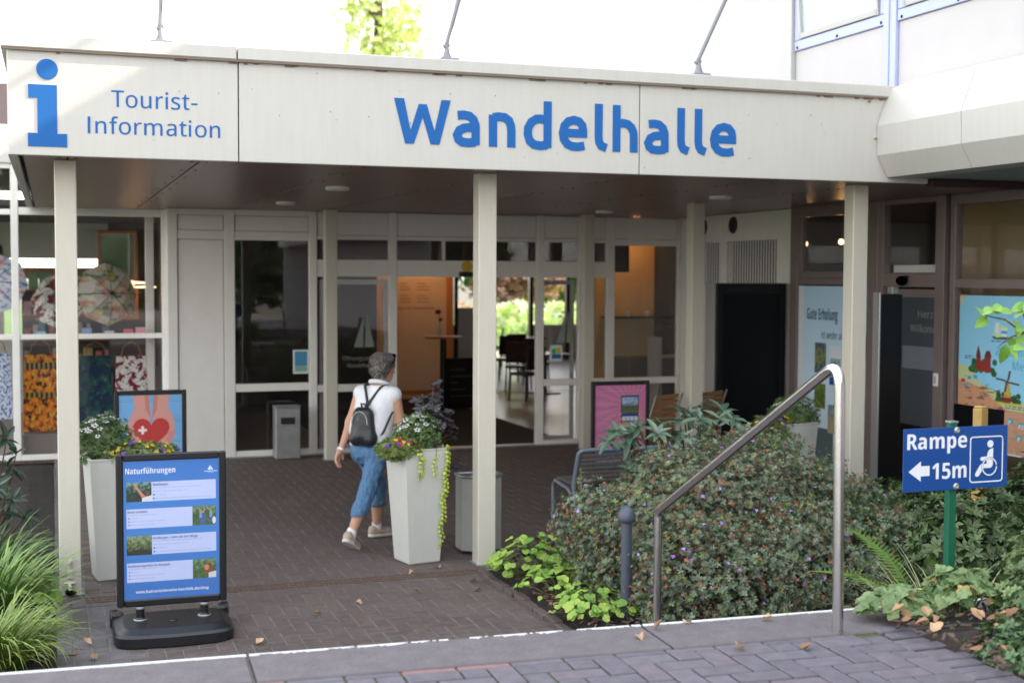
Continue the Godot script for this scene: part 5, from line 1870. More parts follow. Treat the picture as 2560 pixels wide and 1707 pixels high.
	photo(i, 300, 125, 180, 90, Color(0.55, 0.72, 0.9), Color(0.8, 0.85, 0.9), Color(0.5, 0.6, 0.7), 51, 0.02)
	photo(i, 300, 215, 180, 80, Color(0.25, 0.4, 0.25), Color(0.35, 0.45, 0.25), Color(0.6, 0.45, 0.45), 52, 0.03)
	rect(i, 300, 290, 180, 40, Color(0.12, 0.25, 0.5))
	for k in 4:
		rect(i, 303 + k * 45, 325, 40, 45, Color(0.8, 0.84, 0.9))
	rect(i, 300, 380, 85, 60, Color(0.75, 0.55, 0.45))
	rect(i, 392, 380, 88, 60, Color(0.75, 0.8, 0.85))
	rect(i, 300, 448, 180, 70, Color(0.18, 0.4, 0.72))
	rect(i, 355, 455, 60, 50, Color(0.8, 0.86, 0.92))
	fill_poly(i, PackedVector2Array([v2(490, 240), v2(512, 250), v2(540, 420), v2(566, 520), v2(566, 640), v2(500, 560), v2(486, 400)]), Color(0.82, 0.55, 0.52))
	for k in 4:
		blot(i, 278, 300 + k * 52, 22, 16, Color(0.82, 0.55, 0.52))
	fill_poly(i, PackedVector2Array([v2(0, 690), v2(200, 665), v2(380, 610), v2(480, 600), v2(566, 640), v2(566, 843), v2(0, 843)]), Color(0.16, 0.33, 0.62))
	fill_poly(i, PackedVector2Array([v2(250, 680), v2(275, 620), v2(285, 680)]), Color(0.85, 0.88, 0.95))
	rect(i, 240, 690, 70, 5, Color(0.8, 0.85, 0.95))
	p = stand("poster_stand", "black poster stand with pink poster of a phone beside the bench", Vector3(5.52, 0, -12.35), 0.0, poster_mat("pink_print", i), true)
	words(p, "lettering", "Nachhaltigkeit", true, white, -0.255, 0.21, -0.365, 0.052, 0.0072)


func build_street_things() -> void:
	# stainless handrail
	var h := thing("handrail", "bent stainless steel handrail descending beside the steps", "handrail")
	var pts := []
	pts.append(Vector3(2.885, DROP - 0.02, -4.36))
	pts.append(Vector3(2.882, 1.76, -4.37))
	var dirn := Vector3(0.0, -0.46, -0.888)
	var top := Vector3(2.881, 1.872, -4.37)
	var n0 := Vector3(2.881, 1.762, -4.37)
	var end := Vector3(2.88, 1.012, -5.965)
	var slope := (end - top).normalized()
	var n1 := top + slope * 0.11
	for k in 9:
		var t := (k + 1) / 10.0
		pts.append(n0.lerp(top, t).lerp(top.lerp(n1, t), t))
	pts.append(n1)
	pts.append(end - slope * 0.03)
	var b := MB.new()
	b.tube(pts, 0.0215, 20)
	put(h, "rail", b.done(), M.steel_brushed)
	b = MB.new()
	b.tube([end - slope * 0.03, end, end + Vector3(0, -0.03, 0), Vector3(2.88, 0.1, -5.965)], 0.0205, 18)
	put(h, "lower_post", b.done(), M.steel_brushed)
	for y in [[Vector3(2.88, 0.16, -5.965)]]:
		b = MB.new()
		b.lathe([Vector2(0.046, 0.0), Vector2(0.046, 0.006), Vector2(0.022, 0.01)], y[0], 20)
		put(h, "foot_collar", b.done(), M.zinc)
	# ramp sign
	var s := thing("ramp_sign", "blue ramp sign with wheelchair symbol on a green post in the upper bed", "sign", Vector3(3.565, DROP, -4.56))
	b = MB.new()
	b.box(Vector3(-0.008, 0.395, 0), Vector3(0.036, 0.79, 0.036), 0.003)
	put(s, "post", b.done(), M.post_green, Vector3.ZERO, Basis(Vector3.UP, -0.12))
	bx(s, "post_cap", -0.027, 0.011, 0.79, 0.796, -0.019, 0.019, M.alloy)
	var o := Vector3(3.538 - 3.548, 1.443 - DROP, 0.032)
	var face := MB.new()
	face.box(Vector3.ZERO, Vector3(0.522, 0.262, 0.004), 0.0012)
	var plate := put(s, "plate", face.done(), M.plate_blue, o, Basis(Vector3.BACK, 0.003))
	var z := 0.0022
	words(plate, "lettering", "Rampe", true, M.plate_white, -0.243, 0.053, 0.045, 0.064, z)
	words(plate, "lettering", "15m", true, M.plate_white, -0.118, 0.053, -0.082, 0.066, z)
	b = MB.new()
	b.prism(PackedVector2Array([v2(-0.235, -0.047), v2(-0.175, -0.005), v2(-0.175, -0.025), v2(-0.132, -0.025), v2(-0.132, -0.067), v2(-0.175, -0.067), v2(-0.175, -0.088)]), z, z + 0.0008)
	put(plate, "arrow", b.done(), M.plate_white)
	b = MB.new()
	var rim := []
	for c in [[0.222, 0.072, 0.0], [0.084, 0.072, PI / 2], [0.084, -0.092, PI], [0.222, -0.092, PI * 1.5]]:
		for k in 5:
			rim.append(v2(c[0], c[1]) + Vector2.from_angle(c[2] + k * PI / 8) * 0.013)
	rim.append(rim[0])
	rim.append(rim[1])
	b.stroke(rim, 0.0052, z, z + 0.0008)
	put(plate, "symbol_border", b.done(), M.plate_white)
	b = MB.new()
	var head := PackedVector2Array()
	for k in 24:
		head.append(v2(0.172, 0.054) + Vector2.from_angle(TAU * k / 24) * 0.0155)
	b.prism(head, z, z + 0.0008)
	b.prism(PackedVector2Array([v2(0.187, 0.036), v2(0.186, -0.035), v2(0.182, -0.043), v2(0.172, -0.048), v2(0.14, -0.047), v2(0.115, -0.08), v2(0.105, -0.083), v2(0.098, -0.079), v2(0.097, -0.07), v2(0.122, -0.033), v2(0.13, -0.029), v2(0.155, -0.03), v2(0.155, -0.017), v2(0.127, -0.016), v2(0.121, -0.008), v2(0.128, 0.0), v2(0.156, 0.001), v2(0.16, 0.02), v2(0.17, 0.031)]), z, z + 0.0008)
	put(plate, "wheelchair_user", b.done(), M.plate_white)
	b = MB.new()
	var ring := []
	for k in 34:
		ring.append(v2(0.1685, -0.042) + Vector2.from_angle(TAU * k / 32.0) * 0.036)
	b.stroke(ring, 0.0085, z + 0.0007, z + 0.0012)
	put(plate, "wheel_gap", b.done(), M.plate_blue)
	b = MB.new()
	b.stroke(ring, 0.005, z + 0.001, z + 0.0018)
	put(plate, "wheel", b.done(), M.plate_white)
	for y in [0.118, -0.117]:
		b = MB.new()
		b.lathe([Vector2(0.0, 0.005), Vector2(0.0055, 0.005), Vector2(0.006, 0.0075), Vector2(0.0085, 0.0075), Vector2(0.0095, 0.004), Vector2(0.0135, 0.003), Vector2(0.014, 0.0)], Vector3.ZERO, 20, Basis(Vector3.RIGHT, PI / 2))
		put(plate, "bolt", b.done(), M.bolt, Vector3(0.002, y, 0.002))
	# wooden post
	var wp := thing("wooden_post", "squared yellow wooden post standing behind the ramp sign", "post", Vector3(5.6, 0, -6.9))
	b = MB.new()
	b.box(Vector3(0, 0.68, 0), Vector3(0.07, 1.36, 0.07), 0.006, Basis(Vector3.UP, 0.2))
	put(wp, "post", b.done(), M.yellow_wood)
	b = MB.new()
	b.box(Vector3(0, 1.366, 0), Vector3(0.066, 0.02, 0.066), 0.009, Basis(Vector3.UP, 0.2))
	put(wp, "post_top", b.done(), M.yellow_wood)
	# bench with its back to the camera
	var be := thing("park_bench", "grey slatted bench with blue-grey tubular frame behind the azalea", "bench", Vector3(5.05, 0, -10.55))
	be.scale = Vector3(1.0, 0.95, 1.0)
	for e in [-0.78, 0.78]:
		b = MB.new()
		var fp := [Vector3(e, 0.0, 0.14), Vector3(e, 0.22, 0.06), Vector3(e, 0.4, 0.02), Vector3(e, 0.62, 0.1), Vector3(e, 0.7, 0.135), Vector3(e - signf(e) * 0.02, 0.725, 0.145), Vector3(e - signf(e) * 0.06, 0.73, 0.147)]
		b.tube(fp, 0.02, 10)
		b.tube([Vector3(e, 0.26, 0.05), Vector3(e, 0.34, -0.1), Vector3(e, 0.37, -0.42), Vector3(e, 0.3, -0.47), Vector3(e, 0.0, -0.46)], 0.018, 10)
		put(be, "side_frame", b.done(), M.bench_frame)
	b = MB.new()
	b.tube([Vector3(-0.72, 0.73, 0.147), Vector3(0.72, 0.73, 0.147)], 0.02, 10)
	put(be, "top_tube", b.done(), M.bench_frame)
	for k in 7:
		b = MB.new()
		var t := k / 6.0
		b.box(Vector3(0, 0.43 + t * 0.25, 0.045 + t * 0.085), Vector3(1.5, 0.032, 0.02), 0.004, Basis(Vector3.RIGHT, 0.32))
		put(be, "back_slat", b.done(), M.bench_wood)
	for k in 9:
		b = MB.new()
		b.box(Vector3(0, 0.392, -0.02 - k * 0.05), Vector3(1.52, 0.026, 0.036), 0.004)
		put(be, "seat_slat", b.done(), M.bench_wood)
	# litter bin behind the column
	var lb := thing("litter_bin", "grey metal litter bin half hidden behind the cream column", "litter bin", Vector3(3.19, 0, -9.86))
	b = MB.new()
	var out := PackedVector2Array([v2(-0.165, 0.1), v2(-0.165, -0.06), v2(-0.06, -0.15), v2(0.06, -0.15), v2(0.165, -0.06), v2(0.165, 0.1)])
	b.prism(out, 0.03, 0.6)
	put(lb, "body", b.done(), M.bin_grey, Vector3.ZERO, Basis(Vector3.RIGHT, -PI / 2))
	b = MB.new()
	var outer := []
	for q in out:
		outer.append(Vector3(q.x, 0.615, -q.y))
	outer.append(outer[0])
	b.tube(outer, 0.014, 8, false)
	put(lb, "rim", b.done(), M.zinc)
	b = MB.new()
	b.prism(out, 0.0, 0.028)
	put(lb, "plinth", b.done(), M.black_plastic, Vector3.ZERO, Basis(Vector3.RIGHT, -PI / 2).scaled(Vector3(0.92, 1.0, 0.92)))
	# ashtray bin by the door
	var ab := thing("ashtray_bin", "upright steel ashtray bin with a slot beside the glazed door", "ashtray bin", Vector3(2.63, 0, -15.6))
	b = MB.new()
	b.box(Vector3(0, 0.31, 0), Vector3(0.295, 0.61, 0.22), 0.01)
	put(ab, "body", b.done(), M.bin_steel)
	b = MB.new()
	b.box(Vector3(0, 0.625, 0), Vector3(0.305, 0.016, 0.23), 0.004)
	put(ab, "lid", b.done(), M.bin_steel)
	bx(ab, "slot", -0.085, 0.085, 0.42, 0.5, 0.106, 0.112, M.black_plastic, 0.002)
	bx(ab, "slot_lip", -0.095, 0.095, 0.408, 0.419, 0.111, 0.118, M.alloy, 0.002)
	# bollard light
	var bo := thing("bollard_light", "blue-grey bollard with domed cap among the azalea branches", "bollard", Vector3(3.38, 0, -7.45))
	b = MB.new()
	b.lathe([Vector2(0.034, 0.0), Vector2(0.034, 0.66)], Vector3.ZERO, 20)
	put(bo, "pole", b.done(), M.bollard_blue)
	b = MB.new()
	b.lathe([Vector2(0.034, 0.655), Vector2(0.054, 0.665), Vector2(0.057, 0.685), Vector2(0.054, 0.715), Vector2(0.042, 0.74), Vector2(0.022, 0.755), Vector2(0.0, 0.76)], Vector3.ZERO, 22)
	put(bo, "cap", b.done(), M.bollard_blue)
	# black display cabinet
	var dc := thing("display_cabinet", "tall black display cabinet with blank screen before the louvres", "display", Vector3(7.42, 0, -13.1))
	bx(dc, "housing", -0.46, 0.44, 0.0, 2.115, -0.16, 0.05, M.screen_side, 0.006)
	bx(dc, "front_frame", -0.44, 0.44, 0.05, 2.112, 0.051, 0.085, M.black_paint, 0.006)
	bx(dc, "screen", -0.36, 0.36, 0.55, 2.0, 0.0855, 0.089, M.screen_black)
	words(dc, "lettering", "touristik", false, M.faint_lettering, -0.05, 0.1, 0.42, 0.03, 0.086)
	# slim black information pillar with a bright edge
	var ip := thing("black_pillar", "slim black information pillar with bright edge by the brown door", "pillar", Vector3(7.36, 0, -10.45))
	bx(ip, "body", -0.075, 0.16, 0.0, 2.03, -0.06, 0.06, M.black_paint, 0.004)
	bx(ip, "edge_strip", -0.087, -0.076, 0.0, 2.05, -0.055, 0.055, M.alloy, 0.003)
	bx(ip, "head", 0.06, 0.13, 2.032, 2.1, -0.04, 0.04, M.zinc, 0.004)


# ---------------------------------------------------------------- the walking woman

func blob(bones: Array, cell: float, k: float, cuts: Array = [], rough := 0.0, into: MB = null) -> MB:
	# one closed skin round a set of tapered limbs: a smooth union of capsules, meshed by surface nets
	var lo := Vector3(1e9, 1e9, 1e9)
	var hi := -lo
	for q in bones:
		var r := maxf(q[2], q[3]) + 2.5 / k + cell * 2
		lo = lo.min(q[0] - Vector3.ONE * r).min(q[1] - Vector3.ONE * r)
		hi = hi.max(q[0] + Vector3.ONE * r).max(q[1] + Vector3.ONE * r)
	var nx := int((hi.x - lo.x) / cell) + 2
	var ny := int((hi.y - lo.y) / cell) + 2
	var nz := int((hi.z - lo.z) / cell) + 2
	var f := PackedFloat32Array()
	f.resize(nx * ny * nz)
	for q in bones:
		var a: Vector3 = q[0]
		var b: Vector3 = q[1]
		var ra: float = q[2]
		var rb: float = q[3]
		var pad := maxf(ra, rb) + 2.5 / k + cell * 2
		var l := (a.min(b) - Vector3.ONE * pad - lo) / cell
		var h := (a.max(b) + Vector3.ONE * pad - lo) / cell
		var ab := b - a
		var len2 := maxf(ab.length_squared(), 1e-9)
		for z in range(maxi(0, int(l.z)), mini(nz, int(h.z) + 1)):
			for y in range(maxi(0, int(l.y)), mini(ny, int(h.y) + 1)):
				var row := (z * ny + y) * nx
				for x in range(maxi(0, int(l.x)), mini(nx, int(h.x) + 1)):
					var p := lo + Vector3(x, y, z) * cell
					var t := clampf((p - a).dot(ab) / len2, 0.0, 1.0)
					var d := p.distance_to(a + ab * t) - lerpf(ra, rb, t)
					if d * k < 9.0:
						f[row + x] += exp(-k * d)
	var noise := FastNoiseLite.new()
	noise.seed = 9
	noise.frequency = 26.0
	for i in f.size():
		f[i] = 1.0 if f[i] <= 1e-4 else -log(f[i]) / k
	if cuts.size() or rough > 0.0:
		for z in nz:
			for y in ny:
				for x in nx:
					var i := (z * ny + y) * nx + x
					if f[i] < 0.2:
						var p := lo + Vector3(x, y, z) * cell
						if rough > 0.0:
							f[i] += rough * noise.get_noise_3d(p.x, p.y * 0.5, p.z)
						for c in cuts:
							f[i] = maxf(f[i], c[0].dot(p) - c[1])
	var mb := into if into else MB.new()
	var at := PackedInt32Array()
	at.resize(nx * ny * nz)
	at.fill(-1)
	var first := mb.v.size()
	for z in nz - 1:
		for y in ny - 1:
			for x in nx - 1:
				var i := (z * ny + y) * nx + x
				var s := [f[i], f[i + 1], f[i + nx], f[i + nx + 1], f[i + nx * ny], f[i + nx * ny + 1], f[i + nx * ny + nx], f[i + nx * ny + nx + 1]]
				var inside := 0
				for q in s:
					if q < 0.0:
						inside += 1
				if inside == 0 or inside == 8:
					continue
				var sum := Vector3.ZERO
				var n := 0
				for e in [[0, 1], [2, 3], [4, 5], [6, 7], [0, 2], [1, 3], [4, 6], [5, 7], [0, 4], [1, 5], [2, 6], [3, 7]]:
					var u: float = s[e[0]]
					var w: float = s[e[1]]
					if (u < 0.0) != (w < 0.0):
						var t := u / (u - w)
						var c0 := Vector3(e[0] & 1, (e[0] >> 1) & 1, (e[0] >> 2) & 1)
						var c1 := Vector3(e[1] & 1, (e[1] >> 1) & 1, (e[1] >> 2) & 1)
						sum += c0.lerp(c1, t)
						n += 1
				var g := Vector3(s[1] - s[0] + s[3] - s[2] + s[5] - s[4] + s[7] - s[6], s[2] - s[0] + s[3] - s[1] + s[6] - s[4] + s[7] - s[5], s[4] - s[0] + s[5] - s[1] + s[6] - s[2] + s[7] - s[3])
				at[i] = mb.vert(lo + (Vector3(x, y, z) + sum / n) * cell, g.normalized())
	for z in range(1, nz - 1):
		for y in range(1, ny - 1):
			for x in range(1, nx - 1):
				var i := (z * ny + y) * nx + x
				var here := f[i] < 0.0
				for ax in 3:
					var step: int = [1, nx, nx * ny][ax]
					var there := f[i + step] < 0.0
					if here == there:
						continue
					var u: int = [nx, nx * ny, 1][ax]
					var w: int = [nx * ny, 1, nx][ax]
					var a := at[i]
					var b := at[i - u]
					var c := at[i - u - w]
					var d := at[i - w]
					if a < 0 or b < 0 or c < 0 or d < 0:
						continue
					if here:
						mb.ix.append_array(PackedInt32Array([a, c, b, a, d, c]))
					else:
						mb.ix.append_array(PackedInt32Array([a, b, c, a, c, d]))
	return mb


func build_person() -> void:
	var t := thing("person", "person walking to the door in white sleeveless shirt, rolled jeans and beige shoes", "person", Vector3(2.43, 0, -10.45), -0.2285)
	# local axes: x across the view, z towards the steps; she walks along F
	var F := Vector3(0.55, 0, -0.835)
	var R := Vector3(0.835, 0, 0.55)
	var U := Vector3.UP
	var hip := Vector3(0.018, 0.82, 0.0)
	var chest := Vector3(0.066, 1.13, -0.012)
	var sl := Vector3(-0.066, 1.235, -0.1)
	var sr := Vector3(0.21, 1.235, 0.085)
	var neck := Vector3(0.085, 1.27, -0.01)
	var head := Vector3(0.118, 1.437, -0.03)
	var Hf := Vector3(0.82, -0.06, -0.57).normalized()
	var Hr := Hf.cross(U).normalized()
	var Hu := Hr.cross(Hf).normalized()
	var el := Vector3(-0.145, 0.992, -0.075)
	var wl := Vector3(-0.225, 0.77, -0.04)
	var er := Vector3(0.262, 0.985, 0.06)
	var wr := Vector3(0.3, 0.86, -0.14)
	var rk := Vector3(-0.012, 0.445, 0.135)
	var ra := Vector3(-0.14, 0.12, 0.27)
	var lk := Vector3(0.075, 0.455, -0.18)
	var la := Vector3(0.068, 0.085, -0.25)
	var rh := Vector3(0.089, 0.79, 0.045)
	var lh := Vector3(-0.05, 0.79, -0.045)
	# skin: one continuous body
	var body := []
	for s in [-1.0, 1.0]:
		body.append([hip + R * 0.07 * s, chest + R * 0.075 * s, 0.092, 0.098])
	body.append([sl + R * 0.03, sr - R * 0.03, 0.05, 0.05])
	body.append([neck, head - U * 0.07 - Hf * 0.012, 0.052, 0.046])
	body.append([sl, el, 0.046, 0.037])
	body.append([el, wl, 0.037, 0.024])
	body.append([sr, er, 0.048, 0.038])
	body.append([er, wr, 0.038, 0.025])
	body.append([rh, rk, 0.08, 0.055])
	body.append([rk, rk.lerp(ra, 0.35), 0.052, 0.054])
	body.append([rk.lerp(ra, 0.35), ra, 0.054, 0.034])
	body.append([lh, lk, 0.08, 0.055])
	body.append([lk, lk.lerp(la, 0.35), 0.052, 0.054])
	body.append([lk.lerp(la, 0.35), la, 0.054, 0.034])
	# skull, jaw and face on the same skin
	var mb := blob(body, 0.013, 70.0)
	var face := [
		[head - Hf * 0.022 + Hu * 0.022, head + Hf * 0.03 + Hu * 0.025, 0.082, 0.072],
		[head + Hf * 0.03 - Hu * 0.02, head + Hf * 0.055 - Hu * 0.085, 0.06, 0.034],
		[head - Hf * 0.02 - Hu * 0.05, neck, 0.052, 0.05],
		[head + Hf * 0.092 - Hu * 0.01, head + Hf * 0.107 - Hu * 0.035, 0.009, 0.013],
		[head + Hf * 0.08 - Hu * 0.062 - Hr * 0.015, head + Hf * 0.08 - Hu * 0.062 + Hr * 0.015, 0.011, 0.011],
		[head + Hf * 0.082 + Hu * 0.016 - Hr * 0.03, head + Hf * 0.082 + Hu * 0.016 + Hr * 0.03, 0.012, 0.012]]
	blob(face, 0.006, 110.0, [], 0.0, mb)
	for s in [-1.0, 1.0]:
		var e: Vector3 = head + Hr * 0.078 * s - Hf * 0.008 - Hu * 0.012
		blob([[e + Hu * 0.02, e - Hu * 0.018 + Hf * 0.006, 0.015, 0.011], [e + Hu * 0.012 + Hf * 0.012, e - Hu * 0.02 + Hf * 0.01, 0.008, 0.008]], 0.005, 160.0, [], 0.0, mb)
	# hands with five fingers each
	for hnd in [[wl, (wl - el).normalized(), 1.0], [wr, (wr - er).normalized(), -1.0]]:
		var w: Vector3 = hnd[0]
		var d: Vector3 = hnd[1]
		var side := d.cross(F).normalized()  # out of the palm
		var across := side.cross(d).normalized()
		var bones := [[w, w + d * 0.03, 0.023, 0.024], [w + d * 0.03 + across * 0.018, w + d * 0.078 + across * 0.024, 0.016, 0.013], [w + d * 0.03 - across * 0.018, w + d * 0.076 - across * 0.026, 0.016, 0.012], [w + d * 0.035, w + d * 0.08, 0.016, 0.013]]
		for k in 4:
			var base: Vector3 = w + d * (0.078 - 0.003 * absf(k - 1.3)) + across * (0.027 - 0.018 * k)
			var long: float = [0.036, 0.041, 0.038, 0.029][k]
			var m1: Vector3 = base + (d + side * 0.25 * hnd[2]).normalized() * long
			var m2: Vector3 = m1 + (d * 0.75 + side * 0.7 * hnd[2]).normalized() * long * 0.65
			var m3: Vector3 = m2 + (d * 0.4 + side * 0.9 * hnd[2]).normalized() * long * 0.5
			bones.append([base, m1, 0.0085, 0.008])
			bones.append([m1, m2, 0.008, 0.0075])
			bones.append([m2, m3, 0.0075, 0.0065])
		var th: Vector3 = w + d * 0.025 + across * 0.026
		var t1: Vector3 = th + (d * 0.7 + across * 0.75 + side * 0.3 * hnd[2]).normalized() * 0.034
		var t2: Vector3 = t1 + (d * 0.95 + across * 0.15 + side * 0.4 * hnd[2]).normalized() * 0.028
		bones.append([th, t1, 0.012, 0.0095])
		bones.append([t1, t2, 0.0095, 0.0075])
		blob(bones, 0.0045, 260.0, [], 0.0, mb)
	put(t, "body", mb.done(), M.skin)
	# hair
	var hair := blob([
		[head - Hf * 0.03 + Hu * 0.035, head + Hf * 0.03 + Hu * 0.045, 0.092, 0.078],
		[head - Hf * 0.05 - Hu * 0.02, head - Hf * 0.035 - Hu * 0.075, 0.07, 0.045],
		[head - Hf * 0.01 + Hu * 0.0 - Hr * 0.045, head - Hf * 0.02 - Hu * 0.04 - Hr * 0.045, 0.045, 0.032],
		[head - Hf * 0.01 + Hu * 0.0 + Hr * 0.045, head - Hf * 0.02 - Hu * 0.04 + Hr * 0.045, 0.045, 0.032],
		[head + Hf * 0.06 + Hu * 0.075, head + Hf * 0.085 + Hu * 0.05, 0.035, 0.022]],
		0.007, 90.0, [[(Hf * 0.8 - Hu * 0.6).normalized(), (Hf * 0.8 - Hu * 0.6).normalized().dot(head) + 0.034]], 0.011)
	var ho := put(t, "hair", hair.done(), M.hair_grey)
	var strands := []
	var greys := []
	for k in range(0, hair.v.size(), 2):
		var nn := hair.n[k]
		var down := (-Hu * 0.75 - Hf * 0.35 + nn * 0.45 + Vector3(rng.randfn(), rng.randfn(), rng.randfn()) * 0.28).normalized()
		strands.append(Transform3D(along(down, nn).scaled(Vector3(0.008, 0.02, 1.0) * 1.0 * rng.randf_range(0.03, 0.055) / 0.045 * Vector3(1, 1, 0.045)), hair.v[k] - nn * 0.004))
		greys.append(Color(0.4, 0.375, 0.35) * rng.randf_range(0.35, 1.5))
	scatter(ho, "strands", leaf_mesh(1.0, 0.25, 3, 0.1), M.hair_strand, strands, greys)
	# sunglasses pushed up into the hair, ear stud, wrist watch
	var sg := MB.new()
	for s in [-1.0, 1.0]:
		sg.ball(head + Hf * 0.075 + Hu * 0.098 + Hr * 0.034 * s, Vector3(0.024, 0.02, 0.024), 6, 10)
		sg.tube([head + Hf * 0.07 + Hu * 0.09 + Hr * 0.066 * s, head + Hf * 0.035 + Hu * 0.05 + Hr * 0.094 * s, head - Hf * 0.015 + Hu * 0.005 + Hr * 0.096 * s], 0.0055, 6)
	put(t, "sunglasses", sg.done(), M.lens_black)
	var ear := MB.new()
	ear.ball(head + Hr * 0.09 - Hf * 0.002 - Hu * 0.036, Vector3(0.006, 0.006, 0.006), 5, 8)
	put(t, "earring", ear.done(), M.gold)
	var watch := MB.new()
	var wd := (wl - el).normalized()
	watch.tube([wl - wd * 0.012, wl + wd * 0.004], 0.0285, 14, false)
	watch.box(wl - wd * 0.004 + F.cross(U) * 0.0 + Vector3(-0.028, 0, 0.006), Vector3(0.012, 0.026, 0.026), 0.004)
	put(t, "wrist_watch", watch.done(), M.watch_white)
	# sleeveless shirt with collar
	var shirt := []
	for s in [-1.0, 1.0]:
		shirt.append([hip + R * 0.062 * s - U * 0.06, hip + R * 0.066 * s + U * 0.12, 0.124, 0.112])
		shirt.append([hip + R * 0.066 * s + U * 0.12, chest + R * 0.075 * s, 0.112, 0.112])
	shirt.append([sl + R * 0.012 - U * 0.012, sr - R * 0.012 - U * 0.012, 0.069, 0.069])
	shirt.append([chest + R * 0.02 + U * 0.03, neck, 0.09, 0.062])
	var sm := blob(shirt, 0.012, 75.0, [[-U, -0.805], [(U * 0.99 - F * 0.1).normalized(), (U * 0.99 - F * 0.1).normalized().dot(neck) + 0.032]], 0.003)
	var so := put(t, "shirt", sm.done(), M.shirt_white)
	var co := MB.new()
	var cring := []
	for k in 17:
		var a := TAU * k / 16.0
		cring.append(neck + U * (0.042 - 0.02 * cos(a)) + F * cos(a) * 0.066 + R * sin(a) * 0.068)
	co.tube(cring, 0.019, 8, false)
	put(so, "collar", co.done(), M.shirt_white)
	# jeans that end below the knee
	var je := []
	for s in [-1.0, 1.0]:
		je.append([hip + R * 0.06 * s - U * 0.07, hip + R * 0.06 * s + U * 0.03, 0.112, 0.108])
	je.append([rh, rk, 0.09, 0.068])
	je.append([rk, rk.lerp(ra, 0.62), 0.067, 0.066])
	je.append([lh, lk, 0.09, 0.068])
	je.append([lk, lk.lerp(la, 0.6), 0.066, 0.065])
	je.append([hip - F * 0.05 + R * 0.055 - U * 0.05, hip - F * 0.05 - R * 0.055 - U * 0.05, 0.085, 0.085])
	var jm := blob(je, 0.011, 130.0, [[-U, -0.268], [U, 0.835]], 0.015)
	put(t, "jeans", jm.done(), M.denim)
	# socks and shoes
	for q in [[ra, Vector3(0.42, -0.5, -0.76).normalized(), "rear"], [la, Vector3(0.78, -0.04, -0.62).normalized(), "front"]]:
		var a: Vector3 = q[0]
		var d: Vector3 = q[1]
		var up := (U - d * U.dot(d)).normalized()
		var sk := blob([[a + up * 0.035, a - up * 0.02, 0.041, 0.042]], 0.008, 90.0)
		put(t, "sock", sk.done(), M.sock_white)
		var heel := a - up * 0.038 - d * 0.045
		var toe := a - up * 0.055 + d * 0.15
		if q[2] == "front":
			toe = a - up * 0.05 + d * 0.15
		var sh := blob([[heel, heel + d * 0.06, 0.034, 0.036], [heel + d * 0.05, toe - d * 0.03, 0.038, 0.034], [toe - d * 0.03, toe, 0.034, 0.026], [heel + up * 0.025, heel + up * 0.03 + d * 0.05, 0.03, 0.034]], 0.007, 110.0, [[-up, -(up.dot(heel) - 0.022)]])
		var o := put(t, "shoe", sh.done(), M.shoe_beige)
		var sb := blob([[heel - up * 0.03, heel - up * 0.03 + d * 0.05, 0.036, 0.036], [heel + d * 0.05 - up * 0.03, toe - d * 0.02 - up * 0.022, 0.039, 0.036], [toe - d * 0.02 - up * 0.022, toe - up * 0.018 + d * 0.004, 0.035, 0.026]], 0.007, 110.0, [[up, up.dot(heel) - 0.014], [-up, -(up.dot(heel) - 0.044)]])
		put(o, "sole", sb.done(), M.sole_white)
	# small black backpack worn on the back
	var bp := thing("backpack", "small black leather backpack worn on the walking woman's back", "backpack", t.position, t.rotation.y)
	var c := chest - F * 0.165 - U * 0.155 - R * 0.02
	var bag := blob([
		[c + R * 0.062 - U * 0.1, c - R * 0.062 - U * 0.1, 0.06, 0.06],
		[c + R * 0.06 - U * 0.1, c + R * 0.045 + U * 0.09, 0.058, 0.046],
		[c - R * 0.06 - U * 0.1, c - R * 0.045 + U * 0.09, 0.058, 0.046],
		[c + R * 0.03 + U * 0.11, c - R * 0.03 + U * 0.11, 0.042, 0.042],
		[c - F * 0.02 - U * 0.07, c - F * 0.015 + U * 0.04, 0.062, 0.05]], 0.01, 90.0, [], 0.004)
	var bo := put(bp, "bag", bag.done(), M.leather_black)
	var zip := MB.new()
	var arc := []
	for k in 13:
		var a := PI * k / 12.0
		arc.append(c - F * (0.06 - 0.012 * sin(a)) + R * cos(a) * 0.075 + U * (0.02 + sin(a) * 0.1))
	zip.tube(arc, 0.004, 6)
	put(bo, "zip", zip.done(), M.zinc)
	var st := MB.new()
	var top := c + U * 0.14 + F * 0.03
	st.tube([top, top + U * 0.05 + F * 0.03, sl + R * 0.085 + U * 0.06 - F * 0.06, sl + R * 0.085 + U * 0.066, sl + R * 0.08 + F * 0.09 - U * 0.0, sl + R * 0.07 + F * 0.115 - U * 0.12], 0.012, 8)
	put(bp, "strap", st.done(), M.leather_black)
	st = MB.new()
	st.tube([top, top + U * 0.06 + R * 0.03 + F * 0.03, neck + R * 0.055 + U * 0.012 - F * 0.06, sr - R * 0.085 + U * 0.065, sr - R * 0.08 + F * 0.09], 0.012, 8)
	put(bp, "strap", st.done(), M.leather_black)
	st = MB.new()
	st.tube([c + R * 0.085 - U * 0.125 + F * 0.03, c + R * 0.15 - U * 0.05 + F * 0.06, sr - U * 0.16 - R * 0.005 - F * 0.04, sr - U * 0.1 + R * 0.01 + F * 0.05], 0.011, 8)
	put(bp, "strap", st.done(), M.leather_black)
	st = MB.new()
	st.tube([top - R * 0.03, top + U * 0.04 - R * 0.02 - F * 0.03, top + U * 0.035 + R * 0.03 - F * 0.03, top + R * 0.03], 0.008, 8)
	put(bp, "carry_loop", st.done(), M.leather_black)


# ---------------------------------------------------------------- plants

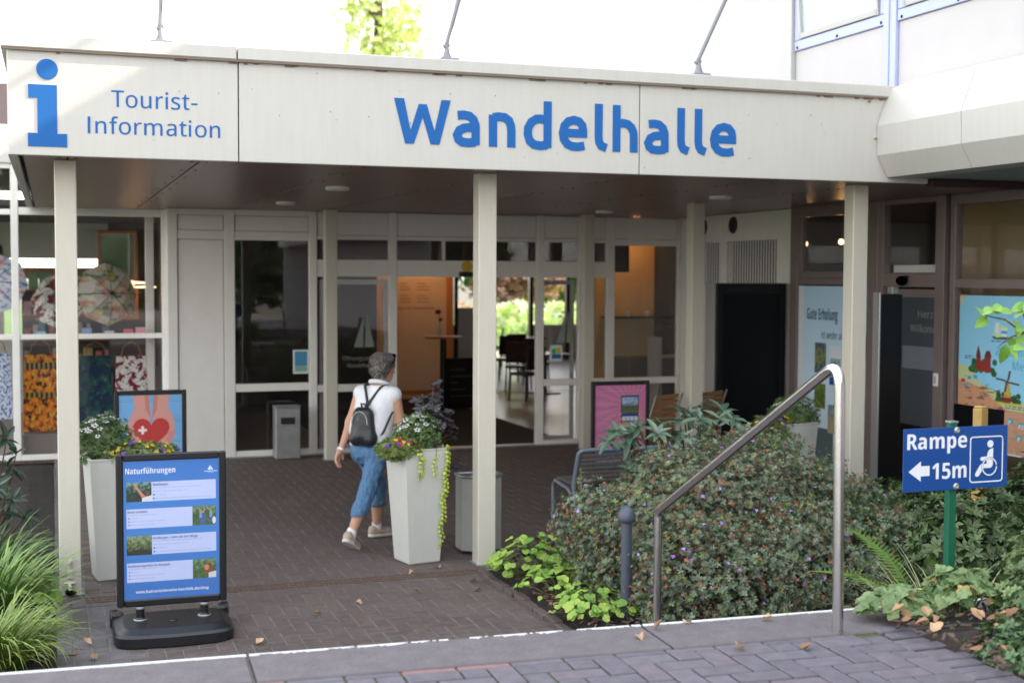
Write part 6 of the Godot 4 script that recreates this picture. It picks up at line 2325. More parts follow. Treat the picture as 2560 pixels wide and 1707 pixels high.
func leaf_mesh(width: float, droop: float, segs: int, fold := 0.12, tip := 1.0, lobes := 0.0) -> ArrayMesh:
	# a leaf one unit long along +z, face up, folded along its midrib
	var b := MB.new()
	var rows := []
	for i in segs + 1:
		var t := float(i) / segs
		var w := width * 0.5 * pow(sin(PI * pow(t, 0.75 if tip > 0.5 else 1.0)), 0.8)
		if i == 0 or i == segs:
			w = 0.004
		if lobes > 0.0:
			w *= 1.0 + lobes * sin(t * 19.0)
		var y := -droop * t * t + 0.3 * droop * t
		rows.append([Vector3(-w, y + w * fold * 2.0, t), Vector3(0, y, t), Vector3(w, y + w * fold * 2.0, t)])
	for i in segs:
		for s in 2:
			b.quad(rows[i + 1][s], rows[i + 1][s + 1], rows[i][s + 1], rows[i][s])
	return b.done()


func round_leaf(lobes: int, depth: float, cup: float) -> ArrayMesh:
	# a rounded, lobed leaf of unit radius whose stalk joins near its middle
	var b := MB.new()
	var n := lobes * 4
	var mid := Vector3(0, 0, 0)
	for i in n:
		var q := []
		for o in [i, i + 1]:
			var a: float = TAU * o / n
			var r: float = 1.0 - depth * (0.5 + 0.5 * cos(a * lobes + PI))
			r *= 1.0 - 0.35 * exp(-pow(angle_difference(a, -PI / 2) * 2.2, 2))
			q.append([Vector3(cos(a) * r * 0.5, cup * 0.3 + 0.05 * sin(a * lobes), sin(a) * r * 0.5), Vector3(cos(a) * r, cup + 0.13 * sin(a * lobes * 0.5 + 0.7) - 0.1 * absf(cos(a)), sin(a) * r)])
		b.tri(mid, q[1][0], q[0][0])
		b.quad(q[0][0], q[1][0], q[1][1], q[0][1])
	return b.done()


func rosette(count: int, width: float, rise: float, segs := 2) -> ArrayMesh:
	var b := MB.new()
	var one := leaf_mesh(width, 0.15, segs)
	var arr := one.surface_get_arrays(0)
	for k in count:
		var turn := Basis(Vector3.UP, TAU * k / count + (k % 2) * 0.3) * Basis(Vector3.RIGHT, -rise * (0.6 + 0.8 * ((k * 37) % 10) / 10.0))
		var first := b.v.size()
		for i in arr[Mesh.ARRAY_VERTEX].size():
			b.vert(turn * arr[Mesh.ARRAY_VERTEX][i], turn * arr[Mesh.ARRAY_NORMAL][i])
		for i in arr[Mesh.ARRAY_INDEX]:
			b.ix.append(first + i)
	return b.done()


func flower_mesh(petals: int, width: float, cup: float) -> ArrayMesh:
	return rosette(petals, width, cup, 2)


func toward(d: Vector3, spin: float) -> Basis:
	# a frame whose y axis points along d
	var y := d.normalized()
	var x := y.cross(Vector3.FORWARD if absf(y.z) < 0.9 else Vector3.RIGHT).normalized()
	return Basis(x, y, x.cross(y)) * Basis(Vector3.UP, spin)


func along(d: Vector3, up: Vector3) -> Basis:
	# a frame whose z axis points along d and whose y axis leans to up
	var z := d.normalized()
	var x := up.cross(z).normalized()
	return Basis(x, z.cross(x), z)


func blob_shell(lumps: Array, count: int, low: float) -> Array:
	# points with outward directions on and just inside a union of ellipsoids
	var out := []
	var weights := []
	var total := 0.0
	for l in lumps:
		total += pow(l[1].x * l[1].y * l[1].z, 0.667)
		weights.append(total)
	while out.size() < count:
		var pick := rng.randf() * total
		var k := 0
		while weights[k] < pick:
			k += 1
		var d := Vector3(rng.randfn(), rng.randfn(), rng.randfn()).normalized()
		var depth := 1.0 - 0.45 * pow(rng.randf(), 2.2)
		var bump := 1.0 + 0.13 * sin(d.x * 7.0 + k) * sin(d.y * 8.0 + k * 1.7) + 0.07 * sin(d.z * 14.0 + k * 2.0) + 0.04 * sin(d.x * 23.0) * sin(d.y * 19.0)
		var p: Vector3 = lumps[k][0] + d * lumps[k][1] * depth * bump
		if p.y < low:
			continue
		var buried := false
		for j in lumps.size():
			if j != k and ((p - lumps[j][0]) / lumps[j][1]).length() < 0.62:
				buried = true
				break
		if not buried:
			out.append([p, (d / lumps[k][1]).normalized(), depth])
	return out


func hue(a: Color, b: Color) -> Color:
	var t := rng.randf()
	var c := a.lerp(b, t) * rng.randf_range(0.8, 1.2)
	c.a = 1.0
	return c


func build_plants() -> void:
	build_azalea()
	build_rhododendrons()
	build_ground_plants()
	build_grasses()
	build_bed_corner()
	build_trees()
	build_fallen_leaves()


func build_azalea() -> void:
	var t := thing("azalea_bush", "wide azalea bush with small grey-green leaves and purple flowers behind the handrail", "bush", Vector3(4.5, 0.03, -7.9))
	var o := t.position
	var lumps := []
	for l in [[4.35, 0.42, -8.0, 1.0, 0.66, 0.72], [5.15, 0.3, -8.0, 0.76, 0.5, 0.64], [3.78, 0.3, -7.75, 0.52, 0.5, 0.52], [4.9, 0.22, -7.45, 0.86, 0.46, 0.55], [4.1, 0.2, -7.4, 0.72, 0.44, 0.48], [4.75, 0.62, -8.3, 0.6, 0.42, 0.5], [3.5, 0.5, -8.1, 0.34, 0.3, 0.34]]:
		lumps.append([Vector3(l[0], l[1], l[2]) - o, Vector3(l[3], l[4], l[5])])
	var places := []
	var tints := []
	var lump_noise := FastNoiseLite.new()
	lump_noise.seed = 12
	lump_noise.frequency = 3.2
	for p in blob_shell(lumps, 27000, 0.03):
		var d: Vector3 = (p[1] + Vector3(rng.randfn(), rng.randfn() + 0.7, rng.randfn()) * 0.5).normalized()
		places.append(Transform3D(toward(d, rng.randf() * TAU).scaled(Vector3.ONE * rng.randf_range(0.018, 0.031)), p[0]))
		if lump_noise.get_noise_3d(p[0].x, p[0].y, p[0].z) < -0.18 and p[2] > 0.8:
			places.pop_back()
			continue
		var c := hue(Color(0.08, 0.12, 0.07), Color(0.2, 0.245, 0.16))
		var warm := 0.05 + 0.12 * clampf(p[0].y * 1.2 - p[0].x * 0.5, 0.0, 1.0)
		if p[0].x > 0.5:
			c = c * Color(0.8, 0.9, 0.8)
		if rng.randf() < warm:
			c = hue(Color(0.3, 0.13, 0.07), Color(0.16, 0.1, 0.05))
		elif rng.randf() < 0.08:
			c = hue(Color(0.15, 0.2, 0.05), Color(0.2, 0.25, 0.07))
		tints.append(c)
	scatter(t, "foliage", rosette(8, 0.33, 0.6, 2), M.leaf, places, tints)
	# stray shoots that stand out of the outline
	var shoots := []
	var shoot_tints := []
	for p in blob_shell(lumps, 260, 0.25):
		if p[2] > 0.9 and p[1].y > 0.1:
			var d: Vector3 = (p[1] + Vector3(rng.randfn() * 0.4, 0.5, rng.randfn() * 0.4)).normalized()
			for k in 6:
				shoots.append(Transform3D(toward(d + Vector3(rng.randfn(), rng.randfn(), rng.randfn()) * 0.3, rng.randf() * TAU).scaled(Vector3.ONE * (0.034 - 0.003 * k)), p[0] + d * (0.022 * k)))
				shoot_tints.append(hue(Color(0.1, 0.13, 0.05), Color(0.2, 0.23, 0.1)))
	scatter(t, "shoots", rosette(7, 0.3, 0.75, 2), M.leaf, shoots, shoot_tints)
	var buds := []
	var budt := []
	var fl := []
	var flt := []
	for p in blob_shell(lumps, 2600, 0.1):
		if p[2] > 0.93 and p[1].y > -0.2:
			if rng.randf() < 0.15:
				fl.append(Transform3D(toward(p[1] + Vector3.UP * 0.3, rng.randf() * TAU).scaled(Vector3.ONE * rng.randf_range(0.011, 0.018)), p[0] + p[1] * 0.025))
				flt.append(hue(Color(0.34, 0.2, 0.66), Color(0.42, 0.2, 0.6)))
			else:
				buds.append(Transform3D(toward(p[1], rng.randf() * TAU).scaled(Vector3.ONE * rng.randf_range(0.01, 0.016)), p[0] + p[1] * 0.02))
				budt.append(hue(Color(0.45, 0.14, 0.06), Color(0.3, 0.12, 0.06)))
	scatter(t, "flowers", flower_mesh(5, 0.75, 0.4), M.petal, fl, flt)
	scatter(t, "buds", flower_mesh(4, 0.6, 1.1), M.leaf, buds, budt)
	for k in 9:
		var b := MB.new()
		var a := rng.randf() * TAU
		var far := Vector3(cos(a) * rng.randf_range(0.4, 1.0), rng.randf_range(0.5, 0.8), sin(a) * 0.5)
		b.tube([Vector3(0.1 * cos(a), -0.03, 0.1 * sin(a)), far * Vector3(0.5, 0.4, 0.5) + Vector3(0, 0.05, 0), far], [0.02, 0.013, 0.005], 7)
		put(t, "branch", b.done(), M.stem_brown)


func whorl_shrub(t: Node3D, heads: Array, leaf: Mesh, count: int, size: float, a: Color, b: Color, m: Material) -> void:
	# heads: [place, direction]; each carries a ring of single leaves on a stalk
	var tones := []
	for k in 5:
		var mm: StandardMaterial3D = m.duplicate()
		mm.vertex_color_use_as_albedo = false
		mm.albedo_color = a.lerp(b, k / 4.0).linear_to_srgb()
		tones.append(mm)
	for h in heads:
		var stem := MB.new()
		stem.tube([Vector3(h[0].x * 0.3, 0, h[0].z * 0.3), Vector3(h[0].x * 0.7, h[0].y * 0.6, h[0].z * 0.7), h[0]], [0.012, 0.008, 0.005], 6)
		put(t, "stem", stem.done(), M.stem_brown)
		for k in count:
			var f := toward(h[1], TAU * k / count + rng.randf_range(-0.25, 0.25))
			var tilt := rng.randf_range(-0.25, 0.55)
			var d: Vector3 = f * Vector3(0, sin(tilt), cos(tilt))
			put(t, "leaf", leaf, tones[rng.randi() % 5], h[0] + h[1] * rng.randf_range(-0.02, 0.01), along(d, h[1] + Vector3.UP * 0.3).scaled(Vector3.ONE * size * rng.randf_range(0.75, 1.15)))


func build_rhododendrons() -> void:
	var leaf := leaf_mesh(0.34, 0.22, 4, 0.16)
	var t := thing("rhododendron", "rhododendron with long blue-green leaves behind the azalea and beside the bench", "shrub", Vector3(4.85, 0.03, -9.15))
	var heads := []
	for k in 46:
		var x := rng.randf_range(-0.78, 0.56)
		var y := 0.91 + 0.12 * sin((x + 0.6) * 3.4) + rng.randf_range(-0.22, 0.14)
		heads.append([Vector3(x, y, rng.randf_range(-0.25, 0.3)), Vector3(rng.randfn() * 0.4, 1.0, 0.35 + rng.randfn() * 0.4).normalized()])
	whorl_shrub(t, heads, leaf, 8, 0.14, Color(0.06, 0.115, 0.07), Color(0.13, 0.19, 0.13), M.leaf_gloss)
	t = thing("rhododendron", "dark rhododendron in the side bed before the shop window's edge", "shrub", Vector3(-0.55, 0.03, -10.6))
	heads = []
	for k in 30:
		heads.append([Vector3(rng.randf_range(-0.5, 0.36), rng.randf_range(0.25, 1.08), rng.randf_range(-0.3, 0.4)), Vector3(rng.randfn() * 0.5 + 0.2, 0.9, 0.4 + rng.randfn() * 0.4).normalized()])
	whorl_shrub(t, heads, leaf, 8, 0.15, Color(0.025, 0.05, 0.03), Color(0.06, 0.09, 0.06), M.leaf_gloss)


func leaf_clump(t: Node3D, mesh: Mesh, tones: Array, n: int, spread: Vector3, size: float, high: float, stalk: Material) -> void:
	for k in n:
		var a := rng.randf() * TAU
		var r := sqrt(rng.randf())
		var p := Vector3(cos(a) * spread.x * r, high * (1.0 - 0.65 * r * r) * rng.randf_range(0.55, 1.1), sin(a) * spread.z * r)
		var up := Vector3(cos(a) * r * 0.7 + rng.randfn() * 0.25, 1.0, sin(a) * r * 0.7 + rng.randfn() * 0.25 + 0.2).normalized()
		put(t, "leaf", mesh, tones[rng.randi() % tones.size()], p, toward(up, rng.randf() * TAU).scaled(Vector3.ONE * size * rng.randf_range(0.65, 1.2)))
		if k % 3 == 0:
			var b := MB.new()
			b.tube([Vector3(p.x * 0.35, 0, p.z * 0.35), p * 0.6 + Vector3(0, p.y * 0.12, 0), p - up * 0.003], 0.003, 5)
			put(t, "stalk", b.done(), stalk)


func tones_of(called: String, a: Color, b: Color, m: Material) -> Array:
	var out := []
	for k in 5:
		var mm: StandardMaterial3D = m.duplicate()
		mm.resource_name = "%s_%d" % [called, k]
		mm.vertex_color_use_as_albedo = false
		mm.albedo_color = a.lerp(b, k / 4.0).linear_to_srgb()
		out.append(mm)
	return out


func build_ground_plants() -> void:
	var green := tones_of("bright_leaf", Color(0.12, 0.24, 0.03), Color(0.28, 0.4, 0.06), M.leaf)
	var oval := leaf_mesh(0.72, 0.25, 4, 0.1)
	var heart := round_leaf(5, 0.1, 0.06)
	var spots := [
		[Vector3(3.22, 0.05, -8.72), Vector3(0.28, 0, 0.3), 70, 0.3, "bright green leafy plant at the bed's corner below the litter bin"],
		[Vector3(3.22, 0.05, -8.12), Vector3(0.27, 0, 0.28), 60, 0.22, "bright green leafy plant in the middle of the bed's brick edge"],
		[Vector3(3.2, 0.05, -7.55), Vector3(0.24, 0, 0.26), 55, 0.18, "low bright green plant at the bed's edge nearest the steps"]]
	for s in spots:
		var t := thing("leafy_plant", s[4], "plant", s[0], 0.0, "bright green plants along the bed's brick edge")
		leaf_clump(t, heart if s[2] != 60 else oval, green, int(s[2] * 1.7), s[1] * 1.15, 0.036 if s[2] != 60 else 0.062, s[3], M.stem_green)
	var purple := tones_of("purple_leaf", Color(0.028, 0.018, 0.03), Color(0.07, 0.045, 0.07), M.leaf_gloss)
	var ruffled := round_leaf(7, 0.22, 0.12)
	var h := thing("purple_heuchera", "dark purple heuchera between the bright green plant and the bench", "plant", Vector3(3.5, 0.05, -9.05))
	leaf_clump(h, ruffled, purple, 60, Vector3(0.3, 0, 0.16), 0.05, 0.24, M.stem_brown)
	# ferns
	var frond := MB.new()
	for k in 26:
		var t := k / 25.0
		var z := 0.08 + t * 0.92
		var y := 0.55 * z - 0.62 * z * z
		var w := 0.2 * sin(PI * (0.12 + 0.88 * (1.0 - t)) * 0.85 + 0.1)
		for s in [-1.0, 1.0]:
			frond.tri(Vector3(0, y, z - 0.016), Vector3(s * w, y - 0.1 * w, z + 0.06), Vector3(0, y, z + 0.017)) if s < 0 else frond.tri(Vector3(0, y, z + 0.017), Vector3(s * w, y - 0.1 * w, z + 0.06), Vector3(0, y, z - 0.016))
	var rib := []
	for k in 12:
		var z := k / 11.0
		rib.append(Vector3(0, 0.55 * z - 0.62 * z * z, z))
	frond.tube(rib, 0.005, 5)
	var fm := frond.done()
	var ft := tones_of("fern", Color(0.09, 0.17, 0.03), Color(0.18, 0.27, 0.055), M.leaf)
	for s in [[Vector3(4.7, 0.2, -6.3), 0.56, 11, "light green fern rising behind the azalea below the ramp sign"], [Vector3(4.85, 0.1, -5.9), 0.58, 9, "light green fern spreading behind the green sign post"], [Vector3(5.3, 0.1, -6.0), 0.7, 7, "fern with drooping fronds near the wooden post"]]:
		var t := thing("fern", s[3], "fern", s[0], 0.0, "ferns in the lower bed")
		for k in s[2]:
			put(t, "frond", fm, ft[k % 5], Vector3.ZERO, (Basis(Vector3.UP, TAU * k / s[2] + rng.randf_range(-0.3, 0.3)) * Basis(Vector3.RIGHT, -rng.randf_range(0.35, 0.95))).scaled(Vector3.ONE * s[1] * rng.randf_range(0.8, 1.15)))
	# green filler shrubs of the lower bed
	var mid := rosette(6, 0.5, 0.5, 2)
	for s in [
		["low_shrub", "dark low shrub filling the lower bed behind the ramp sign", [[5.6, 0.3, -6.2, 0.8, 0.5, 0.6], [6.4, 0.4, -6.9, 0.8, 0.6, 0.7], [5.12, 0.42, -6.35, 0.42, 0.5, 0.35]], 3900, Color(0.03, 0.06, 0.02), Color(0.08, 0.12, 0.04), 0.06],
		["low_shrub", "dark green shrub with red-tinged tips right of the ramp sign", [[5.35, 0.5, -5.45, 0.55, 0.5, 0.45]], 1800, Color(0.035, 0.06, 0.025), Color(0.09, 0.1, 0.05), 0.045],
		["low_shrub", "green shrub between the azalea's end and the storefront", [[6.4, 0.3, -8.3, 0.7, 0.35, 0.7]], 1500, Color(0.05, 0.09, 0.03), Color(0.1, 0.16, 0.05), 0.06]]:
		var t := thing(s[0], s[1], "shrub", Vector3(s[2][0][0], 0.03, s[2][0][2]), 0.0, "dark shrubs in the lower bed")
		var lumps := []
		for l in s[2]:
			lumps.append([Vector3(l[0], l[1], l[2]) - t.position, Vector3(l[3], l[4], l[5])])
		var places := []
		var tints := []
		for p in blob_shell(lumps, s[3], 0.0):
			places.append(Transform3D(toward(p[1] + Vector3(rng.randfn(), 1.0, rng.randfn()) * 0.4, rng.randf() * TAU).scaled(Vector3.ONE * s[6] * rng.randf_range(0.7, 1.2)), p[0]))
			tints.append(hue(s[4], s[5]))
		scatter(t, "foliage", mid, M.leaf, places, tints)
		var st := MB.new()
		for k in 5:
			st.tube([Vector3(0, -0.02, 0), Vector3(0.2 * cos(k * 1.3), 0.3, 0.2 * sin(k * 1.3)), Vector3(0.4 * cos(k * 1.3), 0.5, 0.3 * sin(k * 1.3))], 0.01, 6)
		put(t, "stems", st.done(), M.stem_brown)


func blade(width: float, bend: float, segs := 6) -> ArrayMesh:
	# a grass blade one unit long that rises and bows over towards +z
	var b := MB.new()
	var prev := []
	var p := Vector3.ZERO
	for i in segs + 1:
		var t := float(i) / segs
		var a := bend * t * t
		var w := width * 0.5 * (1.0 - pow(t, 2.5)) + 0.0008
		var row := [p + Vector3(-w, 0, 0), p + Vector3(0, -w * 0.25 * cos(a), -w * 0.4), p + Vector3(w, 0, 0)]
		if i:
			for s in 2:
				b.quad(prev[s], prev[s + 1], row[s + 1], row[s])
		prev = row
		p += Vector3(0, cos(a), sin(a)) / segs
	return b.done()


func grass_clump(called: String, label: String, cat: String, at: Vector3, n: int, spread: float, long: float, a: Color, b: Color, bend: float, width := 0.035, group := "") -> Node3D:
	var t := thing(called, label, cat, at, 0.0, group)
	var kinds := [[], [], []]
	var tints := [[], [], []]
	for k in n:
		var ang := rng.randf() * TAU
		var r := spread * sqrt(rng.randf())
		var lean := 0.1 + 0.55 * r / spread + rng.randf_range(-0.1, 0.25)
		var dirn := ang + rng.randf_range(-0.7, 0.7)
		var f := Basis(Vector3.UP, PI / 2 - dirn) * Basis(Vector3.RIGHT, lean)
		kinds[k % 3].append(Transform3D(f.scaled(Vector3.ONE * long * rng.randf_range(0.6, 1.15)), Vector3(cos(ang) * r, 0, sin(ang) * r)))
		tints[k % 3].append(hue(a, b))
	for k in 3:
		scatter(t, "blades", blade(width, bend * [0.6, 1.0, 1.45][k]), M.leaf, kinds[k], tints[k])
	return t


func build_grasses() -> void:
	var g := "ornamental grasses in the side bed"
	grass_clump("grass_clump", "bright ornamental grass at the kerb beside the poster stand's foot", "ornamental grass", Vector3(-0.36, 0.02, -7.7), 620, 0.19, 0.47, Color(0.1, 0.18, 0.025), Color(0.25, 0.32, 0.06), 1.9, 0.034, g)
	grass_clump("grass_clump", "ornamental grass behind the first clump beside the cream column", "ornamental grass", Vector3(-0.4, 0.02, -8.75), 420, 0.2, 0.6, Color(0.09, 0.18, 0.03), Color(0.22, 0.32, 0.07), 1.7, 0.034, g)
	grass_clump("grass_clump", "darker ornamental grass in front of the dark rhododendron", "ornamental grass", Vector3(-0.5, 0.02, -9.7), 320, 0.22, 0.6, Color(0.05, 0.11, 0.02), Color(0.13, 0.2, 0.05), 1.6, 0.034, g)
	grass_clump("grass_tuft", "thin dry grass tuft behind the green sign post", "grass", Vector3(4.15, 0.25, -5.3), 200, 0.16, 0.62, Color(0.2, 0.22, 0.1), Color(0.34, 0.32, 0.18), 1.2, 0.012)
	var lp := thing("leafy_plant", "small broad-leaved plant among the ornamental grass", "plant", Vector3(-0.08, 0.02, -8.6))
	leaf_clump(lp, leaf_mesh(0.75, 0.2, 4, 0.1), tones_of("grass_leaf", Color(0.12, 0.22, 0.03), Color(0.24, 0.36, 0.07), M.leaf), 12, Vector3(0.1, 0, 0.2), 0.1, 0.3, M.stem_green)


func build_bed_corner() -> void:
	# heart-leaved plants round the sign post, a big folded leaf and low shrubs at the corner
	var tones := tones_of("mallow", Color(0.06, 0.115, 0.035), Color(0.17, 0.235, 0.09), M.leaf)
	var lobed := round_leaf(5, 0.26, 0.16)
	for s in [[Vector3(3.26, DROP + 0.03, -4.46), Vector3(0.2, 0, 0.14), 26, 0.1, "grey-green lobed plant at the foot of the handrail"], [Vector3(3.5, DROP + 0.03, -4.4), Vector3(0.16, 0, 0.16), 26, 0.19, "grey-green lobed plant round the green post's foot"]]:
		var t := thing("lobed_plant", s[4], "plant", s[0], 0.0, "lobed plants in the upper bed")
		leaf_clump(t, lobed, tones, s[2] * 3, s[1], 0.041, s[3], M.stem_green)
		var dry := tones_of("yellowed", Color(0.4, 0.33, 0.1), Color(0.4, 0.26, 0.12), M.leaf_dry)
		leaf_clump(t, lobed, dry, 9, s[1], 0.038, s[3], M.stem_green)
	var bl := thing("broad_leaf_plant", "large pale folded leaf at the picture's lower corner behind the low shrub", "plant", Vector3(3.88, DROP + 0.02, -4.42))
	var big := leaf_mesh(0.55, 0.2, 8, 0.35)
	put(bl, "leaf", big, tones[4], Vector3(-0.16, 0.02, 0.05), along(Vector3(0.6, 0.62, 0.1), Vector3(-0.3, 0.6, 0.7)).scaled(Vector3.ONE * 0.5))
	put(bl, "leaf", big, tones[2], Vector3(0.02, 0.02, 0.0), along(Vector3(0.8, 0.5, -0.2), Vector3(-0.3, 0.7, 0.6)).scaled(Vector3.ONE * 0.45))
	put(bl, "leaf", big, tones[3], Vector3(0.0, 0.02, 0.1), along(Vector3(0.5, 0.35, 0.5), Vector3(-0.3, 0.8, 0.5)).scaled(Vector3.ONE * 0.34))
	var mid := rosette(5, 0.6, 0.45, 2)
	for s in [["low green shrub spreading over the upper bed's lower corner", Vector3(3.38, DROP, -3.78), [[0.0, 0.0, 0.0, 0.22, 0.14, 0.26]], 900, Color(0.04, 0.09, 0.03), Color(0.1, 0.17, 0.07)], ["taller green shrub above the leaf litter near the ramp sign", Vector3(3.74, DROP, -4.2), [[0.0, 0.08, 0.0, 0.2, 0.2, 0.16], [0.12, 0.2, -0.12, 0.18, 0.2, 0.16]], 1300, Color(0.05, 0.09, 0.03), Color(0.14, 0.2, 0.07)]]:
		var t := thing("creeping_shrub", s[0], "shrub", s[1], 0.0, "small-leaved shrubs of the upper bed")
		var lumps := []
		for l in s[2]:
			lumps.append([Vector3(l[0], l[1], l[2]), Vector3(l[3], l[4], l[5])])
		var places := []
		var tints := []
		for p in blob_shell(lumps, s[3], 0.0):
			places.append(Transform3D(toward(p[1] + Vector3(rng.randfn(), 1.0, rng.randfn()) * 0.5, rng.randf() * TAU).scaled(Vector3.ONE * rng.randf_range(0.018, 0.034)), p[0]))
			tints.append(hue(s[4], s[5]))
		scatter(t, "foliage", mid, M.leaf, places, tints)
	# branch that reaches in from a shrub beside the frame
	var t := thing("overhanging_branch", "branch of a shrub with fresh green oval leaves hanging before the town map", "branch", Vector3(4.5, DROP, -4.5))
	var b := MB.new()
	b.tube([Vector3(0.05, 0, 0), Vector3(0.06, 0.5, 0.05), Vector3(-0.08, 0.95, 0.1), Vector3(-0.4, 1.12, 0.1), Vector3(-0.7, 1.16, 0.1), Vector3(-0.82, 1.225, 0.1), Vector3(-0.9, 1.24, 0.09)], [0.022, 0.018, 0.012, 0.008, 0.005, 0.004, 0.002], 8)
	put(t, "branch", b.done(), M.stem_brown)
	for q in [[Vector3(-0.72, 1.17, 0.1), Vector3(-0.86, 1.12, 0.12)], [Vector3(-0.7, 1.165, 0.1), Vector3(-0.74, 1.28, 0.1)], [Vector3(-0.55, 1.15, 0.1), Vector3(-0.66, 1.33, 0.12)]]:
		b = MB.new()
		b.tube([q[0], q[0].lerp(q[1], 0.5) + Vector3(0, 0.01, 0), q[1]], [0.004, 0.003, 0.002], 6)
		put(t, "twig", b.done(), M.stem_brown)
	var fresh := tones_of("fresh_leaf", Color(0.1, 0.24, 0.025), Color(0.21, 0.38, 0.07), M.leaf)
	var oval := leaf_mesh(0.62, 0.2, 5, 0.1)
	for k in 44:
		var base: Vector3 = [Vector3(-0.86, 1.235, 0.1), Vector3(-0.82, 1.13, 0.12), Vector3(-0.74, 1.27, 0.1), Vector3(-0.67, 1.32, 0.12), Vector3(-0.76, 1.19, 0.1), Vector3(-0.6, 1.2, 0.12), Vector3(-0.68, 1.17, 0.1)][k % 7] + Vector3(rng.randfn() * 0.035, rng.randfn() * 0.03, rng.randfn() * 0.03)
		var d := Vector3(-0.5 + rng.randfn() * 0.6, -0.25 + rng.randfn() * 0.4, 0.2 + rng.randfn() * 0.5)
		put(t, "leaf", oval, fresh[rng.randi() % 5], base, along(d, Vector3(0.1, 0.8, 0.6 + rng.randfn() * 0.4)).scaled(Vector3.ONE * rng.randf_range(0.05, 0.082)))


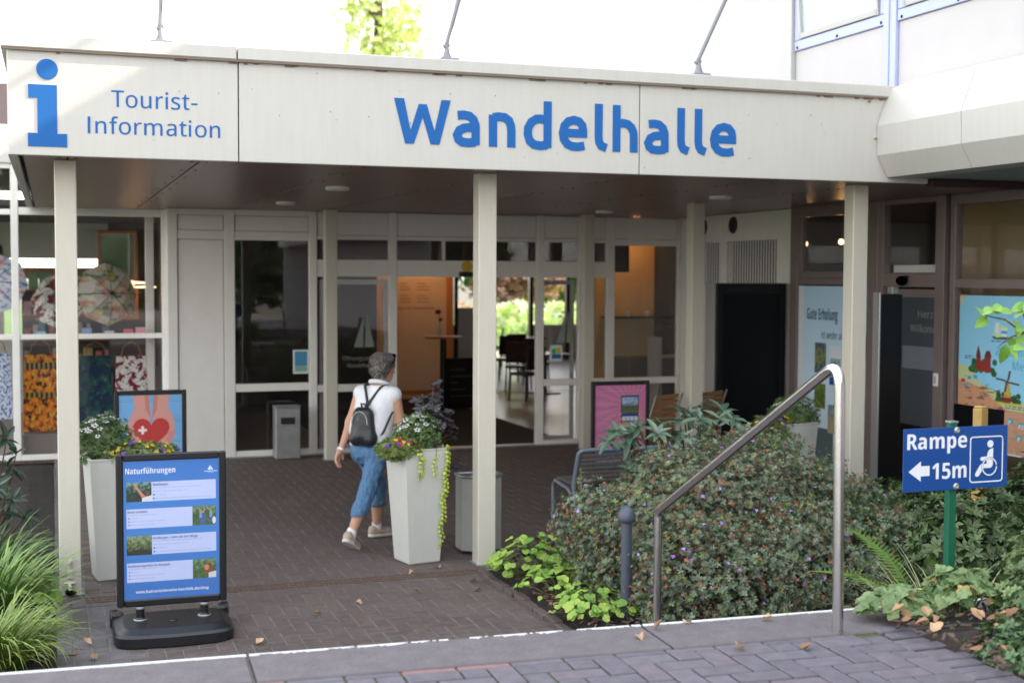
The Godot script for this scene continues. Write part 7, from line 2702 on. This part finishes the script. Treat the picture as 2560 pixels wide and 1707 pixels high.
func build_planters() -> void:
	var spots := [
		[Vector3(2.63, 0, -9.68), 0.2, "tall tapered white planter behind the walking woman, trailing yellow-green vines", true],
		[Vector3(0.4, 0, -9.85), 0.12, "tall tapered white planter behind the blue poster stand", true],
		[Vector3(6.3, 0, -10.35), 0.25, "tall tapered white planter behind the handrail's bend", false]]
	var shape := MB.new()
	var lowr := 0.13
	var hir := 0.185
	var pts := func(r: float, y: float) -> Array:
		return [Vector3(-r, y, r), Vector3(r, y, r), Vector3(r, y, -r), Vector3(-r, y, -r)]
	var rings := [pts.call(lowr - 0.012, 0.0), pts.call(lowr, 0.012), pts.call(hir - 0.004, 0.865), pts.call(hir, 0.875), pts.call(hir, 0.882), pts.call(hir - 0.02, 0.884), pts.call(hir - 0.024, 0.83)]
	for i in rings.size() - 1:
		for k in 4:
			shape.quad(rings[i][k], rings[i][(k + 1) % 4], rings[i + 1][(k + 1) % 4], rings[i + 1][k])
	var sm := shape.done()
	for s in spots:
		var t := thing("tall_planter", s[2], "planter", s[0], s[1], "tall tapered white planters")
		put(t, "pot", sm, M.planter_white)
		bx(t, "potting_soil", -0.162, 0.162, 0.8, 0.84, -0.162, 0.162, M.potting_soil)
	# planter by the woman: white daisies, dark heuchera, petunias, creeping jenny
	var p := Vector3(2.63, 0.84, -9.68)
	bushy("daisy_plant", "bushy white-flowered daisy plant in the planter behind the woman", p + Vector3(0.0, 0.0, 0.02), Vector3(0.17, 0.15, 0.14), Vector3(0.0, 0.14, 0), 26, 0)
	bushy("petunia_plant", "petunia plant with red, purple and yellow blooms beside the woman's hip", p + Vector3(-0.13, 0.0, 0.1), Vector3(0.16, 0.08, 0.12), Vector3(-0.05, 0.05, 0.02), 16, 1)
	var h := thing("purple_heuchera", "tall dark heuchera with ruffled leaves rising from the middle planter", "plant", p + Vector3(0.12, 0.0, -0.06))
	leaf_clump(h, round_leaf(7, 0.22, 0.12), tones_of("heuchera_pot", Color(0.022, 0.02, 0.028), Color(0.07, 0.065, 0.075), M.leaf_gloss), 70, Vector3(0.2, 0, 0.16), 0.055, 0.4, M.stem_brown)
	for k in 5:
		var a := Vector3([0.02, 0.07, -0.06, 0.16, 0.2][k], [0.5, 0.42, 0.4, 0.3, -0.12][k], 0.02)
		for q in 4:
			put(h, "leaf", round_leaf(7, 0.22, 0.12), M["heuchera_flat"] if M.has("heuchera_flat") else mat("heuchera_flat", 0.06, 0.06, 0.07, 0.35), a + Vector3(rng.randfn() * 0.03, rng.randfn() * 0.012, rng.randfn() * 0.03), toward(Vector3(rng.randfn() * 0.3, 1, 0.3), rng.randf() * TAU).scaled(Vector3.ONE * 0.045))
		if k < 4:
			var sb := MB.new()
			sb.tube([Vector3(a.x * 0.5, 0, 0), Vector3(a.x, a.y * 0.6, 0.01), a], 0.003, 5)
			put(h, "stalk", sb.done(), mat("stalk_red", 0.16, 0.05, 0.04, 0.6) if not M.has("stalk_red") else M.stalk_red)
	var vine := thing("creeping_jenny", "yellow-green creeping jenny trailing down the middle planter", "plant", p + Vector3(0.0, 0.03, 0.0))
	var lime := tones_of("lime_leaf", Color(0.3, 0.4, 0.02), Color(0.48, 0.54, 0.05), M.leaf)
	var coin := round_leaf(3, 0.03, 0.05)
	var turn := Basis(Vector3.UP, 0.2)
	for s in [[0.168, 0.19, 0.66], [0.172, 0.17, 0.76], [0.16, 0.2, 0.4], [0.05, 0.2, 0.2], [-0.06, 0.2, 0.17], [-0.08, 0.2, 0.22], [0.185, 0.12, 0.3], [0.18, 0.05, 0.5]]:
		var path := []
		var n := int(s[2] / 0.016)
		for k in n + 1:
			var y: float = -0.016 * k
			var inw: float = (0.055 * -y / 0.86)
			path.append(turn * Vector3(s[0] - inw * signf(s[0]) * (1.0 if absf(s[0]) > 0.1 else 0.3) + 0.008 * sin(k * 0.5 + s[0] * 30), y + (0.02 if k == 0 else 0.0), s[1] + 0.012 - inw * (1.0 if s[1] > 0.1 else 0.3) + 0.004 * sin(k * 0.8)))
		var b := MB.new()
		b.tube(path, 0.0022, 5)
		put(vine, "runner", b.done(), M.stem_green)
		for k in range(0, n + 1):
			for e in [-1.0 if k % 2 else 1.0]:
				if rng.randf() < 0.12:
					continue
				put(vine, "leaf", coin, lime[rng.randi() % 5], path[k] + turn * Vector3(e * rng.randf_range(0.007, 0.02), 0, rng.randf_range(0.002, 0.014)), toward(turn * Vector3(e * rng.randf_range(0.1, 0.8), rng.randf_range(0.1, 0.9), 1.0), rng.randf() * TAU).scaled(Vector3.ONE * rng.randf_range(0.008, 0.015)))
	# planter behind the blue stand
	p = Vector3(0.4, 0.84, -9.85)
	bushy("daisy_plant", "bushy daisy plant with flat white blooms behind the first cream column", p + Vector3(-0.06, 0.0, 0.0), Vector3(0.2, 0.18, 0.15), Vector3(0.0, 0.15, 0), 26, 0)
	bushy("petunia_plant", "yellow and purple petunias over the rim behind the blue poster", p + Vector3(0.12, 0.0, 0.08), Vector3(0.26, 0.1, 0.14), Vector3(0.08, 0.04, 0.02), 26, 2)
	# planter by the storefront
	p = Vector3(6.3, 0.84, -10.35)
	bushy("daisy_plant", "green daisy plant with few white blooms near the brown storefront", p + Vector3(0.04, 0.0, 0.0), Vector3(0.24, 0.17, 0.16), Vector3(0.0, 0.1, 0), 9, 0)
	bushy("petunia_plant", "petunias spilling from the planter behind the handrail", p + Vector3(-0.2, -0.02, 0.08), Vector3(0.26, 0.16, 0.14), Vector3(-0.04, -0.02, 0.02), 18, 2)


func bushy(called: String, label: String, at: Vector3, size: Vector3, off: Vector3, blooms: int, kind: int) -> void:
	var t := thing(called, label, "plant", at)
	var places := []
	var tints := []
	for p in blob_shell([[off, size]], 1100, -0.12):
		places.append(Transform3D(toward(p[1] + Vector3(rng.randfn(), 1.2, rng.randfn()) * 0.5, rng.randf() * TAU).scaled(Vector3.ONE * rng.randf_range(0.018, 0.034)), p[0]))
		tints.append(hue(Color(0.06, 0.12, 0.035), Color(0.13, 0.2, 0.06)) if kind == 0 else hue(Color(0.1, 0.16, 0.03), Color(0.2, 0.26, 0.07)))
	scatter(t, "foliage", rosette(5, 0.34, 0.7, 2), M.leaf, places, tints)
	var cols := [[Color(0.75, 0.75, 0.72)], [Color(0.45, 0.015, 0.02), Color(0.45, 0.015, 0.02), Color(0.16, 0.05, 0.42), Color(0.6, 0.42, 0.02)], [Color(0.62, 0.44, 0.02), Color(0.62, 0.44, 0.02), Color(0.15, 0.06, 0.4)]][kind] as Array
	var mesh := flower_mesh(11 if kind == 0 else 6, 0.3 if kind == 0 else 0.95, 0.12 if kind == 0 else 0.5)
	var mats := []
	for k in cols.size():
		var m: StandardMaterial3D = M.petal.duplicate()
		m.vertex_color_use_as_albedo = false
		m.albedo_color = cols[k].linear_to_srgb()
		mats.append(m)
	for k in blooms:
		var d := Vector3(rng.randfn(), absf(rng.randfn()) + 0.35, absf(rng.randfn()) + 0.25).normalized()
		var q := off + d * size * rng.randf_range(1.0, 1.16)
		var f := put(t, "bloom", mesh, mats[k % mats.size()], q, toward(d + Vector3.UP * (0.9 if kind == 0 else 0.2), rng.randf() * TAU).scaled(Vector3.ONE * (rng.randf_range(0.021, 0.03) if kind == 0 else rng.randf_range(0.017, 0.025))))
		if kind == 0:
			var b := MB.new()
			b.ball(Vector3(0, 0.14, 0), Vector3(0.3, 0.12, 0.3), 4, 8)
			put(f, "bloom_centre", b.done(), mat("daisy_eye", 0.6, 0.55, 0.35, 0.8) if not M.has("daisy_eye") else M.daisy_eye)
	var st := MB.new()
	for k in 8:
		st.tube([Vector3(0.02 * cos(k), -0.02, 0.02 * sin(k)), off * 0.6 + Vector3(0.05 * cos(k * 1.9), 0.03, 0.05 * sin(k * 1.9)), off + Vector3(cos(k * 1.9), 0.4, sin(k * 1.9)) * size * 0.6], 0.003, 5)
	put(t, "stems", st.done(), M.stem_green)


func tree(called: String, label: String, at: Vector3, high: float, crown: Array, n: int, size: float, a: Color, b: Color, group: String, backlit := true) -> void:
	var t := thing(called, label, "tree", at, 0.0, group)
	var tr := MB.new()
	tr.tube([Vector3.ZERO, Vector3(0.1, high * 0.3, 0), Vector3(0.0, high * 0.6, 0.1), Vector3(0.05, high * 0.92, 0)], [high * 0.028, high * 0.022, high * 0.014, high * 0.004], 10)
	for k in 9:
		var y := high * (0.3 + 0.06 * k)
		var ang := k * 2.4
		var reach: float = crown[0][3] * 0.42
		tr.tube([Vector3(0, y, 0), Vector3(cos(ang), 0.5, sin(ang)) * reach + Vector3(0, y, 0), Vector3(cos(ang), 0.8, sin(ang)) * reach * 1.9 + Vector3(0, y, 0)], [high * 0.01, high * 0.007, high * 0.003], 7)
	put(t, "trunk", tr.done(), M.bark)
	var lumps := []
	for l in crown:
		lumps.append([Vector3(l[0], l[1], l[2]), Vector3(l[3], l[4], l[5])])
	var places := []
	var tints := []
	for p in blob_shell(lumps, n, 0.3):
		places.append(Transform3D(toward(p[1] + Vector3(rng.randfn(), rng.randfn(), rng.randfn()) * 0.8, rng.randf() * TAU).scaled(Vector3.ONE * size * rng.randf_range(0.6, 1.3)), p[0] + Vector3(rng.randfn(), rng.randfn(), rng.randfn()) * size * 0.8))
		tints.append(hue(a, b))
	scatter(t, "crown", rosette(6, 0.5, 0.5, 2), M.leaf if backlit else M.leaf_sunny, places, tints)


func build_trees() -> void:
	tree("leafy_tree", "yellow-green sunlit tree standing beyond the canopy roof", Vector3(9.6, 0, -40), 14.0, [[0, 10.5, 0, 1.25, 2.6, 1.3], [-0.5, 12.5, 0.3, 0.9, 2.2, 1.0], [0.5, 8.5, 0.2, 0.95, 1.8, 1.0]], 2600, 0.14, Color(0.6, 0.56, 0.26), Color(0.82, 0.76, 0.46), "trees of the park", false)
	# trees of the park behind the hall, seen through the doorway
	for s in [[Vector3(14.0, 0, -52), "round green park tree seen through the back windows", Color(0.06, 0.16, 0.02)], [Vector3(18.5, 0, -52), "pale pink park tree seen through the back windows", Color(0.42, 0.22, 0.2)], [Vector3(22.0, 0, -56), "pale green park tree seen through the last back window", Color(0.12, 0.2, 0.04)]]:
		tree("leafy_tree", s[1], s[0], 5.0, [[0, 3.0, 0, 2.2, 1.9, 2.2]], 2000, 0.25, s[2], s[2] * 1.5, "trees of the park", false)
	# trees behind the camera, mirrored in the panes
	for s in [[Vector3(8.5, DROP, 22), 6.5, "dark conifer mirrored in the tall door pane"], [Vector3(12.5, DROP, 25), 7.0, "dark tree mirrored in the glazing by the woman"], [Vector3(4.0, DROP, 23), 6.0, "dark tree mirrored in the panes near the bench"], [Vector3(0.0, DROP, 24), 6.5, "dark tree mirrored in the shop window"]]:
		var h: float = s[1]
		tree("dark_tree", s[2], s[0], h, [[0, h * 0.3, 0, 3.0, h * 0.2, 3.0], [0.3, h * 0.52, 0.2, 2.5, h * 0.2, 2.5], [0, h * 0.75, 0, 1.6, h * 0.2, 1.6]], 3500, 0.4, Color(0.025, 0.05, 0.015), Color(0.07, 0.11, 0.03), "dark trees across the path")
	# sunny shrubs outside the back of the hall
	var places := []
	var tints := []
	for k in 900:
		places.append(Transform3D(toward(Vector3(rng.randfn(), 1, rng.randfn()), rng.randf() * TAU).scaled(Vector3.ONE * 0.25), Vector3(rng.randf_range(6, 24), rng.randf_range(0.2, 1.3), rng.randf_range(-37.5, -36))))
		tints.append(hue(Color(0.6, 0.32, 0.3), Color(0.7, 0.45, 0.4)) if sin(places[k].origin.x * 1.3) > 0.5 else hue(Color(0.62, 0.6, 0.42), Color(0.9, 0.86, 0.78)))
	var hd := scatter(self, "flower_hedge", rosette(6, 0.5, 0.5, 2), M.leaf_sunny, places, tints)
	tag(hd, "sunny hedge with red and green leaves beyond the hall's back windows", "hedge")
	var park := MB.new()
	park.box(Vector3(12, -0.06, -60), Vector3(80, 0.08, 54))
	setting("park_lawn", park.done(), M.lawn)
	setting("park_path", flat(2.0, 40.0, -35.9, -32.2, -0.002), M.gravel)


func build_fallen_leaves() -> void:
	var kinds := [leaf_mesh(0.75, 0.6, 5, 0.3, 1.0, 0.12), leaf_mesh(0.85, -0.6, 5, 0.35, 1.0, 0.18), leaf_mesh(0.65, 0.35, 5, -0.35, 1.0, 0.1)]
	var tones := tones_of("dry", Color(0.22, 0.11, 0.055), Color(0.5, 0.32, 0.19), M.leaf_dry)
	var put_one := func(at: Vector3, size: float, label: String, group: String) -> void:
		var o := put(self, "fallen_leaf", kinds[rng.randi() % 3], tones[rng.randi() % 5], at, (Basis(Vector3.UP, rng.randf() * TAU) * Basis(Vector3.RIGHT, rng.randf_range(-0.3, 0.1)) * Basis(Vector3.BACK, rng.randf_range(-0.3, 0.3))).scaled(Vector3.ONE * size))
		tag(o, label, "leaf", group)
	for p in [[1.12, -7.75, "dry leaf on the bricks beside the poster stand's black base"], [0.12, -7.9, "dry leaf on grey bricks at the end of the poster stand's foot"], [0.2, -8.05, "dry leaf lying next to another by the ornamental grass"], [0.22, -7.72, "dry leaf on the bricks just behind the step slab at the grass"], [2.35, -8.7, "dry leaf in the courtyard between drain and step, nearest the green plants"], [1.9, -8.55, "dry leaf alone on the bricks in the middle of the courtyard"], [2.5, -9.3, "dry leaf lying on the drain channel before the tall planter"], [2.72, -9.35, "dry leaf on the bricks between tall planter and drain"], [1.62, -8.3, "dry leaf on the bricks some way beyond the poster stand"], [2.8, -8.6, "dry leaf against the upright edging bricks, nearer the step"], [2.85, -8.85, "dry leaf against the upright edging bricks, nearer the drain"]]:
		put_one.call(Vector3(p[0], 0.012, p[1]), 0.055, p[2], "dry leaves on the courtyard")
	for p in [[3.1, -8.1, "dry brown leaf on the soil between two bright green plants"], [3.05, -8.25, "dry brown leaf half under the middle bright green plant"], [3.12, -7.95, "dry brown leaf on bare soil before the azalea"], [2.98, -7.75, "dry brown leaf lying on top of the edging bricks"], [3.15, -7.5, "dry brown leaf under the lowest bright green plant"]]:
		put_one.call(Vector3(p[0], 0.06, p[1]), 0.06, p[2], "dry leaves at the bed's edge")
	for p in [[2.22, -4.62, "curled dry leaf on the step slab close to the slab joint"], [2.37, -4.66, "yellowish curled leaf near the white edge by the slab joint"], [2.12, -4.55, "curled dry leaf on the step slab next to the pavement bricks"], [2.7, -4.62, "dry leaf on the step slab nearest the handrail's foot"]]:
		put_one.call(Vector3(p[0], DROP + 0.018, p[1]), 0.045, p[2], "dry leaves on the step slabs")
	for p in [[2.42, -4.28, "pale dry leaf on the upper bricks, farther from the handrail"], [2.62, -4.2, "pale dry leaf on the upper bricks, nearer the handrail"]]:
		put_one.call(Vector3(p[0], DROP + 0.012, p[1]), 0.05, p[2], "dry leaves on the upper pavement")
	for k in 44:
		put_one.call(Vector3(rng.randf_range(3.1, 3.75), DROP + rng.randf_range(0.05, 0.09), rng.randf_range(-4.35, -3.75)), rng.randf_range(0.035, 0.06), "pale brown fallen leaf in the litter of the upper bed", "fallen leaves heaped in the upper bed")
	for q in [[Vector3(6.16, 3.57, -8.985), "tiny brown leaf caught under the canopy cap beside the cornice"], [Vector3(6.215, 3.28, -8.985), "tiny brown leaf caught in the seam of canopy and cornice"]]:
		put_one.call(q[0], 0.04, q[1], "leaves caught on the canopy")
